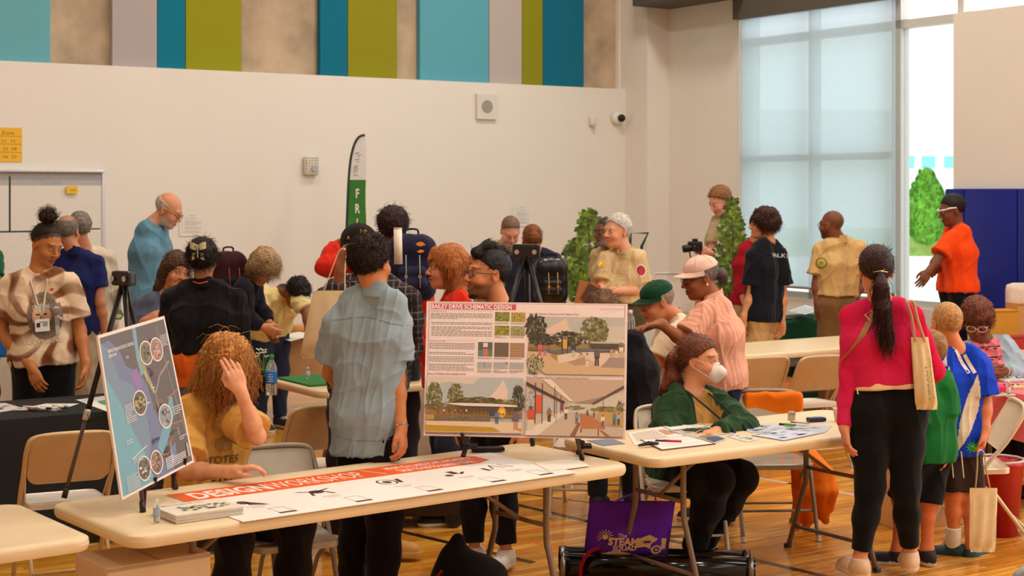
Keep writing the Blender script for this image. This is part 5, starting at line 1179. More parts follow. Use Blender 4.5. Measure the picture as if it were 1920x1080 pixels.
# map board + easel 1 (on left end of banner table)
def mapdraw(sh):
    rr = RR
    sh.rect(.02, .02, .98, .985, (98, 88, 84)); sh.layer()
    for k in range(26): x, y = rr.uniform(.48, .80), rr.uniform(.05, .84); sh.poly([(x, y), (x+rr.uniform(.03, .15), y+.01), (x+rr.uniform(.02, .14), y+rr.uniform(.03, .12)), (x-.01, y+.05)], (rr.randint(88, 112), rr.randint(78, 100), rr.randint(74, 94)))
    sh.poly([(.02, .06), (.14, .05), (.26, .13), (.32, .24), (.48, .30), (.56, .40), (.60, .55), (.66, .70), (.72, .85), (.72, .985), (.02, .985)], (112, 118, 148)); sh.layer()
    sh.poly([(.02, .06), (.12, .10), (.20, .30), (.35, .36), (.46, .50), (.50, .70), (.44, .80), (.40, .985), (.02, .985)], (118, 134, 152)); sh.layer()
    sh.poly([(.02, .26), (.10, .36), (.22, .52), (.28, .66), (.38, .80), (.44, .985), (.02, .985)], (112, 160, 172))
    sh.poly([(.49, .02), (.54, .02), (.53, .20), (.57, .32), (.50, .33), (.48, .22)], (120, 158, 172)); sh.poly([(.55, .80), (.64, .72), (.78, .60), (.84, .52), (.88, .54), (.86, .64), (.74, .76), (.60, .86)], (112, 156, 172)); sh.poly([(.70, .95), (.74, .84), (.80, .82), (.78, .92)], (106, 128, 160)); sh.poly([(.36, .30), (.46, .27), (.50, .40), (.42, .42)], (146, 108, 160)); sh.layer()
    sh.poly([(.52, .26), (.57, .24), (.60, .34), (.66, .46), (.63, .47), (.56, .36)], (150, 150, 96)); sh.poly([(.53, .24), (.56, .23), (.57, .27)], (196, 90, 70)); sh.layer()
    W = (232, 222, 216); Rr = (196, 110, 100)
    for pts, c, w in ((((.66, .47), (.76, .37), (.93, .30)), (160, 150, 146), .012), (((.84, .05), (.88, .30), (.93, .60), (.97, .80)), (150, 140, 136), .008), (((.60, .34), (.66, .50), (.66, .64), (.74, .66)), (190, 150, 150), .007), (((.80, .53), (.88, .52), (.97, .50)), Rr, .007), (((.80, .70), (.97, .71)), Rr, .006), (((.50, .62), (.48, .76), (.54, .92)), (130, 100, 140), .006), (((.60, .86), (.68, .87), (.74, .84), (.76, .78)), Rr, .006)):
        for i in range(len(pts)-1): sh.line(*pts[i], *pts[i+1], w, c)
    for pts in (((.56, .31), (.57, .38)), ((.62, .38), (.62, .43)), ((.62, .43), (.66, .43)), ((.46, .51), (.56, .51)), ((.68, .63), (.74, .63)), ((.72, .945), (.73, .80)), ((.20, .80), (.42, .76)), ((.87, .74), (.87, .79))):
        sh.line(*pts[0], *pts[1], .005, W)
    sh.layer()
    def photo(cx, cy, cols, rx=.085, ry=.072):
        sh.ell(cx, cy, rx+.010, ry+.008, W, 24); sh.layer(); sh.ell(cx, cy, rx, ry, cols[0], 24); sh.layer()
        for k in range(22): a = rr.uniform(0, 6.28); q = math.sqrt(rr.random())*.75; sh.ell(cx+rx*q*math.cos(a), cy+ry*q*math.sin(a), rx*.22, ry*.16, cols[rr.randrange(len(cols))], 6, .3, rr)
        sh.layer()
    photo(.63, .20, ((120, 110, 84), (150, 140, 106), (96, 88, 66))); photo(.785, .20, ((150, 120, 110), (226, 150, 120), (190, 160, 150))); photo(.42, .49, ((100, 84, 60), (176, 166, 96), (70, 60, 44))); photo(.73, .635, ((140, 140, 140), (170, 170, 172), (110, 110, 108)))
    photo(.33, .885, ((110, 96, 84), (220, 214, 210), (84, 70, 60)), .08, .068); photo(.50, .885, ((130, 104, 80), (84, 66, 50), (176, 150, 120)), .075, .068)
    sh.text(.09, .125, 'MAYBROOK MEADOWS EXISTING CONDITIONS', .030, W, .012, sx=.58); sh.text(.09, .155, 'GREENWAY MAP', .028, W, .012, sx=.55)
    for (a, b_, c, d_, n) in ((.86, .12, .98, .20, 7), (.20, .47, .34, .59, 9), (.84, .60, .97, .66, 4), (.08, .885, .25, .98, 8), (.20, .80, .34, .835, 3), (.86, .80, .97, .83, 2), (.15, .68, .24, .71, 2), (.33, .18, .37, .20, 2)): textlines(sh, a, b_, c, d_, n, (206, 200, 200), .45)
    textlines(sh, .62, .89, .90, .965, 6, W, .5); sh.rect(.93, .86, .96, .95, (170, 160, 154))
dm = 6.15
board('map_board', 'portrait map board with round photos on an easel at the left table end', 'board', P(183, 629, 6.02), P(308, 592, 6.42), P(364, 866, 6.34), P(229, 938, 5.88), .010, (232, 214, 204), mapdraw)
f1, f2, f3 = P(118, 932, 6.55), onz(268, 960, .742), onz(330, 917, .742)
f1 = Vector((f1.x, f1.y, .745)); f1 = onz(120, 934, .742)
easel('black tripod easel with a square head behind the map board', P(232, 522, 6.45), [f1, f2, f3], head=.062)
for (x, y, dd, lab) in ((274, 922, 6.06, 'nearer'), (330, 886, 6.25, 'farther')):
    mb = MB().color((52, 16, 20)); mb.tube([P(x-4, y-6, dd), P(x-5, y+38 if x < 300 else y+30, dd)], [.012, .008], 8); mb.tube([P(x-12, y, dd), P(x+16, y-14, dd+.04), P(x+18, y-26, dd+.03)], .008, 6); o = mb.build('easel_clip', M_metal2); tag(o, 'black board clip under the map board, %s one' % lab, 'clip')
# ------- banner on table 1
ban = root('table_banner', on(T1, .04, -.02, .7415), T1.rotation_euler[2]); BWd, BH = 2.02, .60
cs = [onz(313, 923, .7415), onz(868, 858, .7415), onz(1110, 884, .7415), onz(470, 975, .7415)]
def bl(w): return Matrix.Rotation(-ban.rotation_euler[2], 3, 'Z') @ (Vector(w)-ban.location)
A_, B_, C_, D2 = [bl(c) for c in (onz(310, 922, .7415), onz(915, 856, .7415), onz(1108, 884, .7415), onz(440, 980, .7415))]
x0, x1 = (A_.x+D2.x)/2, (B_.x+C_.x)/2; yt, yb = (A_.y+B_.y)/2, (C_.y+D2.y)/2
b = MB().color((242, 236, 228)); b.box(((x0+x1)/2, (yt+yb)/2, .001), (x1-x0, yt-yb, .002)); b.build('vinyl_sheet', M_print, ban)
sh = Sheet(lambda x, y, z: Vector((x0+(x1-x0)*x, yt+(yb-yt)*y, .002+z*2)))
OR = (232, 92, 22)
sh.poly([(0, .0), (0, .30), (.88, .30), (.93, .24), (.93, .06), (.89, 0)], OR); sh.layer(); Wt = (246, 236, 226); BR = (70, 40, 36)
asp = (x1-x0)/(yt-yb)
def fit(x, y, t, size, wd, c, bold=.0):
    v, f = text_geo(t, 1.0, bold); sh.text(x, y, t, size, c, bold, sx=wd/max(p.x for p in v)/size)
fit(.035, .24, 'DESIGN', .27, .215, Wt, .03); fit(.255, .24, 'WORKSHOP', .27, .275, Wt, -.005)
sh.line(.555, .04, .585, .25, .004, Wt)
fit(.615, .135, 'WHAT IS A LANDSCAPE ARCHITECT?', .115, .29, Wt, .02); fit(.63, .255, 'TALK TO US TO LEARN MORE!', .115, .25, Wt, .02)
for i, cx in enumerate((.10, .31, .52, .72, .88)):
    if i == 0: sh.ell(cx, .52, .014, .05, BR, 12); sh.poly([(cx+.01, .50), (cx+.035, .60), (cx+.045, .66), (cx+.0, .60)], BR)
    if i == 1: sh.ell(cx, .50, .022, .05, BR, 10); sh.line(cx-.045, .44, cx, .50, .012, BR); sh.line(cx, .50, cx+.045, .44, .012, BR); sh.line(cx-.02, .52, cx-.03, .60, .008, BR); sh.line(cx+.02, .52, cx+.03, .60, .008, BR)
    if i == 2:
        for k in range(14): a, a2 = k*.449, (k+1)*.449; sh.line(cx+.024*math.cos(a), .50+.085*math.sin(a), cx+.024*math.cos(a2), .50+.085*math.sin(a2), .006, BR)
        sh.ell(cx, .50, .012, .042, BR, 8); sh.line(cx+.030, .56, cx+.042, .44, .012, BR)
    if i == 3: sh.ell(cx-.02, .56, .012, .03, BR, 8); sh.poly([(cx, .44), (cx+.02, .44), (cx+.02, .54), (cx, .54)], BR); sh.line(cx+.02, .56, cx+.04, .50, .012, BR)
    if i == 4: sh.line(cx-.03, .55, cx-.01, .42, .005, BR); sh.line(cx-.01, .42, cx+.01, .55, .005, BR); sh.line(cx-.05, .48, cx-.05, .58, .012, BR); sh.line(cx+.02, .42, cx+.035, .56, .004, BR)
    # (the square code is left out, only its caption strip remains)
    sh.line(cx-.02, .66, cx+.03, .66, .012, (206, 170, 130)); sh.line(cx-.012, .70, cx+.022, .70, .010, (214, 186, 150))
    for (a, b2, c, d_) in ((.015, .76, .055, .765), (.015, .76, .0165, .90), (.0535, .76, .055, .90)): sh.rect(cx+a, b2, cx+c, d_, (150, 130, 126))
    sh.rect(cx+.012, .90, cx+.058, .935, BR)
sh.build('print', ban); tag(ban, 'orange and white paper banner reading Design Workshop on the long table', 'banner')
# ------- papers, stacks, small goods
def sheetobj(label, cs, z, c=(240, 234, 226), draw=None, thick=.0012, name='paper_sheet', cat='paper', group=None, lift=0.0):
    """cs four pixel corners (tl, tr, br, bl) lying on height z"""
    W4 = [onz(x, y, z+lift) for x, y in cs]; g = sum(W4, Vector())/4; r = root(name, g); q4 = [w-g for w in W4]
    b = MB().color(c); up = Vector((0, 0, thick)); b.add(q4+[v+up for v in q4], [(0, 1, 2, 3), (7, 6, 5, 4), (0, 4, 5, 1), (1, 5, 6, 2), (2, 6, 7, 3), (3, 7, 4, 0)])
    o = b.build('page', M_print, r)
    if draw:
        s_ = Sheet(lambda x, y, zz: q4[0]*(1-x)*(1-y)+q4[1]*x*(1-y)+q4[2]*x*y+q4[3]*(1-x)*y+Vector((0, 0, thick+zz*2))); draw(s_); s_.build('print', r)
    tag(r, label, cat, group); return r
def d_lines(s): textlines(s, .1, .12, .9, .9, 9, (150, 146, 150), .35)
def d_map(c1=(120, 126, 134), c2=(196, 196, 196)):
    def f(s):
        s.rect(.03, .03, .97, .97, c2); s.layer()
        for k in range(14): x, y = RR.uniform(.08, .8), RR.uniform(.08, .8); s.poly([(x, y), (x+.15, y+.02), (x+.12, y+.12), (x-.02, y+.08)], tuple(min(255, int(v*RR.uniform(.8, 1.35))) for v in c1))
        s.layer(); textlines(s, .1, .06, .6, .12, 1, (60, 60, 66), .8)
    return f
def d_photo(s): s.rect(.04, .05, .96, .5, (140, 130, 90)); s.rect(.04, .5, .96, .95, (60, 74, 120)); s.layer(); s.poly([(.1, .5), (.4, .3), (.7, .45), (.9, .5)], (90, 80, 50))
def d_form(s): textlines(s, .08, .15, .7, .8, 7, (170, 150, 130), .5); s.rect(.74, .2, .94, .6, (196, 150, 120))
tz = .7415
for (lab, cs, z, c, dr) in (('white printed flyer on the papers table left of the clipboard', ((1177, 812), (1240, 800), (1292, 822), (1190, 835)), tz, (240, 228, 214), d_form),
    ('greyish plan print on the papers table before the masked woman', ((1250, 808), (1330, 797), (1378, 812), (1300, 822)), tz, (200, 190, 176), d_map((150, 140, 126), (196, 184, 166))),
    ('blank white sheet at the masked woman elbow', ((1236, 796), (1308, 790), (1325, 800), (1258, 806)), tz+.001, (246, 240, 232), None),
    ('news leaflet with black headline in front of the masked woman', ((1318, 800), (1390, 783), (1412, 790), (1352, 806)), tz+.002, (214, 206, 198), lambda s: (d_lines(s), s.text(.2, .3, 'WELCOME', .2, (40, 36, 36), .02, sx=.8))),
    ('grey map print in the middle of the papers table', ((1376, 798), (1450, 793), (1480, 806), (1410, 812)), tz, (206, 208, 214), d_map()),
    ('large grey plan sheet nearest the pink sleeved woman', ((1455, 796), (1560, 798), (1545, 812), (1430, 808)), tz+.001, (206, 210, 218), d_map((110, 120, 140), (190, 194, 202))),
    ('wide blue grey map sheet at the near edge of the papers table', ((1408, 816), (1460, 806), (1540, 812), (1470, 826)), tz+.002, (196, 202, 214), d_map((120, 130, 160), (206, 212, 226))),
    ('landscape photo print beside the clipboard', ((1305, 818), (1330, 813), (1364, 823), (1340, 831)), tz+.001, (236, 230, 226), d_photo),
    ('small coloured card right of the photo print', ((1360, 818), (1380, 813), (1424, 824), (1400, 829)), tz, (232, 228, 222), d_map((150, 150, 120), (214, 206, 196))),
    ('blue grey print sticking out behind the schematic board', ((1100, 826), (1150, 823), (1172, 832), (1130, 836)), tz, (120, 130, 150), None),
    ('sheet of white paper at the right end of the banner table', ((1000, 868), (1078, 858), (1106, 874), (1030, 884)), tz+.003, (244, 232, 216), None),
    ('white handout left on the black cloth below the tie-dye woman', ((35, 767), (86, 757), (148, 757), (105, 771)), .750, (236, 230, 224), d_lines),
    ('printed folder on the black cloth at the far left', ((-40, 757), (10, 756), (45, 766), (-20, 776)), .750, (226, 222, 218), d_map((90, 96, 110), (206, 202, 200))),
    ('green and white leaflet on the black cloth beside the map board', ((150, 753), (205, 744), (215, 760), (206, 774)), .750, (236, 232, 224), lambda s: s.ell(.6, .4, .2, .3, (80, 150, 110), 12)),
    ('clear sleeved sheet behind the leaflet on the black cloth', ((142, 750), (200, 742), (206, 748), (160, 756)), .752, (220, 222, 226), d_lines)):
    sheetobj(lab, cs, z, c, dr)
# clipboard
cb = sheetobj('clipboard with white form on the near left corner of the papers table', ((1200, 826), (1290, 819), (1342, 833), (1240, 845)), tz, (120, 84, 56), lambda s: (s.rect(.03, .03, .97, .97, (244, 238, 232)), s.layer(), textlines(s, .15, .15, .9, .9, 6, (200, 196, 200), .3)), .004, 'clipboard', 'clipboard')
p = onz(1216, 838, tz)-cb.location; MB().color((50, 40, 40)).tube([p+Vector((-.05, -.03, .012)), p+Vector((.0, .0, .018)), p+Vector((.05, .03, .012))], [.006, .011, .006], 8).build('clip', M_metal, cb)
for (lab, a, e, c, rr_) in (('red marker pen lying on the clipboard', (1229, 826), (1278, 828), (200, 40, 30), .007), ('green marker pen on the papers table', (1461, 795), (1492, 797), (90, 170, 60), .007), ('thin silver pen beyond the green marker', (1482, 791), (1518, 794), (170, 180, 190), .004)):
    A2, B2 = onz(*a, tz+.008), onz(*e, tz+.008); r = root('marker_pen', (A2+B2)/2); A2 -= r.location; B2 -= r.location
    MB().color(c).tube([A2.lerp(B2, .3), B2], rr_).build('barrel', M_plastic, r, smooth=True); MB().color((60, 50, 50)).tube([A2, A2.lerp(B2, .3)], rr_*.85).build('cap', M_plastic, r, smooth=True); tag(r, lab, 'pen')
boxobj('tissue_pack', 'dark blue eyeglass case lying on the papers table', 'case', (40, 50, 92), onz(1530, 790, tz), (.10, .045, .022), 20, M_plastic, .006)
boxobj('stamp_block', 'small clear container with grey lid on the papers table', 'container', (196, 180, 166), onz(1484, 787, tz), (.035, .03, .045), 10, M_plastic, .004)
r = root('paper_cup', onz(1573, 790, tz)); MB().color((236, 214, 184)).lathe([(.022, 0), (.034, .07), (.036, .072), (.032, .07), (.02, .004)], n=20).build('cup', M_plastic, r, smooth=True); MB().color((240, 222, 196)).tube([(.035*math.cos(q/10*6.283), .035*math.sin(q/10*6.283), .071) for q in range(10)], .002, 5, closed=True).build('rim', M_plastic, r); tag(r, 'small cream paper tub beside the pink sleeve', 'cup')
# phone-like black box beside the easel leg
r = root('black_phone', onz(914, 846, tz), math.radians(8)); MB().color((18, 16, 18)).box((0, 0, .011), (.16, .07, .014), bev=.005).build('body', mat('black_gloss', (14, 14, 16), rough=.1), r); MB().color((60, 60, 64)).box((.0, 0, .0185), (.145, .06, .001)).build('screen', M_plastic, r); tag(r, 'black phone lying on the banner table behind the board clip', 'phone')
# stack of booklets
stk = root('booklet_stack', onz(372, 965, tz), math.radians(36)); 
for k in range(9):
    b = MB().color((232-k % 2*10, 220-k % 2*10, 206-k % 2*8)); ox, oy = RR.uniform(-.004, .004), RR.uniform(-.004, .004); b.box((ox, oy, .002+k*.0036), (.28, .21, .0032), M=rot('Z', RR.uniform(-1.5, 1.5)), bev=.0008); b.build('booklet', M_print, stk)
s_ = Sheet(lambda x, y, z: Vector((-.14+.28*x, .105-.21*y, .0345+z*2)))
s_.layer(); s_.text(.06, .2, 'MEADOW MASTER PLAN', .08, (110, 96, 80), .01, sx=.7)
for k in range(50): s_.ell(.5+RR.uniform(-.3, .38), .6+RR.uniform(-.18, .2), .035, .03, ((196, 180, 90), (120, 150, 150), (206, 190, 120), (90, 110, 110), (220, 200, 150))[k % 5], 7, .3, RR)
s_.build('cover_print', stk); tag(stk, 'stack of booklets with a coloured map cover on the banner table', 'booklets')
def bottle(label, p, h=.10, r0=.02, c=(225, 228, 232), capc=(240, 236, 230), lab=None, cat='bottle', labc=(60, 110, 190), group=None, water=False):
    r = root('bottle', p); gm = mat('clear_plastic', (235, 240, 242), rough=.08, trans=.85, ior=1.2)
    MB().lathe([(r0*.8, 0), (r0, .006), (r0, h*.22), (r0*.94, h*.26), (r0, h*.30), (r0, h*.62), (r0*.9, h*.72), (r0*.42, h*.86), (r0*.40, h*.90)], n=20).build('body', gm, r, smooth=True)
    MB().color(capc).lathe([(r0*.44, h*.88), (r0*.46, h*.9), (r0*.46, h*.985), (r0*.4, h)], n=16).build('cap', M_plastic, r, smooth=True)
    if labc:
        o = MB().color(labc).lathe([(r0*1.01, h*.30), (r0*1.015, h*.32), (r0*1.015, h*.58), (r0*1.01, h*.60)], n=20); o.build('label', M_print, r, smooth=True)
        mb = MB().color((210, 226, 240))
        for k in range(4): mb.box((0, -r0*1.02, h*(.36+.055*k)), (r0*(.9-.2*(k % 2)), .002, h*.018))
        mb.build('label_print', M_print, r)
    tag(r, label, cat, group); return r
bottle('tiny clear sanitiser bottle beside the booklet stack', onz(294, 980, tz), .088, .012, labc=(150, 170, 200), capc=(240, 232, 220))
bottle('water bottle with blue label and green cap on the black cloth', onz(509, 741, .75), .245, .035, capc=(40, 140, 60), labc=(40, 120, 200))
bottle('small sanitiser bottle with white cap on the green runner', onz(577, 710, .756), .075, .014, labc=(220, 220, 216))
bottle('clear bottle standing behind the schematic board right edge', P(1182, 640, 9.4), .19, .03, labc=None)
bottle('small clear sanitiser bottle on the pink cloth', onz(1891, 745, .75), .10, .014, labc=(236, 214, 196))
# markers on black cloth
mk = onz(75, 770, .752)
for k in range(9):
    c = ((200, 40, 40), (40, 60, 160), (240, 236, 230), (60, 150, 80), (30, 30, 34), (230, 150, 40), (240, 236, 230), (160, 40, 90), (40, 140, 160))[k]; a = RR.uniform(-.5, .5)
    r = root('marker_pen', mk+Vector((-.10+k*.026, RR.uniform(-.02, .02), .007+(k % 3)*.008)), a); MB().color((240, 236, 230)).tube([(-.05, 0, 0), (.035, 0, 0)], .006).build('barrel', M_plastic, r, smooth=True); MB().color(c).tube([(.035, 0, 0), (.065, 0, 0)], .0066).build('cap', M_plastic, r, smooth=True)
    tag(r, ('red', 'navy', 'white capped', 'green', 'black', 'orange', 'second white capped', 'magenta', 'teal')[k]+' marker pen in the heap on the black cloth', 'pen', 'marker pens heaped on the black cloth')
# flower vase
r = root('flower_vase', onz(490, 738, .75)); MB().color((16, 15, 18)).lathe([(.028, 0), (.032, .01), (.030, .10), (.026, .125), (.024, .12), (.026, .01)], n=20).build('vase', M_plastic, r, smooth=True)
for k in range(6):
    a = k*1.1; t_ = Vector((.03*math.cos(a), .03*math.sin(a), .22+.02*(k % 3))); o = MB().color((110, 150, 50)).tube(smoothpts([(0, 0, .08), t_*.6+Vector((0, 0, .03)), t_], 4), .003, 5); o = o.build('stem', M_col, r, smooth=True)
    f_ = MB().color((238, 232, 214))
    for q in range(5): aa = q*1.257; f_.add([t_, t_+Vector((.016*math.cos(aa-.4), .016*math.sin(aa-.4), .010)), t_+Vector((.028*math.cos(aa), .028*math.sin(aa), .014)), t_+Vector((.016*math.cos(aa+.4), .016*math.sin(aa+.4), .010))], [(0, 1, 2, 3)])
    f_.build('blossom', M_col, o)
    lf = MB().color((96, 140, 44)); b0 = Vector((0, 0, .12)); e_ = Vector((.05*math.cos(a+.6), .05*math.sin(a+.6), .15)); lf.add([b0, b0.lerp(e_, .5)+Vector((.01, .008, .01)), e_, b0.lerp(e_, .5)-Vector((.01, .008, -.01))], [(0, 1, 2, 3)]); lf.build('leaf', M_col, r)
tag(r, 'black vase of white and green flowers behind the water bottle', 'vase')
# wooden discs and goods on kraft table
def discobj(lab, px, py, rad, th, d_=None):
    r = root('wood_slice', onz(px, py, .745)); MB().color((206, 152, 92)).lathe([(rad*.98, 0), (rad, .005), (rad, th-.004), (rad*.98, th)], n=24).build('bark', M_col, r, smooth=True); MB().color((232, 190, 136)).lathe([(.001, th), (rad*.95, th), (rad*.95, th+.001)], n=24).build('cut_face', M_col, r)
    for k in (0.3, .55, .8): MB().color((190, 140, 84)).tube([(rad*k*math.cos(q/16*6.283), rad*k*math.sin(q/16*6.283), th+.001) for q in range(16)], .0015, 4, closed=True).build('growth_ring', M_col, r)
    tag(r, lab, 'wood slice', 'wood slices')
discobj('thick wooden slice at the right of the kraft table', 560, 620, .10, .055); discobj('thin wooden slice in the middle of the kraft table', 508, 626, .085, .025); discobj('small wooden slice at the left of the kraft table', 470, 622, .05, .03)
boxobj('display_box', 'black display box with white clip on the kraft table', 'box', (22, 18, 20), onz(496, 612, .745), (.32, .2, .065), 14, M_plastic)
r = root('white_container', onz(480, 605, .82)); MB().color((238, 236, 234)).box((0, 0, .04), (.12, .10, .08), bev=.01).build('tub', M_plastic, r); MB().color((246, 244, 242)).box((0, 0, .085), (.13, .11, .012), bev=.004).build('lid', M_plastic, r); tag(r, 'white lidded container on the black display box', 'container')
sheetobj('white paper sheet on the kraft table', ((520, 632), (560, 622), (590, 628), (545, 640)), .745, (240, 234, 226))
# far goods
boxobj('white_paper_box', 'white box on the ranger display table', 'box', (236, 236, 234), onz(1075, 567, .81), (.12, .1, .12), 10)
boxobj('paper_tray', 'stack of papers on the dark green cloth', 'papers', (226, 216, 204), P(1518, 604, 14.75)+Vector((0, 0, -.015)), (.52, .30, .06), 14)
sheetobj('loose white leaflet on top of the papers on the green cloth', ((1478, 583), (1510, 572), (1540, 580), (1510, 590)), .86, (236, 244, 244), d_lines)
r = root('small_sign', P(1245, 560, 12.2)); r.location.z = .80
boxobj('display_sign', 'white trifold display with map prints behind the green cap', 'display', (232, 226, 220), P(1262, 548, 14.0)-Vector((0, 0, .18)), (.34, .02, .36), 8, M_print)
bpy.data.objects.remove(r)
# hexagon badges / green things far left
for (lab, px, py, c) in (('round green sticker on the far display table', 192, 588, (60, 170, 130)), ('hexagonal painted badge on the far display table', 222, 590, (110, 150, 90))):
    r = root('badge', P(px, py, 11.4)); pts = [(.042*math.cos(math.radians(60*k)), .042*math.sin(math.radians(60*k))) for k in range(6)]; MB().color(c).prism(pts, 0, .006, M=Matrix.Rotation(math.pi/2, 3, 'X')).build('plate', M_print, r); MB().color((226, 220, 200)).prism([(x*.7, y*.35-.01) for x, y in pts], .006, .008, M=Matrix.Rotation(math.pi/2, 3, 'X')).build('picture', M_print, r); r.location.y -= 0; tag(r, lab, 'badge')
# craft goods on pink cloth: trays and beads
for k, (px, py, c, sx, sy, hh_) in enumerate(((1860, 735, (222, 40, 90), .20, .12, .04), (1895, 715, (196, 206, 214), .16, .10, .02), (1860, 712, (206, 196, 190), .16, .08, .02), (1905, 728, (214, 196, 160), .10, .08, .02), (1880, 742, (196, 190, 180), .14, .07, .012))):
    r = root('craft_tray', onz(px, py, .75), .3); MB().color(c).box((0, 0, hh_/2), (sx, sy, hh_), bev=.006).build('tray', M_plastic, r)
    for q in range(10): MB().color(((240, 236, 220), (230, 120, 60), (90, 150, 110), (220, 190, 80), (90, 70, 50))[q % 5]).lathe([(.002, 0), (.007, .004), (.007, .008), (.002, .012)], c=(RR.uniform(-sx*.4, sx*.4), RR.uniform(-sy*.35, sy*.35), hh_), n=8).build('bead', M_plastic, r)
    tag(r, ('hot pink craft tray', 'pale grey bead tray farthest right', 'grey bead tray beside the seated woman hands', 'small tan bead tray', 'flat silver dish at the cloth front')[k]+' on the pink cloth', 'tray', 'craft trays')
for k, (px, py, c, sz) in enumerate(((1872, 619, (214, 150, 40), (.26, .16, .27)), (1912, 617, (206, 150, 90), (.16, .16, .32)), (1882, 630, (176, 40, 30), (.5, .14, .10)), (1836, 618, (206, 196, 170), (.14, .12, .22)))):
    boxobj('goods_box', ('yellow goods box', 'brown paper bag box', 'low red goods box', 'small pale goods box')[k]+' on the far table by the blue pads', 'box', c, onz(px, py+24, .765), sz, 18)
# feather banner
r = root('feather_flag', P(672, 640, 14.6)); r.location.z = 0; fo = r.location.copy()
def FP(px, py): return P(px, py, 14.6)-fo
pole = [FP(646, 700), FP(648, 500), FP(651, 400), FP(655, 320), FP(662, 278), FP(672, 258), FP(684, 253)]; pole[0].z = 0
MB().color((40, 60, 50)).tube(smoothpts(pole, 5), .012, 8).build('pole', M_plastic, r, smooth=True)
edge = smoothpts([FP(650, 480), FP(652, 400), FP(656, 320), FP(663, 280), FP(673, 261), FP(685, 255)], 8); mb = MB()
for i in range(len(edge)-1):
    a, e = edge[i], edge[i+1]; py_ = HY+(CAMH-(a.z+fo.z))*F/14.6; mb.color((226, 226, 228) if py_ < 338 else (66, 128, 58)); R_ = lambda v: Vector((FP(686, 300).x+.004*math.sin(v.z*9), v.y+.01*math.sin(v.z*5), v.z)); mb.add([a, R_(a), R_(e), e, a+Vector((0, .01, 0)), R_(a)+Vector((0, .01, 0)), R_(e)+Vector((0, .01, 0)), e+Vector((0, .01, 0))], [(0, 1, 2, 3), (7, 6, 5, 4)])
mb.build('flag_cloth', M_clothfine, r)
sh = Sheet(lambda x, y, z: FP(x, y)+Vector((0, -.004-z*8, 0)))
for i, ch in enumerate('FRIENDS'): sh.text(670, 371+i*28, ch, 24, (228, 228, 224), .03, sx=.62, align='CENTER')
for k in range(8): sh.line(665+k % 3*4, 288+k*4, 674+k % 2*3, 286+k*4, 1.2, (110, 120, 100))
for k in range(4): sh.line(664+k*3, 312, 664+k*3, 324, 1, (160, 120, 100))
sh.text(671, 330, 'FRIENDS', 4, (110, 120, 100), .01, align='CENTER')
sh.build('lettering', r); tag(r, 'tall green and white feather banner against the wall', 'flag')
# cut-out trees
def cutout(label, px0, px1, pyt, pyb, dd, seed, narrow=False):
    rr = random.Random(seed); cx = (px0+px1)/2; g = P(cx, pyb, dd); r = root('tree_cutout', (g.x, g.y, 0)); hgt = (pyb-pyt)*dd/F; wid = (px1-px0)*dd/F; zb = g.z
    def prof(t): return (wid/2)*(min(1, (1-t)*1.7+.12))*(.35+.65*min(1, t*4+.5))*(1+.16*math.sin(t*19+seed))
    n = 30; L_ = []; R__ = []
    for i in range(n+1): t = i/n; L_.append((-prof(t)*(1 if t < .99 else .3), zb+t*hgt)); R__.append((prof(t)*(1+.1*math.sin(t*31+seed))*(1 if t < .99 else .3), zb+t*hgt))
    poly = L_+R__[::-1]; M_ = Matrix.Rotation(math.pi/2, 3, 'X'); b = MB().color((226, 224, 214)); b.prism([(x*1.06, z) for x, z in poly], -.006, .006, M=M_); b.build('foam_board', M_print, r)
    b = MB(); 
    tk = MB().color((110, 84, 60)).tube([(0, -.012, 0.0), (.01, -.012, zb+hgt*.5), (0, -.012, zb+hgt*.9)], [.02, .014, .006], 6, flat=.4); tk.build('trunk', M_print, r)
    for k in range(1100):
        t = rr.random()**1.15; w = prof(t)*.98; x = rr.uniform(-w, w); z = zb+t*hgt; s_ = .035*rr.uniform(.6, 1.3); a = rr.uniform(0, 6.28); g_ = rr.uniform(.55, 1.3); bump = math.sin(x*26+seed)*math.sin(z*22+seed*2)
        if bump < -.62 and rr.random() < .8: continue
        g_ *= 1+.3*bump; b.color((min(255, 96*g_), min(255, 122*g_), 40*g_)); y = -.010-rr.uniform(0, .004)
        b.add([(x, y, z), (x+s_*math.cos(a-.5), y-.002, z+s_*math.sin(a-.5)), (x+1.5*s_*math.cos(a), y-.001, z+1.5*s_*math.sin(a)), (x+s_*math.cos(a+.5), y-.002, z+s_*math.sin(a+.5))], [(0, 1, 2, 3)])
    o = b.build('leaves', M_print, r); o['kind'] = 'stuff'; tag(r, label, 'cutout'); return r
cutout('leafy green tree cut-out standing behind the white haired ranger', 1056, 1152, 397, 556, 13.5, 3)
cutout('taller narrow tree cut-out between the cameraman and the dark curly teen', 1332, 1412, 374, 595, 13.9, 5, True)
# hand truck handle behind the ranger
r = root('hand_truck', P(1205, 560, 14.6)); o_ = r.location.copy(); r.location.z = 0; o_.z = 0
MB().color((20, 70, 60)).tube([P(1178, 650, 14.6)-o_, P(1182, 437, 14.6)-o_, P(1215, 437, 14.6)-o_, P(1203, 462, 14.6)-o_, P(1198, 650, 14.6)-o_], .014, 8).build('handle', M_metal2, r, smooth=True); MB().color((30, 60, 52)).box((0, 0, .10), (.40, .3, .03)).build('base_plate', M_metal2, r); tag(r, 'dark green hand truck handle behind the white haired ranger', 'hand truck')
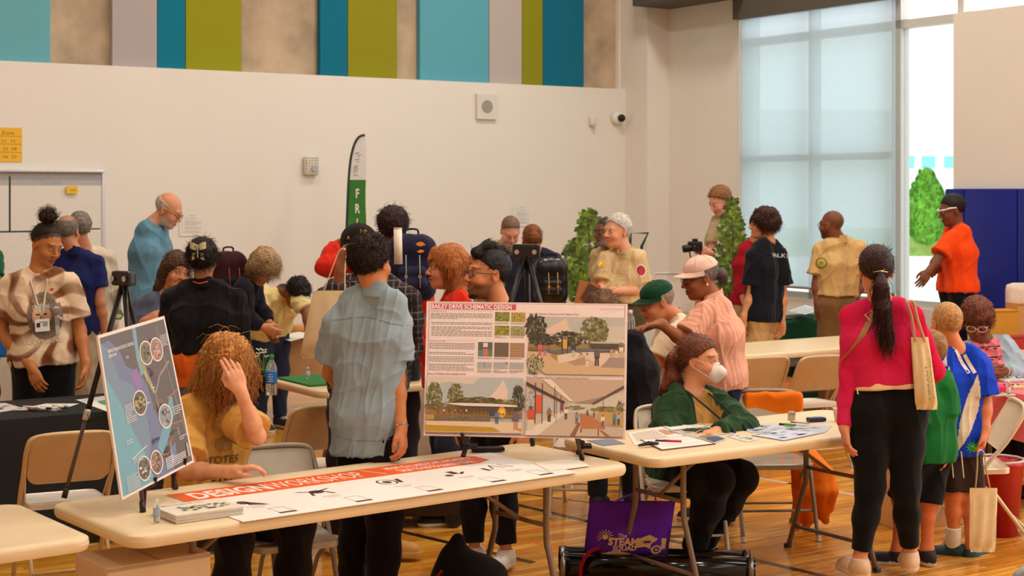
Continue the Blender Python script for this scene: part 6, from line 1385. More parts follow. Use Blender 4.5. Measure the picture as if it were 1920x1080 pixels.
# tote bags
def tote(label, top, bot, wtop, wbot, depth, c, hand, dd, printer=None, roundb=.04, name='tote_bag', cat='bag', strapw=.012, yawx=(1, 0), straps=2):
    """top / bot pixel centres of the bag body; hand = pixel where the straps meet"""
    T_, B_ = P(*top, dd), P(*bot, dd); S = Solid(); X_ = Vector((yawx[0], yawx[1], 0)).normalized(); r = root(name, (B_.x, B_.y, B_.z)); n = 6
    b = MB().color(c); vs = []; NU = 14; NV = 10
    for side in (-1, 1):
        for j in range(NV+1):
            t = j/NV; cc = T_.lerp(B_, t); w = wtop+(wbot-wtop)*t; th = depth*(.15+.85*math.sin(min(t*1.15, 1)*math.pi*.5))*(1 if t < .85 else max(.05, (1-t)/.15))
            if t > 1-roundb*2: w *= 1-.12*((t-1+roundb*2)/(roundb*2))
            for i in range(NU+1):
                u = i/NU*2-1; bul = (1-u*u)**.5*th/2; wav = .006*math.sin(u*7+t*3+side)*(t > .1); Y_ = X_.cross(Vector((0, 0, 1)))
                vs.append(cc+X_*(u*w/2)+Y_*(side*(bul+.002)+wav)-B_)
    m = (NU+1)*(NV+1); fs = []
    for s_ in (0, 1):
        for j in range(NV):
            for i in range(NU): a_ = s_*m+j*(NU+1)+i; q = (a_, a_+1, a_+NU+2, a_+NU+1); fs.append(q if s_ else q[::-1])
    for j in range(NV): 
        for i in (0, NU): a_ = j*(NU+1)+i; fs.append((a_, a_+NU+1, m+a_+NU+1, m+a_))
    for i in range(NU): a_ = NV*(NU+1)+i; fs.append((a_, a_+1, m+a_+1, m+a_))
    b.add(vs, fs); o = b.build('bag_body', mat('canvas', 'Col', rough=.9, noise=.06, nscale=30, bump=.25, bscale=14), r, smooth=True)
    H_ = P(*hand, dd) if hand else None
    if H_ is not None:
        for s_ in (-1, 1)[:straps]:
            sy = X_.cross(Vector((0, 0, 1)))*s_*.012
            MB().color(c).tube(smoothpts([T_-X_*wtop*.28+sy-B_-Vector((0, 0, .02)), (T_*.45+H_*.55)-X_*wtop*.16+sy-B_, H_-X_*.015+sy-B_, H_+X_*.015+sy-B_, (T_*.45+H_*.55)+X_*wtop*.16+sy-B_, T_+X_*wtop*.28+sy-B_-Vector((0, 0, .02))], 4), strapw, 6, flat=.25).build('strap', M_cloth, r, smooth=True)
    if printer:
        s2 = Sheet(lambda x, y, z: (T_.lerp(B_, y)+X_*((x-.5)*(wtop+(wbot-wtop)*y)))-B_-X_.cross(Vector((0, 0, 1)))*0+Vector((0, -1, 0))*(depth*.5*(.15+.85*math.sin(min(y*1.15, 1)*math.pi*.5))*(max(0, 1-(2*x-1)**2))**.5+.006+z*6)); printer(s2); s2.build('print', r)
    tag(r, label, cat); return r
tote('cream canvas tote held up behind the gray-shirted man', (625, 545), (612, 672), .20, .27, .07, (232, 204, 160), (642, 470), 7.75, lambda s: None, straps=1)
def purple(s):
    TN = (206, 170, 120)
    s.poly([(.28, .55), (.5, .50), (.98, .56), (.98, .97), (.2, .97), (.18, .85)], (70, 20, 90)); s.layer()
    for k in range(11): a = math.radians(150+k*24); s.line(.22+.045*math.cos(a), .58+.055*math.sin(a), .22+.095*math.cos(a), .58+.125*math.sin(a), .012, TN)
    s.ell(.22, .58, .035, .045, TN, 14); s.layer()
    s.text(.42, .58, 'The', .085, TN, .03, align='CENTER', sx=.8); s.text(.44, .71, 'STEAM', .165, TN, .05, align='CENTER', sx=.72); s.text(.46, .80, 'SQUAD', .11, TN, .04, align='CENTER', sx=.75)
    s.poly([(.58, .62), (.74, .54), (.82, .60), (.95, .62), (.95, .80), (.80, .80), (.70, .74), (.58, .76)], TN); s.ell(.84, .80, .065, .075, TN, 16); s.layer(); s.ell(.84, .80, .04, .046, (80, 36, 80), 14); s.layer(); s.ell(.84, .80, .018, .02, TN, 10); s.rect(.68, .64, .76, .68, (60, 24, 70))
    s.poly([(.2, .86), (.36, .80), (.66, .88), (.80, .94), (.78, .99), (.22, .98)], TN); s.layer()
    for k in range(8): s.line(.25+k*.065, .84+k*.01, .24+k*.07, .97, .006, (90, 46, 80))
pt_ = P(1196, 935, 8.0)
tote('purple shopping bag printed in tan with the words The Steam Squad', (1186, 940), (1172, 1047), .44, .43, .14, (92, 22, 170), (1215, 922), 7.95, purple, straps=2, name='shopping_bag')
tote('small cream tote hanging from the blue jersey boy hand', (1844, 915), (1842, 1035), .145, .14, .05, (232, 206, 160), (1840, 848), 8.15, lambda s: s.text(.86, .5, 'RALEIGH', .08, (150, 120, 90), .01, rotdeg=90), straps=1)

boxobj('cool_box', 'blue and white cool box at the left picture edge behind the black cloth', 'cool box', (30, 110, 200), P(2, 668, 10.3), (.22, .2, .20), 10, M_plastic, .02)
r = root('cushion', P(1912, 585, 12.6)); r.location.z = 1.08
MB().color((222, 206, 196)).box((0, 0, -.02), (.22, .16, .36), bev=.06).build('padded_back', M_cloth, r, smooth=True); MB().color((60, 56, 54)).tube([(0, .02, -.15), (0, .02, -1.08)], .03).box((0, .02, -1.06), (.5, .5, .03)).build('stand', M_metal2, r); tag(r, 'pale padded stand at the right picture edge before the blue pads', 'stand')
# ------------------------------------------------------------------ worn and carried things
def cap(ctx, c, brimc=None, text=None, flat=False, fwd=0.0, name='cap', emb=None, back=False):
    h = ctx['h']; q = h.s; A = h.A; S = Solid(); up = .008 if flat else 0
    S.ell(h(0, -.012, .055+up), [.085*q, .103*q, (.070+up*2)*q], A, .01)
    S.cut(h(0, 0, .040), h.dirn(0, -.10, -1))
    o, Vv, Nn = solid_obj(name, S, .006, M_cloth, None, c, lambda V_, N_: .0015*sinnoise(V_, 2, 60))
    b = MB().color(brimc or c); n = 12; vs = []
    for lay in (0, 1):
        for j in range(5):
            for i in range(n+1):
                a = math.pi*(i/n); x = .080*math.cos(a); y = .078*math.sin(a); e = j/4; L_ = .085*math.sin(a)**.7
                vs.append(h(x*(1+.02*e), y+L_*e-.004, .045-.012*e*(0 if flat else 1)-(.014*(x/.08)**2*(0.3 if flat else 1))*(.5+e)-.004*lay+.004))
    m = 5*(n+1); fs = []
    for l in (0, 1):
        for j in range(4):
            for i in range(n): a_ = l*m+j*(n+1)+i; f_ = (a_, a_+1, a_+n+2, a_+n+1); fs.append(f_ if l else f_[::-1])
    for i in range(n): a_ = 4*(n+1)+i; fs.append((a_, a_+1, m+a_+1, m+a_))
    b.add(vs, fs); b.build('brim', M_cloth, o, smooth=True)
    MB().color(c).lathe([(.002, .006), (.007, .004), (.008, 0)], c=h(0, -.012, .055+up+(.070+up*2)), n=10).build('button', M_cloth, o)
    b = MB().color(tuple(v*.8 for v in c))
    for k in range(6):
        a = k*math.pi/3+.5; b.tube([h(.0858*math.sin(e)*math.cos(a), -.012+.1038*math.sin(e)*math.sin(a), .055+up+(.0708+up*2)*math.cos(e)) for e in [x*.15 for x in range(1, 10)]], .0012, 4)
    b.build('seams', M_cloth, o)
    ctx['cap'] = (o, Vv); return o
def backpack(label, p, size, yaw, c, pocket=(60, 60, 66), trim=None, straps=True, patch=None, gloss=False):
    r = root('backpack', p, math.radians(yaw)); w, t, hh_ = size; S = Solid(); k = .05
    for z in (-.32, .0, .30): S.cone((-w*.28, 0, z*hh_), (w*.28, 0, z*hh_), t*.5, t*.5, k)
    S.cone((-w*.2, 0, hh_*.36), (w*.2, 0, hh_*.36), t*.42, t*.42, k)
    m = mat('leather_black', 'Col', rough=.3, noise=.1, bump=.2, bscale=60) if gloss else M_cloth
    solid_obj('pack_body', S, .008, m, r, c, lambda V_, N_: .004*sinnoise(V_, 3, 40))
    S = Solid(); S.cone((-w*.22, -t*.42, -hh_*.22), (w*.22, -t*.42, -hh_*.22), t*.24, t*.24, .03); S.cone((-w*.22, -t*.42, -hh_*.04), (w*.22, -t*.42, -hh_*.04), t*.22, t*.22, .03); solid_obj('front_pocket', S, .007, m, r, pocket)
    MB().color(c).tube(smoothpts([(-.04, 0, hh_*.5), (-.035, 0, hh_*.5+.045), (.035, 0, hh_*.5+.045), (.04, 0, hh_*.5)], 4), .007, 6).build('handle', M_cloth, r, smooth=True)
    for sx in (-1, 1):
        MB().color(trim or (200, 196, 188)).tube([(sx*w*.16, -t*.56, hh_*.22), (sx*w*.16, -t*.66, -.02), (sx*w*.17, -t*.66, -hh_*.30)], .006, 5, flat=.5).build('webbing', M_cloth, r, smooth=True)
        MB().color(c).tube(smoothpts([(sx*w*.25, t*.4, hh_*.42), (sx*w*.3, t*.9, hh_*.44), (sx*w*.34, t*1.1, 0), (sx*w*.3, t*.5, -hh_*.35)], 4), .018, 6, flat=.4).build('shoulder_strap', M_cloth, r, smooth=True)
    if trim:
        for sx in (-1, 1): MB().color(trim).lathe([(.002, 0), (.012, 0), (.012, .004)], c=(sx*w*.16, -t*.68, -hh_*.12), M=Matrix.Rotation(math.pi/2, 3, 'X'), n=10).build('buckle', M_metal, r)
    if patch: MB().color(patch).lathe([(.002, 0), (.035, 0), (.035, .003)], c=(w*.18, -t*.5, hh_*.34), M=Matrix.Rotation(math.pi/2, 3, 'X'), n=20).build('patch', M_print, r)
    tag(r, label, 'backpack'); return r
def lanyard(ctx, c=(214, 200, 176), L=.30, badge=True, w=.006, drop=0.0):
    h, N, f, t, a = ctx['h'], ctx['N'], ctx['f'], ctx['t'], ctx['a']; V_, Q_ = ctx['tv']; bvh = BVHTree.FromPolygons([tuple(v) for v in V_], [tuple(q) for q in Q_]); end = N-t*L
    def pr(p):
        hit = bvh.ray_cast(p+f*.5, -f, .8); return hit[0]+f*.006 if hit[0] else p+f*.10
    for sg in (-1, 1):
        pts = [N+a*sg*.055+t*.03-f*.03]+[pr(N+a*sg*(.055*(1-k/6)+.002)-t*(.015+(L-.015)*k/6)) for k in range(1, 7)]
        MB().color(c).tube(smoothpts(pts, 2), w, 6, flat=.35).build('lanyard', M_cloth, None, smooth=True)
    e = pr(end)
    if badge:
        M_ = Matrix((a, f, t)).transposed(); b = MB().color((232, 228, 224)).box(e+f*.006-t*.055, (.085, .004, .075), M=M_, bev=.002); o = b.build('name_badge', M_print, None)
        b = MB().color((150, 150, 150)); b.box(e+f*.0095-t*.035+a*.01, (.05, .001, .006), M=M_); b.box(e+f*.0095-t*.05+a*.018, (.025, .001, .02), M=M_); b.color((50, 40, 40)); b.box(e+f*.0095-t*.052-a*.022, (.02, .001, .026), M=M_); b.build('badge_print', M_print, o)
def texdecal(ctx, items, org, name='print', right=None, up=None, dirn=None, m=None, lift=.003):
    V_, Q_ = ctx['tv']; right = ctx['a'] if right is None else right; up = ctx['t'] if up is None else up
    return decal(V_, Q_, name, items, org, right, up, ctx['top'], lift, m)
KH = (212, 184, 136)
def mixc(a, b, w): return a[None, :]*(1-w[:, None])+b[None, :]*w[:, None]
la = lambda c: np.array(lin(c), np.float32)
BLK = (20, 19, 22)
# 1 green shirt at the left edge
c = person('person in a dark green shirt cut off by the left picture edge', 10.6, (-42, 418), yaw=60, skin=(150, 100, 70), top=dict(c=(24, 84, 52)), bottom=dict(c=(30, 34, 50)), hair=dict(kind='short', color=(40, 30, 26)), vox=.009, arms={'R': dict(e=(-8, 545), w=(-6, 590))}); finish(c)
# 2 tie-dye woman
def tiedye(V_, L_, cx):
    u, f_, v = L_[:, 0], L_[:, 1], L_[:, 2]; r_ = np.sqrt((u+.02)**2+(v-.22)**2); th = np.arctan2(v-.22, u+.02); n = sinnoise(V_, 4, 22); s1 = np.sin(th*9+r_*30+n*2.2)*.5+.5; w = np.clip((s1-.42)*3, 0, 1)*np.clip(.85+n, 0, 1); b = mixc(la((232, 204, 172)), la((132, 80, 48)), w); return b.astype(np.float32)
c = person('young woman with a high curly bun in a brown tie-dye shirt and lanyard', 9.5, (86, 458), yaw=18, hyaw=58, pitch=22, roll=-4, hs=1.04, skin=(188, 118, 66), neck=(72, 508), hip=(82, 665), sw=.165, bulk=.98, bust=.008,
    arms={'L': dict(s=(22, 533), e=(2, 622, -.03), w=(60, 690, -.16), tip=(74, 724, -.18), curl=.45, pn=Vector((.3, .9, -.2)), ts=-1), 'R': dict(s=(130, 530), e=(150, 620, .02), w=(161, 685, -.08), tip=(158, 722, -.1), curl=.5)},
    top=dict(c=(228, 198, 164), hem=.06, colf=tiedye, inf=.020, flare=.012, sl=.72, wr=.005), bottom=dict(kind='shorts', c=BLK, len=.62), hair=dict(kind='tied', color=(30, 18, 14), n=260, hl=(.060, .096)), vox=.0055, lips=(150, 74, 60), brow=(40, 22, 14), iris=(40, 22, 14), shoes=(40, 36, 36))
h = c['h']; S = Solid(); S.ell(h(0, -.055, .155), (.052, .052, .048), None, .02); o, Vv, Nn = solid_obj('hair_bun', S, .005, M_hair, None, (34, 20, 15), lambda V_, N_: .008*sinnoise(V_, 3, 130)); strands('hair_strands', Vv, Nn, 260, .035, .0016, (70, 36, 24), o, 4, -.2, .6, .007, 2)
lanyard(c, L=.27)
O = c['N']-c['t']*.27
texdecal(c, [disc(.02, .0, .105, .145, (132, 110, 92), 24), disc(.015, .01, .085, .12, (116, 92, 78), 24)], O, 'portrait_print'); texdecal(c, [disc(0, .0, .055, .075, (214, 170, 134), 20), quad(-.05, .045, .05, .068, (150, 170, 180)), quad(.075, -.12, .10, .10, (190, 190, 186))], O, 'portrait_print', lift=.004)
texdecal(c, [disc(-.022, .012, .012, .005, (60, 44, 40), 10), disc(.022, .012, .012, .005, (60, 44, 40), 10), disc(0, -.035, .016, .005, (150, 90, 80), 10), txt('LOUVE LOVE', .035, (222, 206, 180), 0, -.165, .02, sx=1.1), disc(.07, .155, .012, .009, (220, 50, 50), 8)], O, 'portrait_print', lift=.0052)
finish(c)
# 3,4 men before the whiteboard
c = person('balding grey haired man in a navy polo behind the tie-dye woman', 11.4, (127, 434), yaw=172, skin=(196, 132, 98), neck=(140, 472), hip=(134, 606), bulk=1.08, top=dict(c=(26, 32, 84), inf=.018, collar=(22, 28, 74)), bottom=dict(c=(176, 160, 134)), hair=dict(kind='short', color=(116, 104, 94), top=.085, n=300), scalp=.5, scalpcol=(150, 120, 100), vox=.009); finish(c)
c = person('grey haired man in a loose cream shirt before the whiteboard', 12.2, (149, 428), yaw=205, skin=(206, 136, 104), neck=(160, 470), hip=(168, 610), top=dict(c=(232, 214, 190), inf=.022, sleeve='long', wr=.008), bottom=dict(c=(70, 92, 122)), hair=dict(kind='short', color=(132, 120, 108), t=.014, n=300, amp=.004), vox=.009); finish(c)
# 5 blue shirt man
c = person('bald bearded man with glasses in a plain blue T-shirt looking down', 12.0, (316, 394), yaw=72, hyaw=80, pitch=28, hs=1.08, skin=(214, 150, 112), neck=(286, 418), hip=(277, 560), sw=.18, bulk=1.0, beard=.75, beardcol=(200, 186, 170), brow=(150, 130, 110), arms={'N': dict(s=(289, 438), e=(295, 508, -.02), w=(318, 552, -.05)), 'F': dict(s=(290, 438), e=(312, 510, .1), w=(330, 548, .05))},
    top=dict(c=(98, 142, 166), hem=.10, inf=.020, wr=.006), bottom=dict(c=(60, 66, 84)), hair=dict(kind='fringe', color=(190, 176, 160), n=200, t=.005), vox=.008); glasses(c['h'], None, (30, 26, 26)); finish(c)
# 6 smiling woman
c = person('smiling woman with brown wavy hair in a slate blue top, behind the butterfly clip', 10.5, (330, 508), yaw=20, hyaw=38, pitch=8, roll=-14, skin=(222, 150, 108), neck=(312, 552), hip=(303, 700), sw=.165, smile=1, arms={'L': dict(s=(268, 572), e=(258, 640, -.05), w=(272, 602, -.22), tip=(290, 592, -.24))}, top=dict(c=(92, 100, 124), hem=.08, inf=.018, sl=.8), bottom=dict(c=(40, 44, 60)), hair=dict(kind='wavy', color=(84, 54, 36), extra=.11, n=500), vox=.007, brow=(80, 50, 34), iris=(90, 60, 36)); finish(c)
# 7 black jacket with butterfly clip
c = person('woman seen from behind in a black jacket with a butterfly hair clip', 9.95, (380, 488), yaw=178, skin=(176, 118, 84), neck=(382, 530), hip=(384, 672), sw=.185, bulk=1.16, arms={'L': dict(s=(322, 560), e=(312, 640, .02), w=(330, 668, .26)), 'R': dict(s=(440, 560), e=(452, 640, .02), w=(436, 668, .26))}, hs=1.06,
    top=dict(c=(24, 20, 24), sleeve='long', hem=-.04, inf=.024, wr=.007, collar=(28, 22, 26), name='jacket'), bottom=dict(c=(238, 104, 24), kind='trousers', r=(.11, .09, .08), inf=.016), hair=dict(kind='curly', color=(34, 18, 14), t=.018, n=600, length=.05, nape=-.10, amp=.005, outw=.2), vox=.007)
h = c['h']; hb = MB().color((206, 200, 150))
for sx in (-1, 1):
    for (w_, z0, z1) in ((.045, .002, .048), (.034, -.042, -.002)): hb.grid(lambda u, v: h(sx*(.004+w_*u), -.1235-.010*math.sin(u*3.1)+.004, .06+z0+(z1-z0)*v*(1-.35*abs(u-.6))+(.014 if z0 > 0 else -.012)*u), 4, 4)
hb.tube([h(0, -.128, .02), h(0, -.131, .10)], .004, 6); hb.build('hair_clip', mat('pearl_clip', 'Col', rough=.3, noise=.25, nscale=80), None)
MB().color((226, 90, 30)).tube(smoothpts([h(-.045, -.06, -.125), h(0, -.085, -.135), h(.045, -.06, -.125)], 5), .004, 6).build('orange_piping', M_cloth, None); finish(c)
# 8 leaning curly
c = person('person with curly ash blond hair in navy leaning over the kraft table', 11.4, (493, 502), yaw=68, hyaw=62, pitch=52, hs=1.0, skin=(214, 146, 108), neck=(466, 512, .04), hip=(424, 618, .22), sw=.17, arms={'N': dict(s=(456, 540, -.14), e=(462, 596, -.12), w=(492, 612, -.1)), 'F': dict(s=(470, 528, .2), e=(486, 575, .2), w=(505, 606, .1))},
    top=dict(c=(26, 24, 36), hem=.05, inf=.022, sleeve='long', wr=.006), bottom=dict(c=(34, 36, 50)), hair=dict(kind='wavy', color=(168, 134, 96), t=.03, n=900, extra=.03, length=.07, curl=.010), vox=.008, eye=False); finish(c)
backpack('dark red and black backpack on the leaning curly haired person', P(428, 522, 11.35), (.26, .15, .36), 40, (52, 20, 24), (26, 22, 28), trim=(160, 60, 40))
# 9 yellow tee leaning
c = person('black haired person in a pale yellow T-shirt bent over the kraft table', 12.6, (556, 550), yaw=42, hyaw=50, pitch=62, skin=(140, 84, 54), neck=(530, 544, .04), hip=(505, 612, .35), sw=.175, arms={'L': dict(s=(494, 550, .05), e=(484, 590, -.1), w=(500, 618, -.2)), 'R': dict(s=(560, 562, -.05), e=(576, 590, -.1), w=(578, 622, -.15))}, top=dict(c=(224, 206, 142), hem=.03, inf=.02, wr=.007), bottom=dict(c=(36, 44, 66)), hair=dict(kind='curly', color=(22, 17, 18), t=.018, n=350, length=.03), vox=.009, eye=False); finish(c)
# 10 blond seated
c = person('seated person in a mustard T-shirt hiding behind wavy strawberry blond hair', 6.95, (424, 688), yaw=38, hyaw=48, pitch=34, skin=(232, 166, 126), neck=(396, 745, .02), hip=(378, 962, .12), sw=.175, bulk=.96, face=True, eye=False,
    arms={'R': dict(s=(440, 782, -.04), e=(482, 818, -.16), w=(452, 735, -.27), tip=(436, 690, -.27), pn=Vector((-.5, .85, .1)), curl=.35, fingers=(.05, .30, .42, .5), spread=.5, ts=1, thumb=.8), 'L': dict(s=(350, 792, -.02), e=(352, 884, -.22), w=(438, 884, -.36), tip=(480, 874, -.40), pn=Vector((0, 0, -1)), curl=.32, fingers=(.2, .35, .5, .5), ts=-1)},
    legs={'L': dict(k=(440, 1012, -.45), a=(425, 1205, -.40)), 'R': dict(k=(556, 985, -.20), a=(540, 1185, -.10))},
    top=dict(c=(226, 170, 84), hem=.0, inf=.022, sl=.75, flare=.016, wr=.008, name='shirt'), bottom=dict(c=(24, 18, 20), r=(.09, .07, .06)), hair=dict(kind='wavy', color=(206, 140, 70), t=.028, extra=.085, n=2800, length=.13, curl=.007, r=.0015, amp=.009, hl=(.09, .05)), vox=.0048, shoes=(50, 30, 26))
texdecal(c, [txt('TOTES', .050, (120, 92, 40), 0, .0, .02, ang=0), txt('ENTERTAIN', .030, (120, 92, 40), 0, -.05, .02), disc(0, .085, .04, .035, (176, 136, 66), 12), txt('EAN', .055, (110, 84, 36), 0, -.11, .02)], c['N']-c['t']*.27+c['a']*.02)
h = c['h']; S = Solid(); S.cone(h(-.055, .085, .05), h(-.06, .10, -.08), .03, .02, .03); S.cone(h(.055, .085, .05), h(.06, .10, -.09), .03, .02, .03); S.cone(h(-.04, .10, .055), h(.04, .10, .055), .022, .022, .03)
o, Vv, Nn = solid_obj('fringe_hair', S, .006, M_hair, None, (160, 96, 44), lambda V_, N_: .007*sinnoise(V_, 5, 120)); strands('hair_strands', Vv, Nn, 420, .11, .0022, (176, 104, 46), o, 9, .9, .4, .009, 2)
finish(c)
# 11 gray-blue shirt man
c = person('man from behind with curly dark hair in a light blue-grey shirt at the table', 7.2, (695, 492), yaw=168, hyaw=152, hs=1.03, skin=(204, 128, 78), neck=(703, 544), hip=(686, 782), sw=.172, hw=.058, bulk=.90,
    arms={'R': dict(s=(745, 605, 0), e=(744, 712, -.02), w=(752, 802, -.10), tip=(757, 848, -.13), curl=.6, ts=-1, pn=Vector((-.9, .3, 0))), 'L': dict(s=(628, 605, 0), e=(620, 700, .12), w=(660, 740, .32))},
    legs={'L': dict(k=(672, 960, .06), a=(655, 1118, .12), foot=150), 'R': dict(k=(722, 965, -.04), a=(715, 1138, -.02), foot=175)},
    top=dict(c=(150, 166, 176), hem=.17, inf=.018, sl=.66, flare=.018, wr=.0055, collar=(146, 162, 172), seed=12, hemdir=(.12, 0, 0)), bottom=dict(c=(24, 20, 24), r=(.09, .07, .06)), hair=dict(kind='curly', color=(46, 26, 19), t=.014, n=1800, length=.022, curl=.006, amp=.006, nape=-.10, r=.0017), vox=.0048, shoes=(70, 34, 24), sole=(60, 34, 26))
S = c['arm'][1 if c['arm'][1][0].x > c['arm'][-1][0].x else -1]; w_, d_ = S[2], (S[2]-S[1]).normalized(); q1 = d_.orthogonal().normalized(); q2 = d_.cross(q1); bb = MB()
for k in range(18):
    a = k/18*6.283; bb.color(((120, 150, 170), (90, 110, 130), (190, 200, 206))[k % 3]).lathe([(.001, -.005), (.005, 0), (.001, .005)], c=w_-d_*.01+(q1*math.cos(a)+q2*math.sin(a))*.030, n=6)
bb.build('bead_bracelet', M_plastic, None)
Nn_, t_, a_, f_ = c['N'], c['t'], c['a'], c['f']
V_, Q_ = c['tv']; bvh = BVHTree.FromPolygons([tuple(v) for v in V_], [tuple(q) for q in Q_])
def seam(pts2, r_=.0016, cc=(126, 142, 152)):
    out = []
    for (x, y) in pts2:
        hit = bvh.ray_cast(Nn_-f_*.6+a_*x-t_*y, f_, .9)
        if hit[0]: out.append(hit[0]-f_*.0005)
    if len(out) > 2: MB().color(cc).tube(out, r_, 5).build('seam', M_cloth, c['top'])
seam([(x/20*.36-.18, .135+.012*math.cos(x/20*6.28)) for x in range(21)]); seam([(.0+.004*math.sin(k), .14+k*.03) for k in range(15)], .0012); seam([(x/24*.44-.22, .655+.03*math.cos((x/24-.5)*3)) for x in range(25)], .0014)
finish(c)
# 12 hat man
def plaid(V_, L_, cx):
    u, v = L_[:, 0]+L_[:, 1]*.4, L_[:, 2]; g = ((np.abs(np.mod(u, .035)-.0175) < .0022) | (np.abs(np.mod(v, .035)-.0175) < .0022)).astype(np.float32); return mixc(la((46, 36, 38)), la((130, 118, 112)), g*.8).astype(np.float32)
c = person('man in a black embroidered cap and dark checked shirt raising his hand', 8.35, (676, 470), yaw=20, hyaw=62, skin=(150, 88, 54), neck=(688, 522), hip=(690, 690), sw=.205, bulk=1.15,
    arms={'L': dict(s=(612, 560), e=(612, 600, -.20), w=(640, 502, -.24), tip=(648, 458, -.24), pn=Vector((.7, .6, 0)), curl=.75, ts=1), 'R': dict(s=(765, 560), e=(770, 650, .05), w=(740, 690, -.15))}, legs={'L': dict(k=(640, 860, .05), a=(622, 1002, .10), foot=-170), 'R': dict(k=(712, 865, -.05), a=(716, 1008, .0), foot=75)},
    top=dict(c=(50, 40, 42), sleeve='long', sl=.7, hem=.12, inf=.024, wr=.007, colf=plaid), bottom=dict(c=(34, 28, 30)), hair=dict(kind='short', color=(24, 18, 18), n=0), vox=.006, shoes=(206, 148, 72), sole=(222, 190, 130), shoescale=1.08, brow=(30, 18, 14))
o = cap(c, (30, 24, 22), (60, 44, 38), flat=True)
h = c['h']; hitr = h.dirn(1, 0, 0); Vv = c['cap'][1]
def hatprint():
    mb = MB().color((208, 168, 60)); 
    for (s_, cx_, cz, sz, an) in (('Los', .75, .100, .030, .12), ('Angeles', .62, .075, .028, .12), ('A', 1.65, .062, .032, 0)):
        v, f = text_geo(s_, sz, .01, 'CENTER', 1.0); out = []
        for p in v:
            ph = cx_-p.x/.1; z = cz+p.y+an*p.x; ro = math.sqrt(max(.02, 1-((z-.063)/.088)**2)); out.append(h(.089*ro*math.sin(ph), -.012+.107*ro*math.cos(ph), z))
        mb.add(out, f)
    mb.build('embroidery', M_cloth, o)
hatprint(); finish(c)
# 13 red shirt with navy backpack
c = person('person in a red top with dark curly hair seen from behind by the banner', 10.2, (738, 427), yaw=172, skin=(160, 96, 62), neck=(735, 456), hip=(737, 610), sw=.175, arms={'L': dict(s=(690, 482), e=(612, 500, .0), w=(632, 458, .1), tip=(655, 440, .1))}, top=dict(c=(214, 42, 26), sleeve='long', hem=.08, inf=.03, wr=.006), bottom=dict(c=(40, 40, 50)), hair=dict(kind='curly', color=(48, 24, 20), t=.026, n=500, length=.04), vox=.008); finish(c)
backpack('navy backpack with pale webbing and orange patch beside the cap man', P(772, 503, 9.85), (.27, .16, .40), 8, (34, 34, 58), (44, 46, 74), trim=(196, 190, 176), patch=(232, 140, 50))
r = root('poster_tube', P(747, 462, 9.6)); MB().color((240, 226, 206)).tube([(0, 0, -.11), (-.004, 0, .11)], .026, 16).build('tube', M_print, r, smooth=True); MB().color((222, 206, 186)).tube([(-.004, 0, .108), (-.004, 0, .116)], .027, 16).build('end_cap', M_plastic, r); tag(r, 'white rolled poster tube sticking up beside the navy backpack', 'tube')
# 14 red haired woman
c = person('auburn haired woman in a red shirt facing left beside the smiling man', 9.3, (838, 502), yaw=-78, hyaw=-82, hs=1.06, skin=(222, 150, 112), neck=(858, 548), hip=(842, 700), sw=.165, bulk=1.1, bust=.01, arms={'N': dict(s=(848, 590), e=(812, 668, -.05), w=(778, 640, -.14), tip=(772, 612, -.16), curl=.5), 'F': dict(s=(850, 585), e=(810, 650, .2), w=(785, 625, .2))}, top=dict(c=(216, 44, 24), sleeve='long', hem=.10, inf=.026, wr=.007), bottom=dict(c=(46, 50, 66)),
    hair=dict(kind='bob', color=(176, 100, 44), t=.018, extra=.0, n=1000, length=.07, down=1.0), vox=.006, brow=(150, 96, 60), lips=(196, 110, 90))
h = c['h']; S = Solid(); S.ell(h(0, -.135, .03), (.035, .04, .04), None, .02); o, Vv, Nn = solid_obj('hair_bun', S, .006, M_hair, None, (170, 96, 44), lambda V_, N_: .005*sinnoise(V_, 5, 120)); strands('hair_strands', Vv, Nn, 150, .03, .0016, (180, 104, 50), o, 7, .2, .5, .004)
S = Solid(); S.cone(h(0, .06, .085), h(-.02, .10, .050), .035, .014, .03); S.cone(h(0, .06, .085), h(.03, .098, .048), .035, .014, .03); o, Vv, Nn = solid_obj('fringe_hair', S, .005, M_hair, None, (176, 100, 44)); strands('hair_strands', Vv, Nn, 160, .035, .0014, (186, 108, 50), o, 8, 1.2, .2, .002); finish(c)
# 15 smiling man
c = person('laughing man with glasses, goatee and slicked black hair in a purple shirt', 8.15, (915, 514), yaw=-45, hyaw=-66, pitch=-4, hs=1.1, skin=(214, 138, 90), neck=(938, 574), hip=(925, 750), sw=.18, bulk=1.02, smile=1.9, beard=.7, beardcol=(60, 38, 28), legs={'L': dict(k=(886, 900, .0), a=(889, 1030, .0), foot=-50), 'R': dict(k=(945, 900, -.05), a=(948, 1034, -.05), foot=-30)},
    top=dict(c=(112, 66, 88), hem=.08, inf=.016), bottom=dict(c=(24, 19, 22), r=(.08, .062, .05), len=.88), hair=dict(kind='short', color=(26, 20, 20), t=.006, n=500, length=.03, down=.1, outw=.05), vox=.0048, shoes=(236, 230, 222), sole=(240, 236, 230), brow=(30, 20, 16), iris=(40, 24, 16), scalp=.5, scalpcol=(40, 28, 24), jaw=.85)
h = c['h']; S = Solid(); S.chain([h(0, .075, .105), h(0, .01, .138), h(0, -.06, .115)], [.020, .024, .022], .03); S.cone(h(-.03, .065, .092), h(.03, .065, .092), .018, .018, .03); o, Vv, Nn = solid_obj('hair_top', S, .005, M_hair, None, (24, 18, 18), lambda V_, N_: .003*sinnoise(V_, 6, 90)); strands('hair_strands', Vv, Nn, 400, .04, .0018, (30, 22, 22), o, 11, .1, .12, .0, back=h.dirn(0, -1.2, 0))
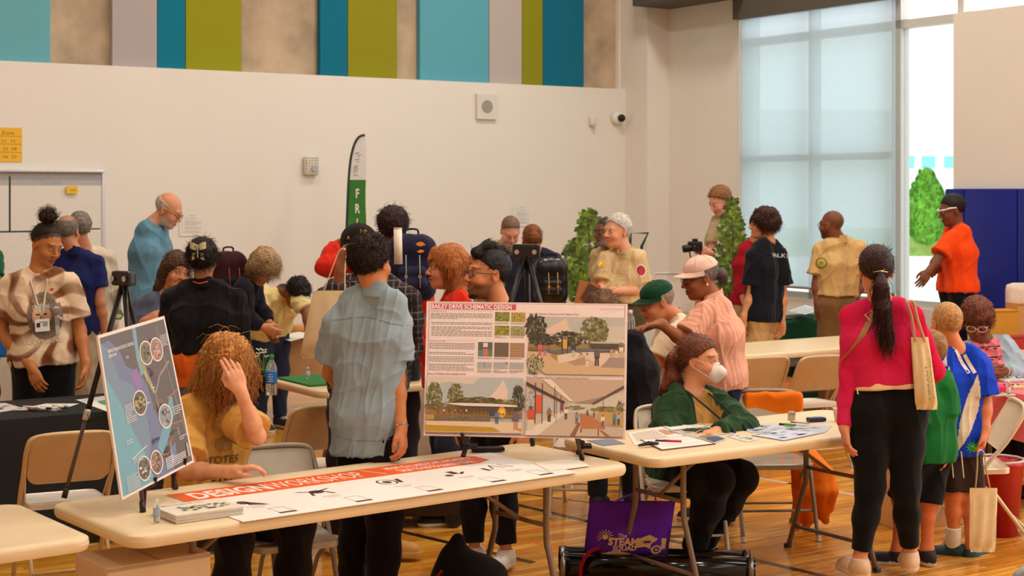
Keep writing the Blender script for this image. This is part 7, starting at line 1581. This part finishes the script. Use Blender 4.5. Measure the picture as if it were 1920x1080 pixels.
S = Solid(); S.chain([h(-.034, .050, -.095), h(-.014, .072, -.106), h(.014, .072, -.106), h(.034, .050, -.095)], [.006, .013, .013, .006], .02); o, Vv, Nn = solid_obj('goatee', S, .004, M_hair, None, (44, 28, 22), lambda V_, N_: .0015*sinnoise(V_, 6, 200)); strands('hair_strands', Vv, Nn, 160, .006, .0009, (40, 26, 20), o, 5, .6, .1, .0)
glasses(h, None, (52, 34, 60), r=.0022); finish(c)
# 16 bearded ranger
c = person('bearded ranger in a khaki shirt looking down before the wall notice', 13.0, (957, 434), yaw=12, hyaw=12, pitch=34, skin=(224, 156, 128), neck=(944, 462, .08), hip=(930, 600, .2), sw=.20, bulk=1.18, beard=.9, beardcol=(186, 160, 136), brow=(150, 110, 84), top=dict(c=(176, 160, 128), inf=.018, collar=(170, 152, 120), hem=.02), bottom=dict(c=(86, 80, 60)), hair=dict(kind='short', color=(120, 92, 70), t=.004, n=150, length=.012, hl=(.07, .09)), vox=.009, arms={'L': dict(s=(912, 480), e=(905, 535, -.05), w=(930, 575, -.25)), 'R': dict(s=(978, 478), e=(986, 540, -.05), w=(968, 575, -.25))})
h = c['h']; S = Solid(); S.chain([h(0, .07, -.085), h(0, .075, -.15)], [.045, .025], .03); o, Vv, Nn = solid_obj('beard', S, .007, M_hair, None, (184, 160, 136), lambda V_, N_: .004*sinnoise(V_, 5, 90)); strands('hair_strands', Vv, Nn, 250, .04, .0018, (196, 172, 148), o, 3, 1.2, .2, .002); finish(c)
# 17 bun woman with leather backpack
c = person('woman with hair tied up in a navy top carrying a glossy black backpack', 12.5, (997, 449), yaw=195, skin=(176, 110, 74), neck=(1003, 470), hip=(1000, 600), sw=.17, bulk=1.08, top=dict(c=(34, 38, 56), sleeve='long', inf=.02), bottom=dict(c=(30, 30, 38)), hair=dict(kind='tied', color=(126, 74, 40), n=250), vox=.009)
h = c['h']; S = Solid(); S.ell(h(-.01, -.11, .03), (.04, .04, .045), None, .02); o, Vv, Nn = solid_obj('hair_bun', S, .007, M_hair, None, (150, 90, 50), lambda V_, N_: .005*sinnoise(V_, 5, 100)); strands('hair_strands', Vv, Nn, 120, .03, .0018, (160, 96, 56), o, 7, .2, .5, .004); finish(c)
backpack('glossy black leather backpack with gold clasps left of the cut-out tree', P(1033, 527, 12.05), (.22, .15, .32), 10, (18, 19, 24), (22, 23, 28), trim=(206, 170, 90), gloss=True)
# 18 white haired ranger and 19 man behind him
def rangerbits(c, armsg, patchc, word, badge=True):
    N, t, f, a = c['N'], c['t'], c['f'], c['a']; V_, Q_ = c['tv']
    s0, e = c['arm'][armsg][0], c['arm'][armsg][1]; cen = s0+(e-s0)*.38; up = (s0-e).normalized(); out = Vector((0, -1, 0)); right = up.cross(out); right = Vector((1, 0, 0)) if abs(right.x) < .1 else right*(1 if right.x > 0 else -1)
    decal(V_, Q_, 'shoulder_patch', [disc(0, 0, .042, .048, patchc[0], 18)], cen, right, up, c['top'], .003); decal(V_, Q_, 'shoulder_patch', [disc(0, 0, .034, .040, patchc[1], 18)], cen, right, up, c['top'], .0042); decal(V_, Q_, 'shoulder_patch', [quad(-.018, -.012, .018, .016, patchc[2], 2)] if not word else [txt(word, .026, patchc[2], 0, -.008, .02)], cen, right, up, c['top'], .0054)
    if badge:
        for sx in (-1, 1):
            texdecal(c, [quad(-.05, -.06, .05, .055, (204, 176, 128)), ], N-t*.20+a*sx*.085, 'chest_pocket', lift=.004); texdecal(c, [quad(-.05, .025, .05, .057, (196, 168, 120))], N-t*.20+a*sx*.085, 'pocket_flap', lift=.006)
        texdecal(c, [disc(0, 0, .022, .024, (214, 170, 60), 10)], N-t*.115+a*-.07, 'star_badge', lift=.007, m=M_metal)
        b = MB().color((190, 164, 118)); b.tube([N+f*.12-t*.02, N+f*.145-t*.15, N+f*.15-t*.35], .004, 5).build('placket', M_cloth, c['top'])
c = person('older grey man with glasses half hidden behind the white haired ranger', 12.8, (1136, 435), yaw=-45, hyaw=-55, skin=(120, 68, 44), neck=(1148, 465), hip=(1148, 600), top=dict(c=(200, 172, 126), inf=.016), bottom=dict(c=(70, 66, 50)), hair=dict(kind='short', color=(56, 48, 44), n=120, t=.004, length=.01), beard=.6, beardcol=(150, 140, 130), vox=.009); glasses(c['h'], None); finish(c)
c = person('white haired ranger in a tan uniform shirt with a red shoulder patch', 12.1, (1157, 434), yaw=-42, hyaw=-52, hs=1.08, skin=(222, 156, 120), neck=(1172, 470), hip=(1166, 590), sw=.20, bulk=1.14, belly=.035, brow=(190, 176, 160), arms={'R': dict(s=(1198, 485, -.1), e=(1205, 545, -.12), w=(1142, 546, -.32), tip=(1120, 545, -.34), curl=.5), 'L': dict(s=(1138, 486, 0), e=(1128, 540, -.1), w=(1120, 548, -.3), tip=(1102, 545, -.34))},
    top=dict(c=KH, inf=.020, collar=(206, 178, 130), hem=-.10, wr=.005, sl=.78, flare=.012), bottom=dict(c=(84, 74, 46), waist=.13, belt=(20, 18, 18)), hair=dict(kind='short', color=(206, 200, 190), t=.012, n=500, amp=.003, length=.026), vox=.0075)
rangerbits(c, 1 if c['arm'][1][0].x > c['arm'][-1][0].x else -1, ((236, 230, 220), (196, 30, 44), (150, 60, 60)), ''); finish(c)
r = root('clipboard', P(1100, 556, 11.6)); b = MB().color((176, 110, 62)).box((0, 0, 0), (.16, .012, .22), M=rot('Y', 14)); b.build('board', M_print, r); MB().color((90, 60, 50)).box((.03, -.012, .02), (.10, .008, .13), M=rot('Y', 30)).build('leather_flap', M_print, r); tag(r, 'brown clipboard held by the white haired ranger', 'clipboard')
# 20 woman in pink cap
def stripes(V_, L_, cx):
    u = L_[:, 0]*1.0+L_[:, 1]*1.0; g = (np.sin(u*190) > .55).astype(np.float32); return mixc(la((230, 160, 132)), la((244, 196, 170)), g*.7).astype(np.float32)
c = person('woman in a pale pink cap and striped pink shirt gesturing with one hand', 9.3, (1313, 520), yaw=-72, hyaw=-78, pitch=12, hs=1.06, skin=(150, 88, 52), neck=(1336, 556), hip=(1343, 706), sw=.165, bulk=1.14, bust=.01, arms={'N': dict(s=(1322, 588, -.14), e=(1283, 640, -.2), w=(1238, 607, -.28), tip=(1204, 612, -.32), curl=.22, pn=Vector((0, -.2, -1)), spread=.45, fingers=(.1, .2, .25, .3)), 'F': dict(s=(1352, 586, .15), e=(1378, 640, .16), w=(1384, 690, .1))},
    top=dict(c=(230, 160, 132), hem=.06, inf=.024, colf=stripes, sl=.74, flare=.014, collar=(232, 164, 136), wr=.006), bottom=dict(c=(34, 36, 60)), hair=dict(kind='tied', color=(110, 96, 88), n=120, hl=(.07, .03), top=.055, outw=0), vox=.0055, brow=(50, 34, 28), lips=(140, 70, 56), iris=(40, 24, 16))
cap(c, (236, 198, 180)); glasses(c['h'], None, (40, 26, 24)); h = c['h']; ponytail(h, None, (90, 76, 70), (0, -.095, .0), [h(0, -.125, -.01), h(0, -.135, -.035)], [.028, .034, .022], n=150, curl=.006, length=.03, name='low_bun')
MB().color((238, 226, 206)).lathe([(.001, -.009), (.009, 0), (.001, .009)], c=h(-.086, -.004, -.038), n=10).lathe([(.001, -.009), (.009, 0), (.001, .009)], c=h(.086, -.004, -.038), n=10).build('earring', M_plastic, None, smooth=True); finish(c)
# 21 green cap man
c = person('seated man in a dark green cap and cream T-shirt leaning over papers', 9.75, (1232, 566), yaw=-62, hyaw=-74, pitch=17, hs=1.08, skin=(214, 138, 96), neck=(1263, 592, .02), hip=(1292, 748, .15), sw=.18, bulk=1.05, arms={'N': dict(s=(1258, 628, -.16), e=(1228, 690, -.22), w=(1200, 668, -.4), tip=(1182, 662, -.42)), 'F': dict(s=(1272, 615, .16), e=(1240, 670, .1), w=(1205, 660, .05))}, legs={'N': dict(k=(1215, 775, -.1), a=(1220, 905, -.05)), 'F': dict(k=(1235, 770, .15), a=(1240, 900, .15))},
    top=dict(c=(232, 210, 178), hem=.0, inf=.020, sl=.7, flare=.012), bottom=dict(c=(52, 62, 82)), hair=dict(kind='short', color=(150, 130, 110), t=.004, n=150, length=.012, top=.05, outw=0), vox=.006, brow=(140, 110, 84))
cap(c, (22, 66, 42), (20, 58, 38)); glasses(c['h'], None, (110, 80, 60), r=.0014)
texdecal(c, [quad(-.07, -.075, .07, .09, (206, 44, 44))], c['N']-c['t']*.24, 'chest_print'); texdecal(c, [txt('SERVE', .036, (240, 214, 190), 0, .015), txt('N', .06, (240, 214, 190), 0, -.055, .03)], c['N']-c['t']*.24, 'chest_print', lift=.0045)
MB().color((40, 40, 60)).tube(smoothpts([c['N']+c['a']*.06+c['f']*.02+c['t']*.02, c['N']-c['f']*.05+c['t']*.035, c['N']-c['a']*.06+c['f']*.02+c['t']*.02], 5), .005).build('lanyard', M_cloth, None); finish(c)
# 22 cameraman
c = person('sandy haired cameraman in khaki behind the taller tree cut-out', 14.2, (1350, 377), yaw=-50, hyaw=-60, pitch=26, hs=1.06, skin=(226, 156, 130), neck=(1360, 406), hip=(1356, 540), sw=.18, arms={'L': dict(s=(1342, 425), e=(1334, 478, -.1), w=(1318, 468, -.3), tip=(1302, 462, -.34), curl=.7), 'R': dict(s=(1378, 425), e=(1376, 480, -.1), w=(1332, 474, -.3), tip=(1312, 468, -.34), curl=.7)}, top=dict(c=(178, 156, 118), inf=.016), bottom=dict(c=(80, 72, 50)), hair=dict(kind='short', color=(140, 92, 56), t=.016, n=300, length=.03), vox=.009, brow=(140, 96, 60)); finish(c)
r = root('camera', P(1303, 462, 13.82)); MB().color((18, 18, 20)).box((0, 0, 0), (.13, .07, .09), bev=.012).box((0, 0, .055), (.05, .05, .03), bev=.008).build('camera_body', M_plastic, r); MB().color((14, 14, 16)).lathe([(.03, 0), (.035, .03), (.033, .08), (.028, .085)], c=(-.03, -.02, -.01), M=Matrix.Rotation(math.radians(-100), 3, 'Y'), n=18).build('lens', M_plastic, r, smooth=True); MB().color((20, 20, 22)).tube(smoothpts([(.06, 0, .02), (.03, -.02, -.14), (-.03, -.02, -.13), (-.06, 0, .02)], 5), .006, 5).build('neck_strap', M_cloth, r); tag(r, 'black camera in the hands of the sandy haired man', 'camera')
# 23 red shirt behind the teen
c = person('person in a dark red long sleeved shirt behind the curly haired teenager', 13.9, (1424, 424), yaw=150, skin=(190, 124, 90), neck=(1416, 452), hip=(1408, 572), sw=.18, bulk=1.05, arms={'L': dict(s=(1396, 470), e=(1388, 522, .0), w=(1392, 556, -.1))}, top=dict(c=(164, 22, 36), sleeve='long', inf=.022, hem=.0), bottom=dict(c=(206, 180, 142)), hair=dict(kind='short', color=(60, 40, 30), n=0), vox=.009); finish(c)
# 24 teenager
c = person('teenager with wavy brown hair in a black T-shirt and tan trousers', 13.3, (1432, 420), yaw=-128, hyaw=-98, hs=1.07, skin=(214, 144, 100), neck=(1441, 452), hip=(1430, 594), sw=.175, arms={'L': dict(s=(1414, 480, -.1), e=(1408, 552, -.1), w=(1394, 598, -.14), tip=(1390, 624, -.14), curl=.7), 'R': dict(s=(1462, 478, .0), e=(1468, 550, .05), w=(1466, 600, .0))},
    top=dict(c=(20, 22, 32), hem=.03, inf=.026, sl=.74, flare=.02, wr=.006), bottom=dict(c=(206, 166, 108), r=(.095, .075, .065)), hair=dict(kind='wavy', color=(66, 34, 22), t=.022, extra=-.03, n=1300, length=.05, curl=.010, amp=.010), vox=.007)
texdecal(c, [txt('WALK ER', .05, (200, 196, 190), 0, 0, .02)], c['N']-c['t']*.13, right=-c['a'], up=c['t'], name='back_print'); finish(c)
# 25 ranger from behind
c = person('bald ranger in tan uniform shirt and brown trousers facing the window', 13.85, (1559, 422), yaw=-150, hyaw=-132, hs=1.08, skin=(138, 82, 56), neck=(1575, 450), hip=(1572, 572), sw=.20, bulk=1.1, beard=.7, beardcol=(30, 24, 24), scalp=.35, scalpcol=(70, 46, 38), arms={'L': dict(s=(1538, 470), e=(1530, 532, -.02), w=(1532, 566, -.05)), 'R': dict(s=(1612, 466), e=(1618, 530, 0), w=(1600, 566, -.05))}, legs={'L': dict(k=(1556, 690), a=(1552, 780)), 'R': dict(k=(1592, 690), a=(1596, 780))},
    top=dict(c=(216, 178, 118), inf=.024, collar=(210, 172, 112), hem=-.09, wr=.007, sl=.72, flare=.02), bottom=dict(c=(134, 98, 58), waist=.12, belt=(36, 26, 20), r=(.10, .08, .065)), hair=None, vox=.0075); glasses(c['h'], None, (24, 20, 20))
rangerbits(c, 1 if c['arm'][1][0].x < c['arm'][-1][0].x else -1, ((96, 84, 30), (196, 176, 80), (60, 70, 30)), 'FS', False); finish(c)
# 26 orange shirt man
c = person('young man in an orange T-shirt and white rimmed eyewear by the blue pads', 12.9, (1785, 394), yaw=-80, hyaw=-86, pitch=14, hs=1.05, skin=(116, 66, 42), neck=(1795, 424), hip=(1796, 546), sw=.175, arms={'N': dict(s=(1785, 448, -.12), e=(1758, 486, -.18), w=(1742, 508, -.25), tip=(1732, 524, -.28), curl=.3), 'F': dict(s=(1785, 446, .12), e=(1768, 490, .1), w=(1756, 506, .0), tip=(1740, 514, -.1))}, top=dict(c=(244, 76, 18), hem=-.0, inf=.026, sl=.78, flare=.014, wr=.005), bottom=dict(c=(18, 20, 34)), hair=dict(kind='short', color=(22, 16, 16), t=.007, n=200, length=.01), vox=.0075)
h = c['h']; MB().color((236, 232, 230)).tube([h(-.07, .075, .022), h(-.08, .04, .026), h(-.084, -.01, .018)], .007, 6).tube([h(.07, .075, .022), h(.08, .04, .026), h(.084, -.01, .018)], .007, 6).tube([h(-.07, .075, .022), h(-.03, .105, .022), (h(.03, .105, .022)), h(.07, .075, .022)], .007, 6).build('eyewear', M_plastic, None, smooth=True); finish(c)
# 27 masked woman
def hoodie(V_, L_, cx):
    u, f_, v = L_[:, 0], L_[:, 1], L_[:, 2]; w = np.clip((.058-np.abs(u-.015))/.006, 0, 1)*(f_ > .03)*(f_ < .185)*np.clip((v+.1)/.02, 0, 1); b = mixc(la((44, 72, 44)), la((206, 158, 84)), w); return b.astype(np.float32)
c = person('seated woman in a white face mask and open dark green hooded jacket', 8.35, (1312, 674), yaw=28, hyaw=58, pitch=2, hs=1.05, skin=(228, 158, 116), neck=(1300, 736), hip=(1292, 885, .08), sw=.18, bulk=1.12, arms={'L': dict(s=(1248, 768, 0), e=(1262, 838, -.22), w=(1330, 822, -.42), tip=(1360, 818, -.42), pn=Vector((0, 0, -1))), 'R': dict(s=(1356, 765, 0), e=(1398, 806, -.18), w=(1345, 810, -.38), tip=(1315, 812, -.42), pn=Vector((0, 0, -1)))},
    legs={'L': dict(k=(1345, 900, -.35), a=(1300, 1030, -.05), foot=30), 'R': dict(k=(1388, 895, -.2), a=(1318, 1020, .1), foot=50)}, top=dict(c=(44, 72, 44), sleeve='long', sl=.96, hem=.02, inf=.030, wr=.009, colf=hoodie, name='hooded_jacket'), bottom=dict(c=(20, 17, 22), r=(.10, .075, .06)), hair=dict(kind='tied', color=(112, 62, 36), t=.010, n=900, length=.035, hl=(.075, .068), amp=.0025, outw=.0), vox=.0048, brow=(96, 56, 36), iris=(70, 60, 40), shoes=(70, 26, 28), sole=(190, 150, 110))
h = c['h']; S = Solid(); S.ell(h(0, .085, -.055), [.045*h.s, .036*h.s, .048*h.s], h.A, .02); S.cone(h(0, .10, -.015), h(0, .125, -.055), .012, .020, .02); S.cone(h(0, .125, -.055), h(0, .095, -.095), .020, .014, .03); S.cut(h(0, .060, -.05), h.dirn(0, -1, .0)); S.cut(h(0, .1, .0), h.dirn(0, .2, 1))
o, Vv, Nn = solid_obj('face_mask', S, .004, mat('mask_fabric', 'Col', rough=.9, noise=.02), None, (238, 230, 222)); MB().color((40, 36, 36)).tube([h(-.012, .118, -.012), h(.012, .118, -.012)], .0025, 6).build('nose_strip', M_plastic, o)
for sg in (-1, 1):
    for (z0, z1) in ((-.02, .012), (-.085, -.030)): MB().color((236, 226, 216)).tube([h(sg*.040, .085, z0), h(sg*.066, .045, (z0+z1)/2), h(sg*.080, -.0, z1)], .0018, 5).build('ear_loop', M_cloth, o)
ponytail(h, None, (120, 62, 36), (0, -.11, .01), [h(0, -.15, -.01), P(1262, 706, 8.42), P(1246, 726, 8.40)], [.026, .034, .042, .028], n=600, curl=.012, length=.08); MB().color((232, 110, 30)).tube([h(.028*math.cos(k/10*6.283), -.118, .008+.028*math.sin(k/10*6.283)) for k in range(10)], .007, 6, closed=True).build('hair_tie', M_cloth, None)
S = Solid(); N, t, f, a = c['N'], c['t'], c['f'], c['a']; S.chain([N+a*.095-t*.0+f*.02, N+a*.07+t*.0-f*.07, N-t*.02-f*.10, N-a*.07+t*.0-f*.07, N-a*.095+f*.02], [.026, .036, .045, .036, .026], .03); solid_obj('hood', S, .006, M_cloth, None, (42, 68, 42), lambda V_, N_: .006*sinnoise(V_, 5, 40))
lanyard(c, (24, 22, 26), L=.33, badge=False, w=.009)
texdecal(c, [txt('TEXAS', .045, (120, 90, 50), .0, -.02, .02), disc(0, -.045, .035, .014, (120, 90, 50), 10)], N-t*.33); finish(c)
# legs motif
kn = c['leg'][1 if c['leg'][1][1].x > c['leg'][-1][1].x else -1]
# 28 seated person hidden behind the board
c = person('seated person in a black jacket mostly hidden behind the schematic board', 9.0, (1132, 590), yaw=165, skin=(190, 120, 80), neck=(1152, 628), hip=(1172, 785), sw=.21, bulk=1.12, arms={'R': dict(s=(1192, 662), e=(1202, 725, -.02), w=(1180, 770, .2))}, legs={'L': dict(k=(1120, 790, .3), a=(1120, 930, .35)), 'R': dict(k=(1180, 790, .35), a=(1185, 925, .4))}, top=dict(c=(22, 20, 24), sleeve='long', inf=.026, hem=.06), bottom=dict(c=(40, 44, 58)), hair=dict(kind='curly', color=(120, 84, 56), n=500, t=.02), vox=.008); finish(c)
# 29 woman in the pink long sleeved top
def pinktop(V_, L_, cx):
    n = sinnoise(V_, 5, 12); return mixc(la((206, 16, 66)), la((222, 44, 96)), np.clip(.3+n*.8, 0, 1)).astype(np.float32)
c = person('woman from behind in a magenta long sleeved top and black trousers', 7.75, (1642, 508), yaw=176, hyaw=178, hs=1.02, skin=(224, 150, 112), neck=(1650, 563), hip=(1662, 768), sw=.172, hw=.09, bulk=1.04, arms={'L': dict(s=(1597, 592, 0), e=(1592, 705, 0), w=(1583, 800, -.04), tip=(1589, 848, -.06), curl=.45, pn=Vector((.9, .1, 0)), ts=-1), 'R': dict(s=(1710, 592, 0), e=(1752, 695, .03), w=(1722, 745, .20))},
    legs={'L': dict(k=(1632, 915, -.02), a=(1612, 1050, .0), foot=-165), 'R': dict(k=(1698, 915, .0), a=(1706, 1038, .12), foot=170)}, top=dict(c=(208, 18, 70), sleeve='long', sl=.97, hem=-.13, inf=.008, wr=.0045, colf=pinktop, fine=True, seed=21, vneck=False), bottom=dict(c=(15, 14, 17), waist=.14, inf=.006, r=(.096, .062, .045), len=.86, wr=.003), bareleg=True, hair=dict(kind='tied', color=(52, 28, 26), t=.010, n=500, length=.03, nape=-.07, outw=.02), vox=.0048, shoes=(226, 190, 156), sole=(236, 214, 190), face=False, eye=False)
h, N, t, f, a = c['h'], c['N'], c['t'], c['f'], c['a']; V_, Q_ = c['tv']; bvh = BVHTree.FromPolygons([tuple(v) for v in V_], [tuple(q) for q in Q_])
ponytail(h, None, (56, 28, 26), (0, -.105, -.01), [h(0, -.135, -.06), P(1655, 575, 7.60), P(1662, 612, 7.60), P(1668, 632, 7.60)], [.022, .030, .034, .026, .010], n=700, curl=.005, length=.13); MB().color((190, 176, 130)).tube([h(-.035, -.112, .0), h(0, -.122, .006), h(.035, -.112, .0)], .003, 6).tube([h(-.02, -.116, -.012), h(.02, -.118, .016)], .0025, 6).build('hair_clip', M_metal, None)
S = Solid()
for sg in (-1, 1): S.cone(c['H']+t*.125+a*sg*.065, c['H']+t*.155+a*sg*.065, .113, .108, .05)
S.cut(c['H']+t*.155, t); S.cut(c['H']+t*.110, -t); solid_obj('undershirt_hem', S, .006, M_cloth, None, (238, 200, 164), lambda V_, N_: .003*sinnoise(V_, 4, 50))
pts = []
for k in range(15):
    q = k/14; p0 = P(1688, 560, 7.4).lerp(P(1606, 690, 7.4), q); hit = bvh.ray_cast(Vector((p0.x, 6.9, p0.z)), Vector((0, 1, 0)), 2)
    if hit[0]: pts.append(hit[0]+Vector((0, -.006, 0)))
if len(pts) > 3:
    b = MB().color((176, 128, 84)); wv = Vector((.022, 0, .012)); vs = []; 
    for p in pts: vs += [p+wv, p-wv]
    b.add(vs, [(2*i, 2*i+1, 2*i+3, 2*i+2) for i in range(len(pts)-1)]); b.build('crossbody_strap', mat('canvas', 'Col'), None, smooth=True); b = MB().color((206, 176, 140)); q = pts[3]; b.tube([q+Vector((-.03, -.006, .018)), q+Vector((.0, -.006, .040)), q+Vector((.034, -.006, .008)), q+Vector((.004, -.006, -.02))], .004, 6, closed=True).build('buckle', M_metal, None)
MB().color((226, 222, 214)).box(P(1608, 733, 7.60), (.006, .003, .02)).box(P(1609, 738, 7.60), (.010, .003, .004)).build('label_tag', M_print, None); finish(c)
tote('cream canvas tote hanging from the magenta woman right shoulder', (1724, 632), (1738, 768), .085, .115, .09, (232, 206, 160), (1706, 566), 7.62, lambda s: (s.text(.62, .86, 'VIBRANT', .17, (150, 130, 90), .01, sx=.7, rotdeg=-86), s.text(.84, .84, 'CITY FOR ALL', .13, (150, 130, 90), .01, sx=.7, rotdeg=-86)), strapw=.016, straps=2)
# 30 green kid
c = person('child in a green shirt and black shorts behind the magenta woman', 8.2, (1742, 660), yaw=-150, hs=.93, G=.72, skin=(214, 120, 76), neck=(1746, 702), hip=(1742, 842), sw=.13, hw=.055, bulk=.74, arms={'R': dict(s=(1764, 722), e=(1768, 780, .0), w=(1768, 832, -.02))}, legs={'L': dict(k=(1690, 935, .02), a=(1684, 1030, .03), foot=-110), 'R': dict(k=(1740, 940, 0), a=(1738, 1030, .0), foot=-160)}, top=dict(c=(22, 110, 48), hem=.06, inf=.024, sl=.9, flare=.02), bottom=dict(kind='shorts', c=(18, 17, 20), len=1.02, inf=.012), hair=dict(kind='short', color=(150, 110, 66), n=100), vox=.0065, shoes=(28, 26, 34), sole=(226, 218, 206), shoescale=.86); finish(c)
# 31 boy in blue jersey
def jersey(V_, L_, cx):
    u, f_, v = L_[:, 0], L_[:, 1], L_[:, 2]; x = V_[:, 0]; z = V_[:, 2]; b = np.tile(la((18, 62, 196)), (len(V_), 1)); Hx, Hz = cx['H'].x, cx['H'].z
    m = ((np.abs((x-Hx-.02)-.10*np.sin((z-Hz+.02)*3.6)+.03) < .045*np.clip(np.sin((z-Hz+.09)*7.5), 0, 1))) & (f_ < 0); b[m] = la((226, 210, 186)); return b.astype(np.float32)
c = person('blond boy in a blue football jersey with white shoulder stripes', 8.4, (1774, 608), yaw=-165, hyaw=-168, hs=.97, G=.78, skin=(222, 134, 88), neck=(1792, 655), hip=(1794, 812), sw=.148, hw=.052, bulk=.80, arms={'R': dict(s=(1836, 688, 0), e=(1846, 755, -.02), w=(1847, 808, -.08), tip=(1842, 846, -.10), curl=.9, ts=-1, pn=Vector((-.9, .2, 0))), 'L': dict(s=(1762, 690, 0), e=(1756, 750, .05), w=(1764, 790, .05))},
    legs={'L': dict(k=(1786, 925, 0), a=(1788, 1020, .05), foot=-115), 'R': dict(k=(1818, 925, .02), a=(1822, 1030, .03), foot=130)}, top=dict(c=(18, 62, 196), hem=.11, inf=.022, sl=.78, flare=.022, colf=jersey, wr=.005), bottom=dict(kind='shorts', c=(54, 36, 28), len=.92, inf=.014), hair=dict(kind='short', color=(190, 140, 84), amp=.0006, t=.004, n=700, length=.014, outw=.05, nape=-.055), vox=.0055, shoes=(26, 60, 60), sole=(60, 150, 60), shoescale=.9)
N, t, f, a = c['N'], c['t'], c['f'], c['a']; sgr = 1 if c['arm'][1][0].x > c['arm'][-1][0].x else -1; V_, Q_ = c['tv']; s0 = c['arm'][sgr][0]; e0 = c['arm'][sgr][1]
for o_ in (0, 1):
    p0 = P(1806+o_*13, 660, 8.2); p1 = P(1828+o_*12, 704, 8.2); d_ = (p1-p0).normalized(); decal(V_, Q_, 'shoulder_stripe', [quad(-.010, 0, .010, .155, (226, 212, 200), 6)], p1, (Vector((1, 0, 0))-d_*d_.x), -d_, c['top'], .003)
decal(V_, Q_, 'number_print', [txt('4', .16, (226, 214, 204), 0, 0, .03)], P(1776, 710, 8.2), (1, 0, 0), (0, 0, 1), c['top'], .003)
lg = c['leg'][1 if c['leg'][1][2].x < c['leg'][-1][2].x else -1]; an = Vector(lg[2]); S = Solid(); S.cone(an+Vector((0, 0, -.03)), an+(lg[1]-an).normalized()*.10, .040, .044, .01, True); o, _, _ = solid_obj('sock', S, .005, M_cloth, None, (236, 226, 210)); MB().color((40, 60, 130)).box(an+Vector((.004, -.046, .04)), (.016, .002, .04), bev=.0005).build('sock_logo', M_print, o)
b = MB().color((230, 214, 190))
for sx in (-.012, .085): b.tube([P(1785+sx*200, 846, 8.2), P(1790+sx*200, 896, 8.2)], .0035, 5)
b.build('shorts_piping', M_cloth, None); finish(c)
r = root('paper_flower', P(1822, 838, 8.2)); b = MB().color((40, 150, 60))
for k in range(10): aa = k*.628; b.add([(0, 0, 0), (.02*math.cos(aa-.25), -.004, .02*math.sin(aa-.25)), (.036*math.cos(aa), -.008, .036*math.sin(aa)), (.02*math.cos(aa+.25), -.004, .02*math.sin(aa+.25))], [(0, 1, 2, 3)])
b.build('petals', M_print, r); MB().color((60, 170, 80)).lathe([(.001, -.004), (.010, 0), (.001, .008)], M=Matrix.Rotation(math.pi/2, 3, 'X'), n=10).build('centre', M_print, r); tag(r, 'small green paper flower in the boy hand', 'flower')
# 32 seated woman with pink T-shirt and denim jacket
def denim(V_, L_, cx):
    u, f_, v = L_[:, 0], L_[:, 1], L_[:, 2]; w = np.clip((.095-np.abs(u))/.006, 0, 1)*(f_ > .02)*(f_ < .21); b = mixc(la((158, 178, 190)), la((236, 128, 138)), w); s_ = ((np.sin(v*95) > .93) | ((np.sin(v*95+1.4) > .9) & (np.sin(u*120+v*30) > .2))) & (w > .5); b[s_] = la((70, 40, 52)); return b.astype(np.float32)
c = person('seated woman in clear glasses, pink T-shirt and pale denim jacket', 10.45, (1832, 600), yaw=-12, hyaw=-18, pitch=30, hs=1.08, skin=(124, 66, 42), neck=(1846, 640), hip=(1868, 775, .05), sw=.20, bulk=1.2, bust=.015, arms={'R': dict(s=(1896, 664, 0), e=(1908, 708, -.12), w=(1884, 696, -.36), tip=(1862, 690, -.42), curl=.5), 'L': dict(s=(1812, 668, 0), e=(1812, 715, -.1), w=(1838, 700, -.36), tip=(1860, 698, -.4), curl=.5)}, legs={'R': dict(k=(1915, 790, -.35), a=(1895, 900, -.30), foot=20), 'L': dict(k=(1875, 795, -.35), a=(1868, 905, -.30))},
    top=dict(c=(150, 172, 186), sleeve='long', sl=.86, hem=.04, inf=.028, colf=denim, wr=.008, name='denim_jacket'), bottom=dict(c=(20, 18, 22)), hair=dict(kind='locs', color=(112, 58, 34), t=.026, n=600, length=.05, curl=.003, hl=(.085, .045), r=.003), vox=.006, brow=(40, 24, 18), lips=(150, 60, 60), beard=None, shoes=(20, 18, 20), sole=(30, 28, 28))
glasses(c['h'], None, (232, 206, 180), r=.0036, w=.027, hh=.021); h = c['h']
wv = c['arm'][1 if c['arm'][1][0].x > c['arm'][-1][0].x else -1]; wp = wv[2]; dd_ = (wv[2]-wv[1]).normalized(); q1 = dd_.orthogonal().normalized(); q2 = dd_.cross(q1); MB().color((206, 190, 170)).tube([wp+(q1*math.cos(k/12*6.283)+q2*math.sin(k/12*6.283))*.031 for k in range(12)], .006, 6, closed=True).build('watch_strap', M_plastic, None); finish(c)
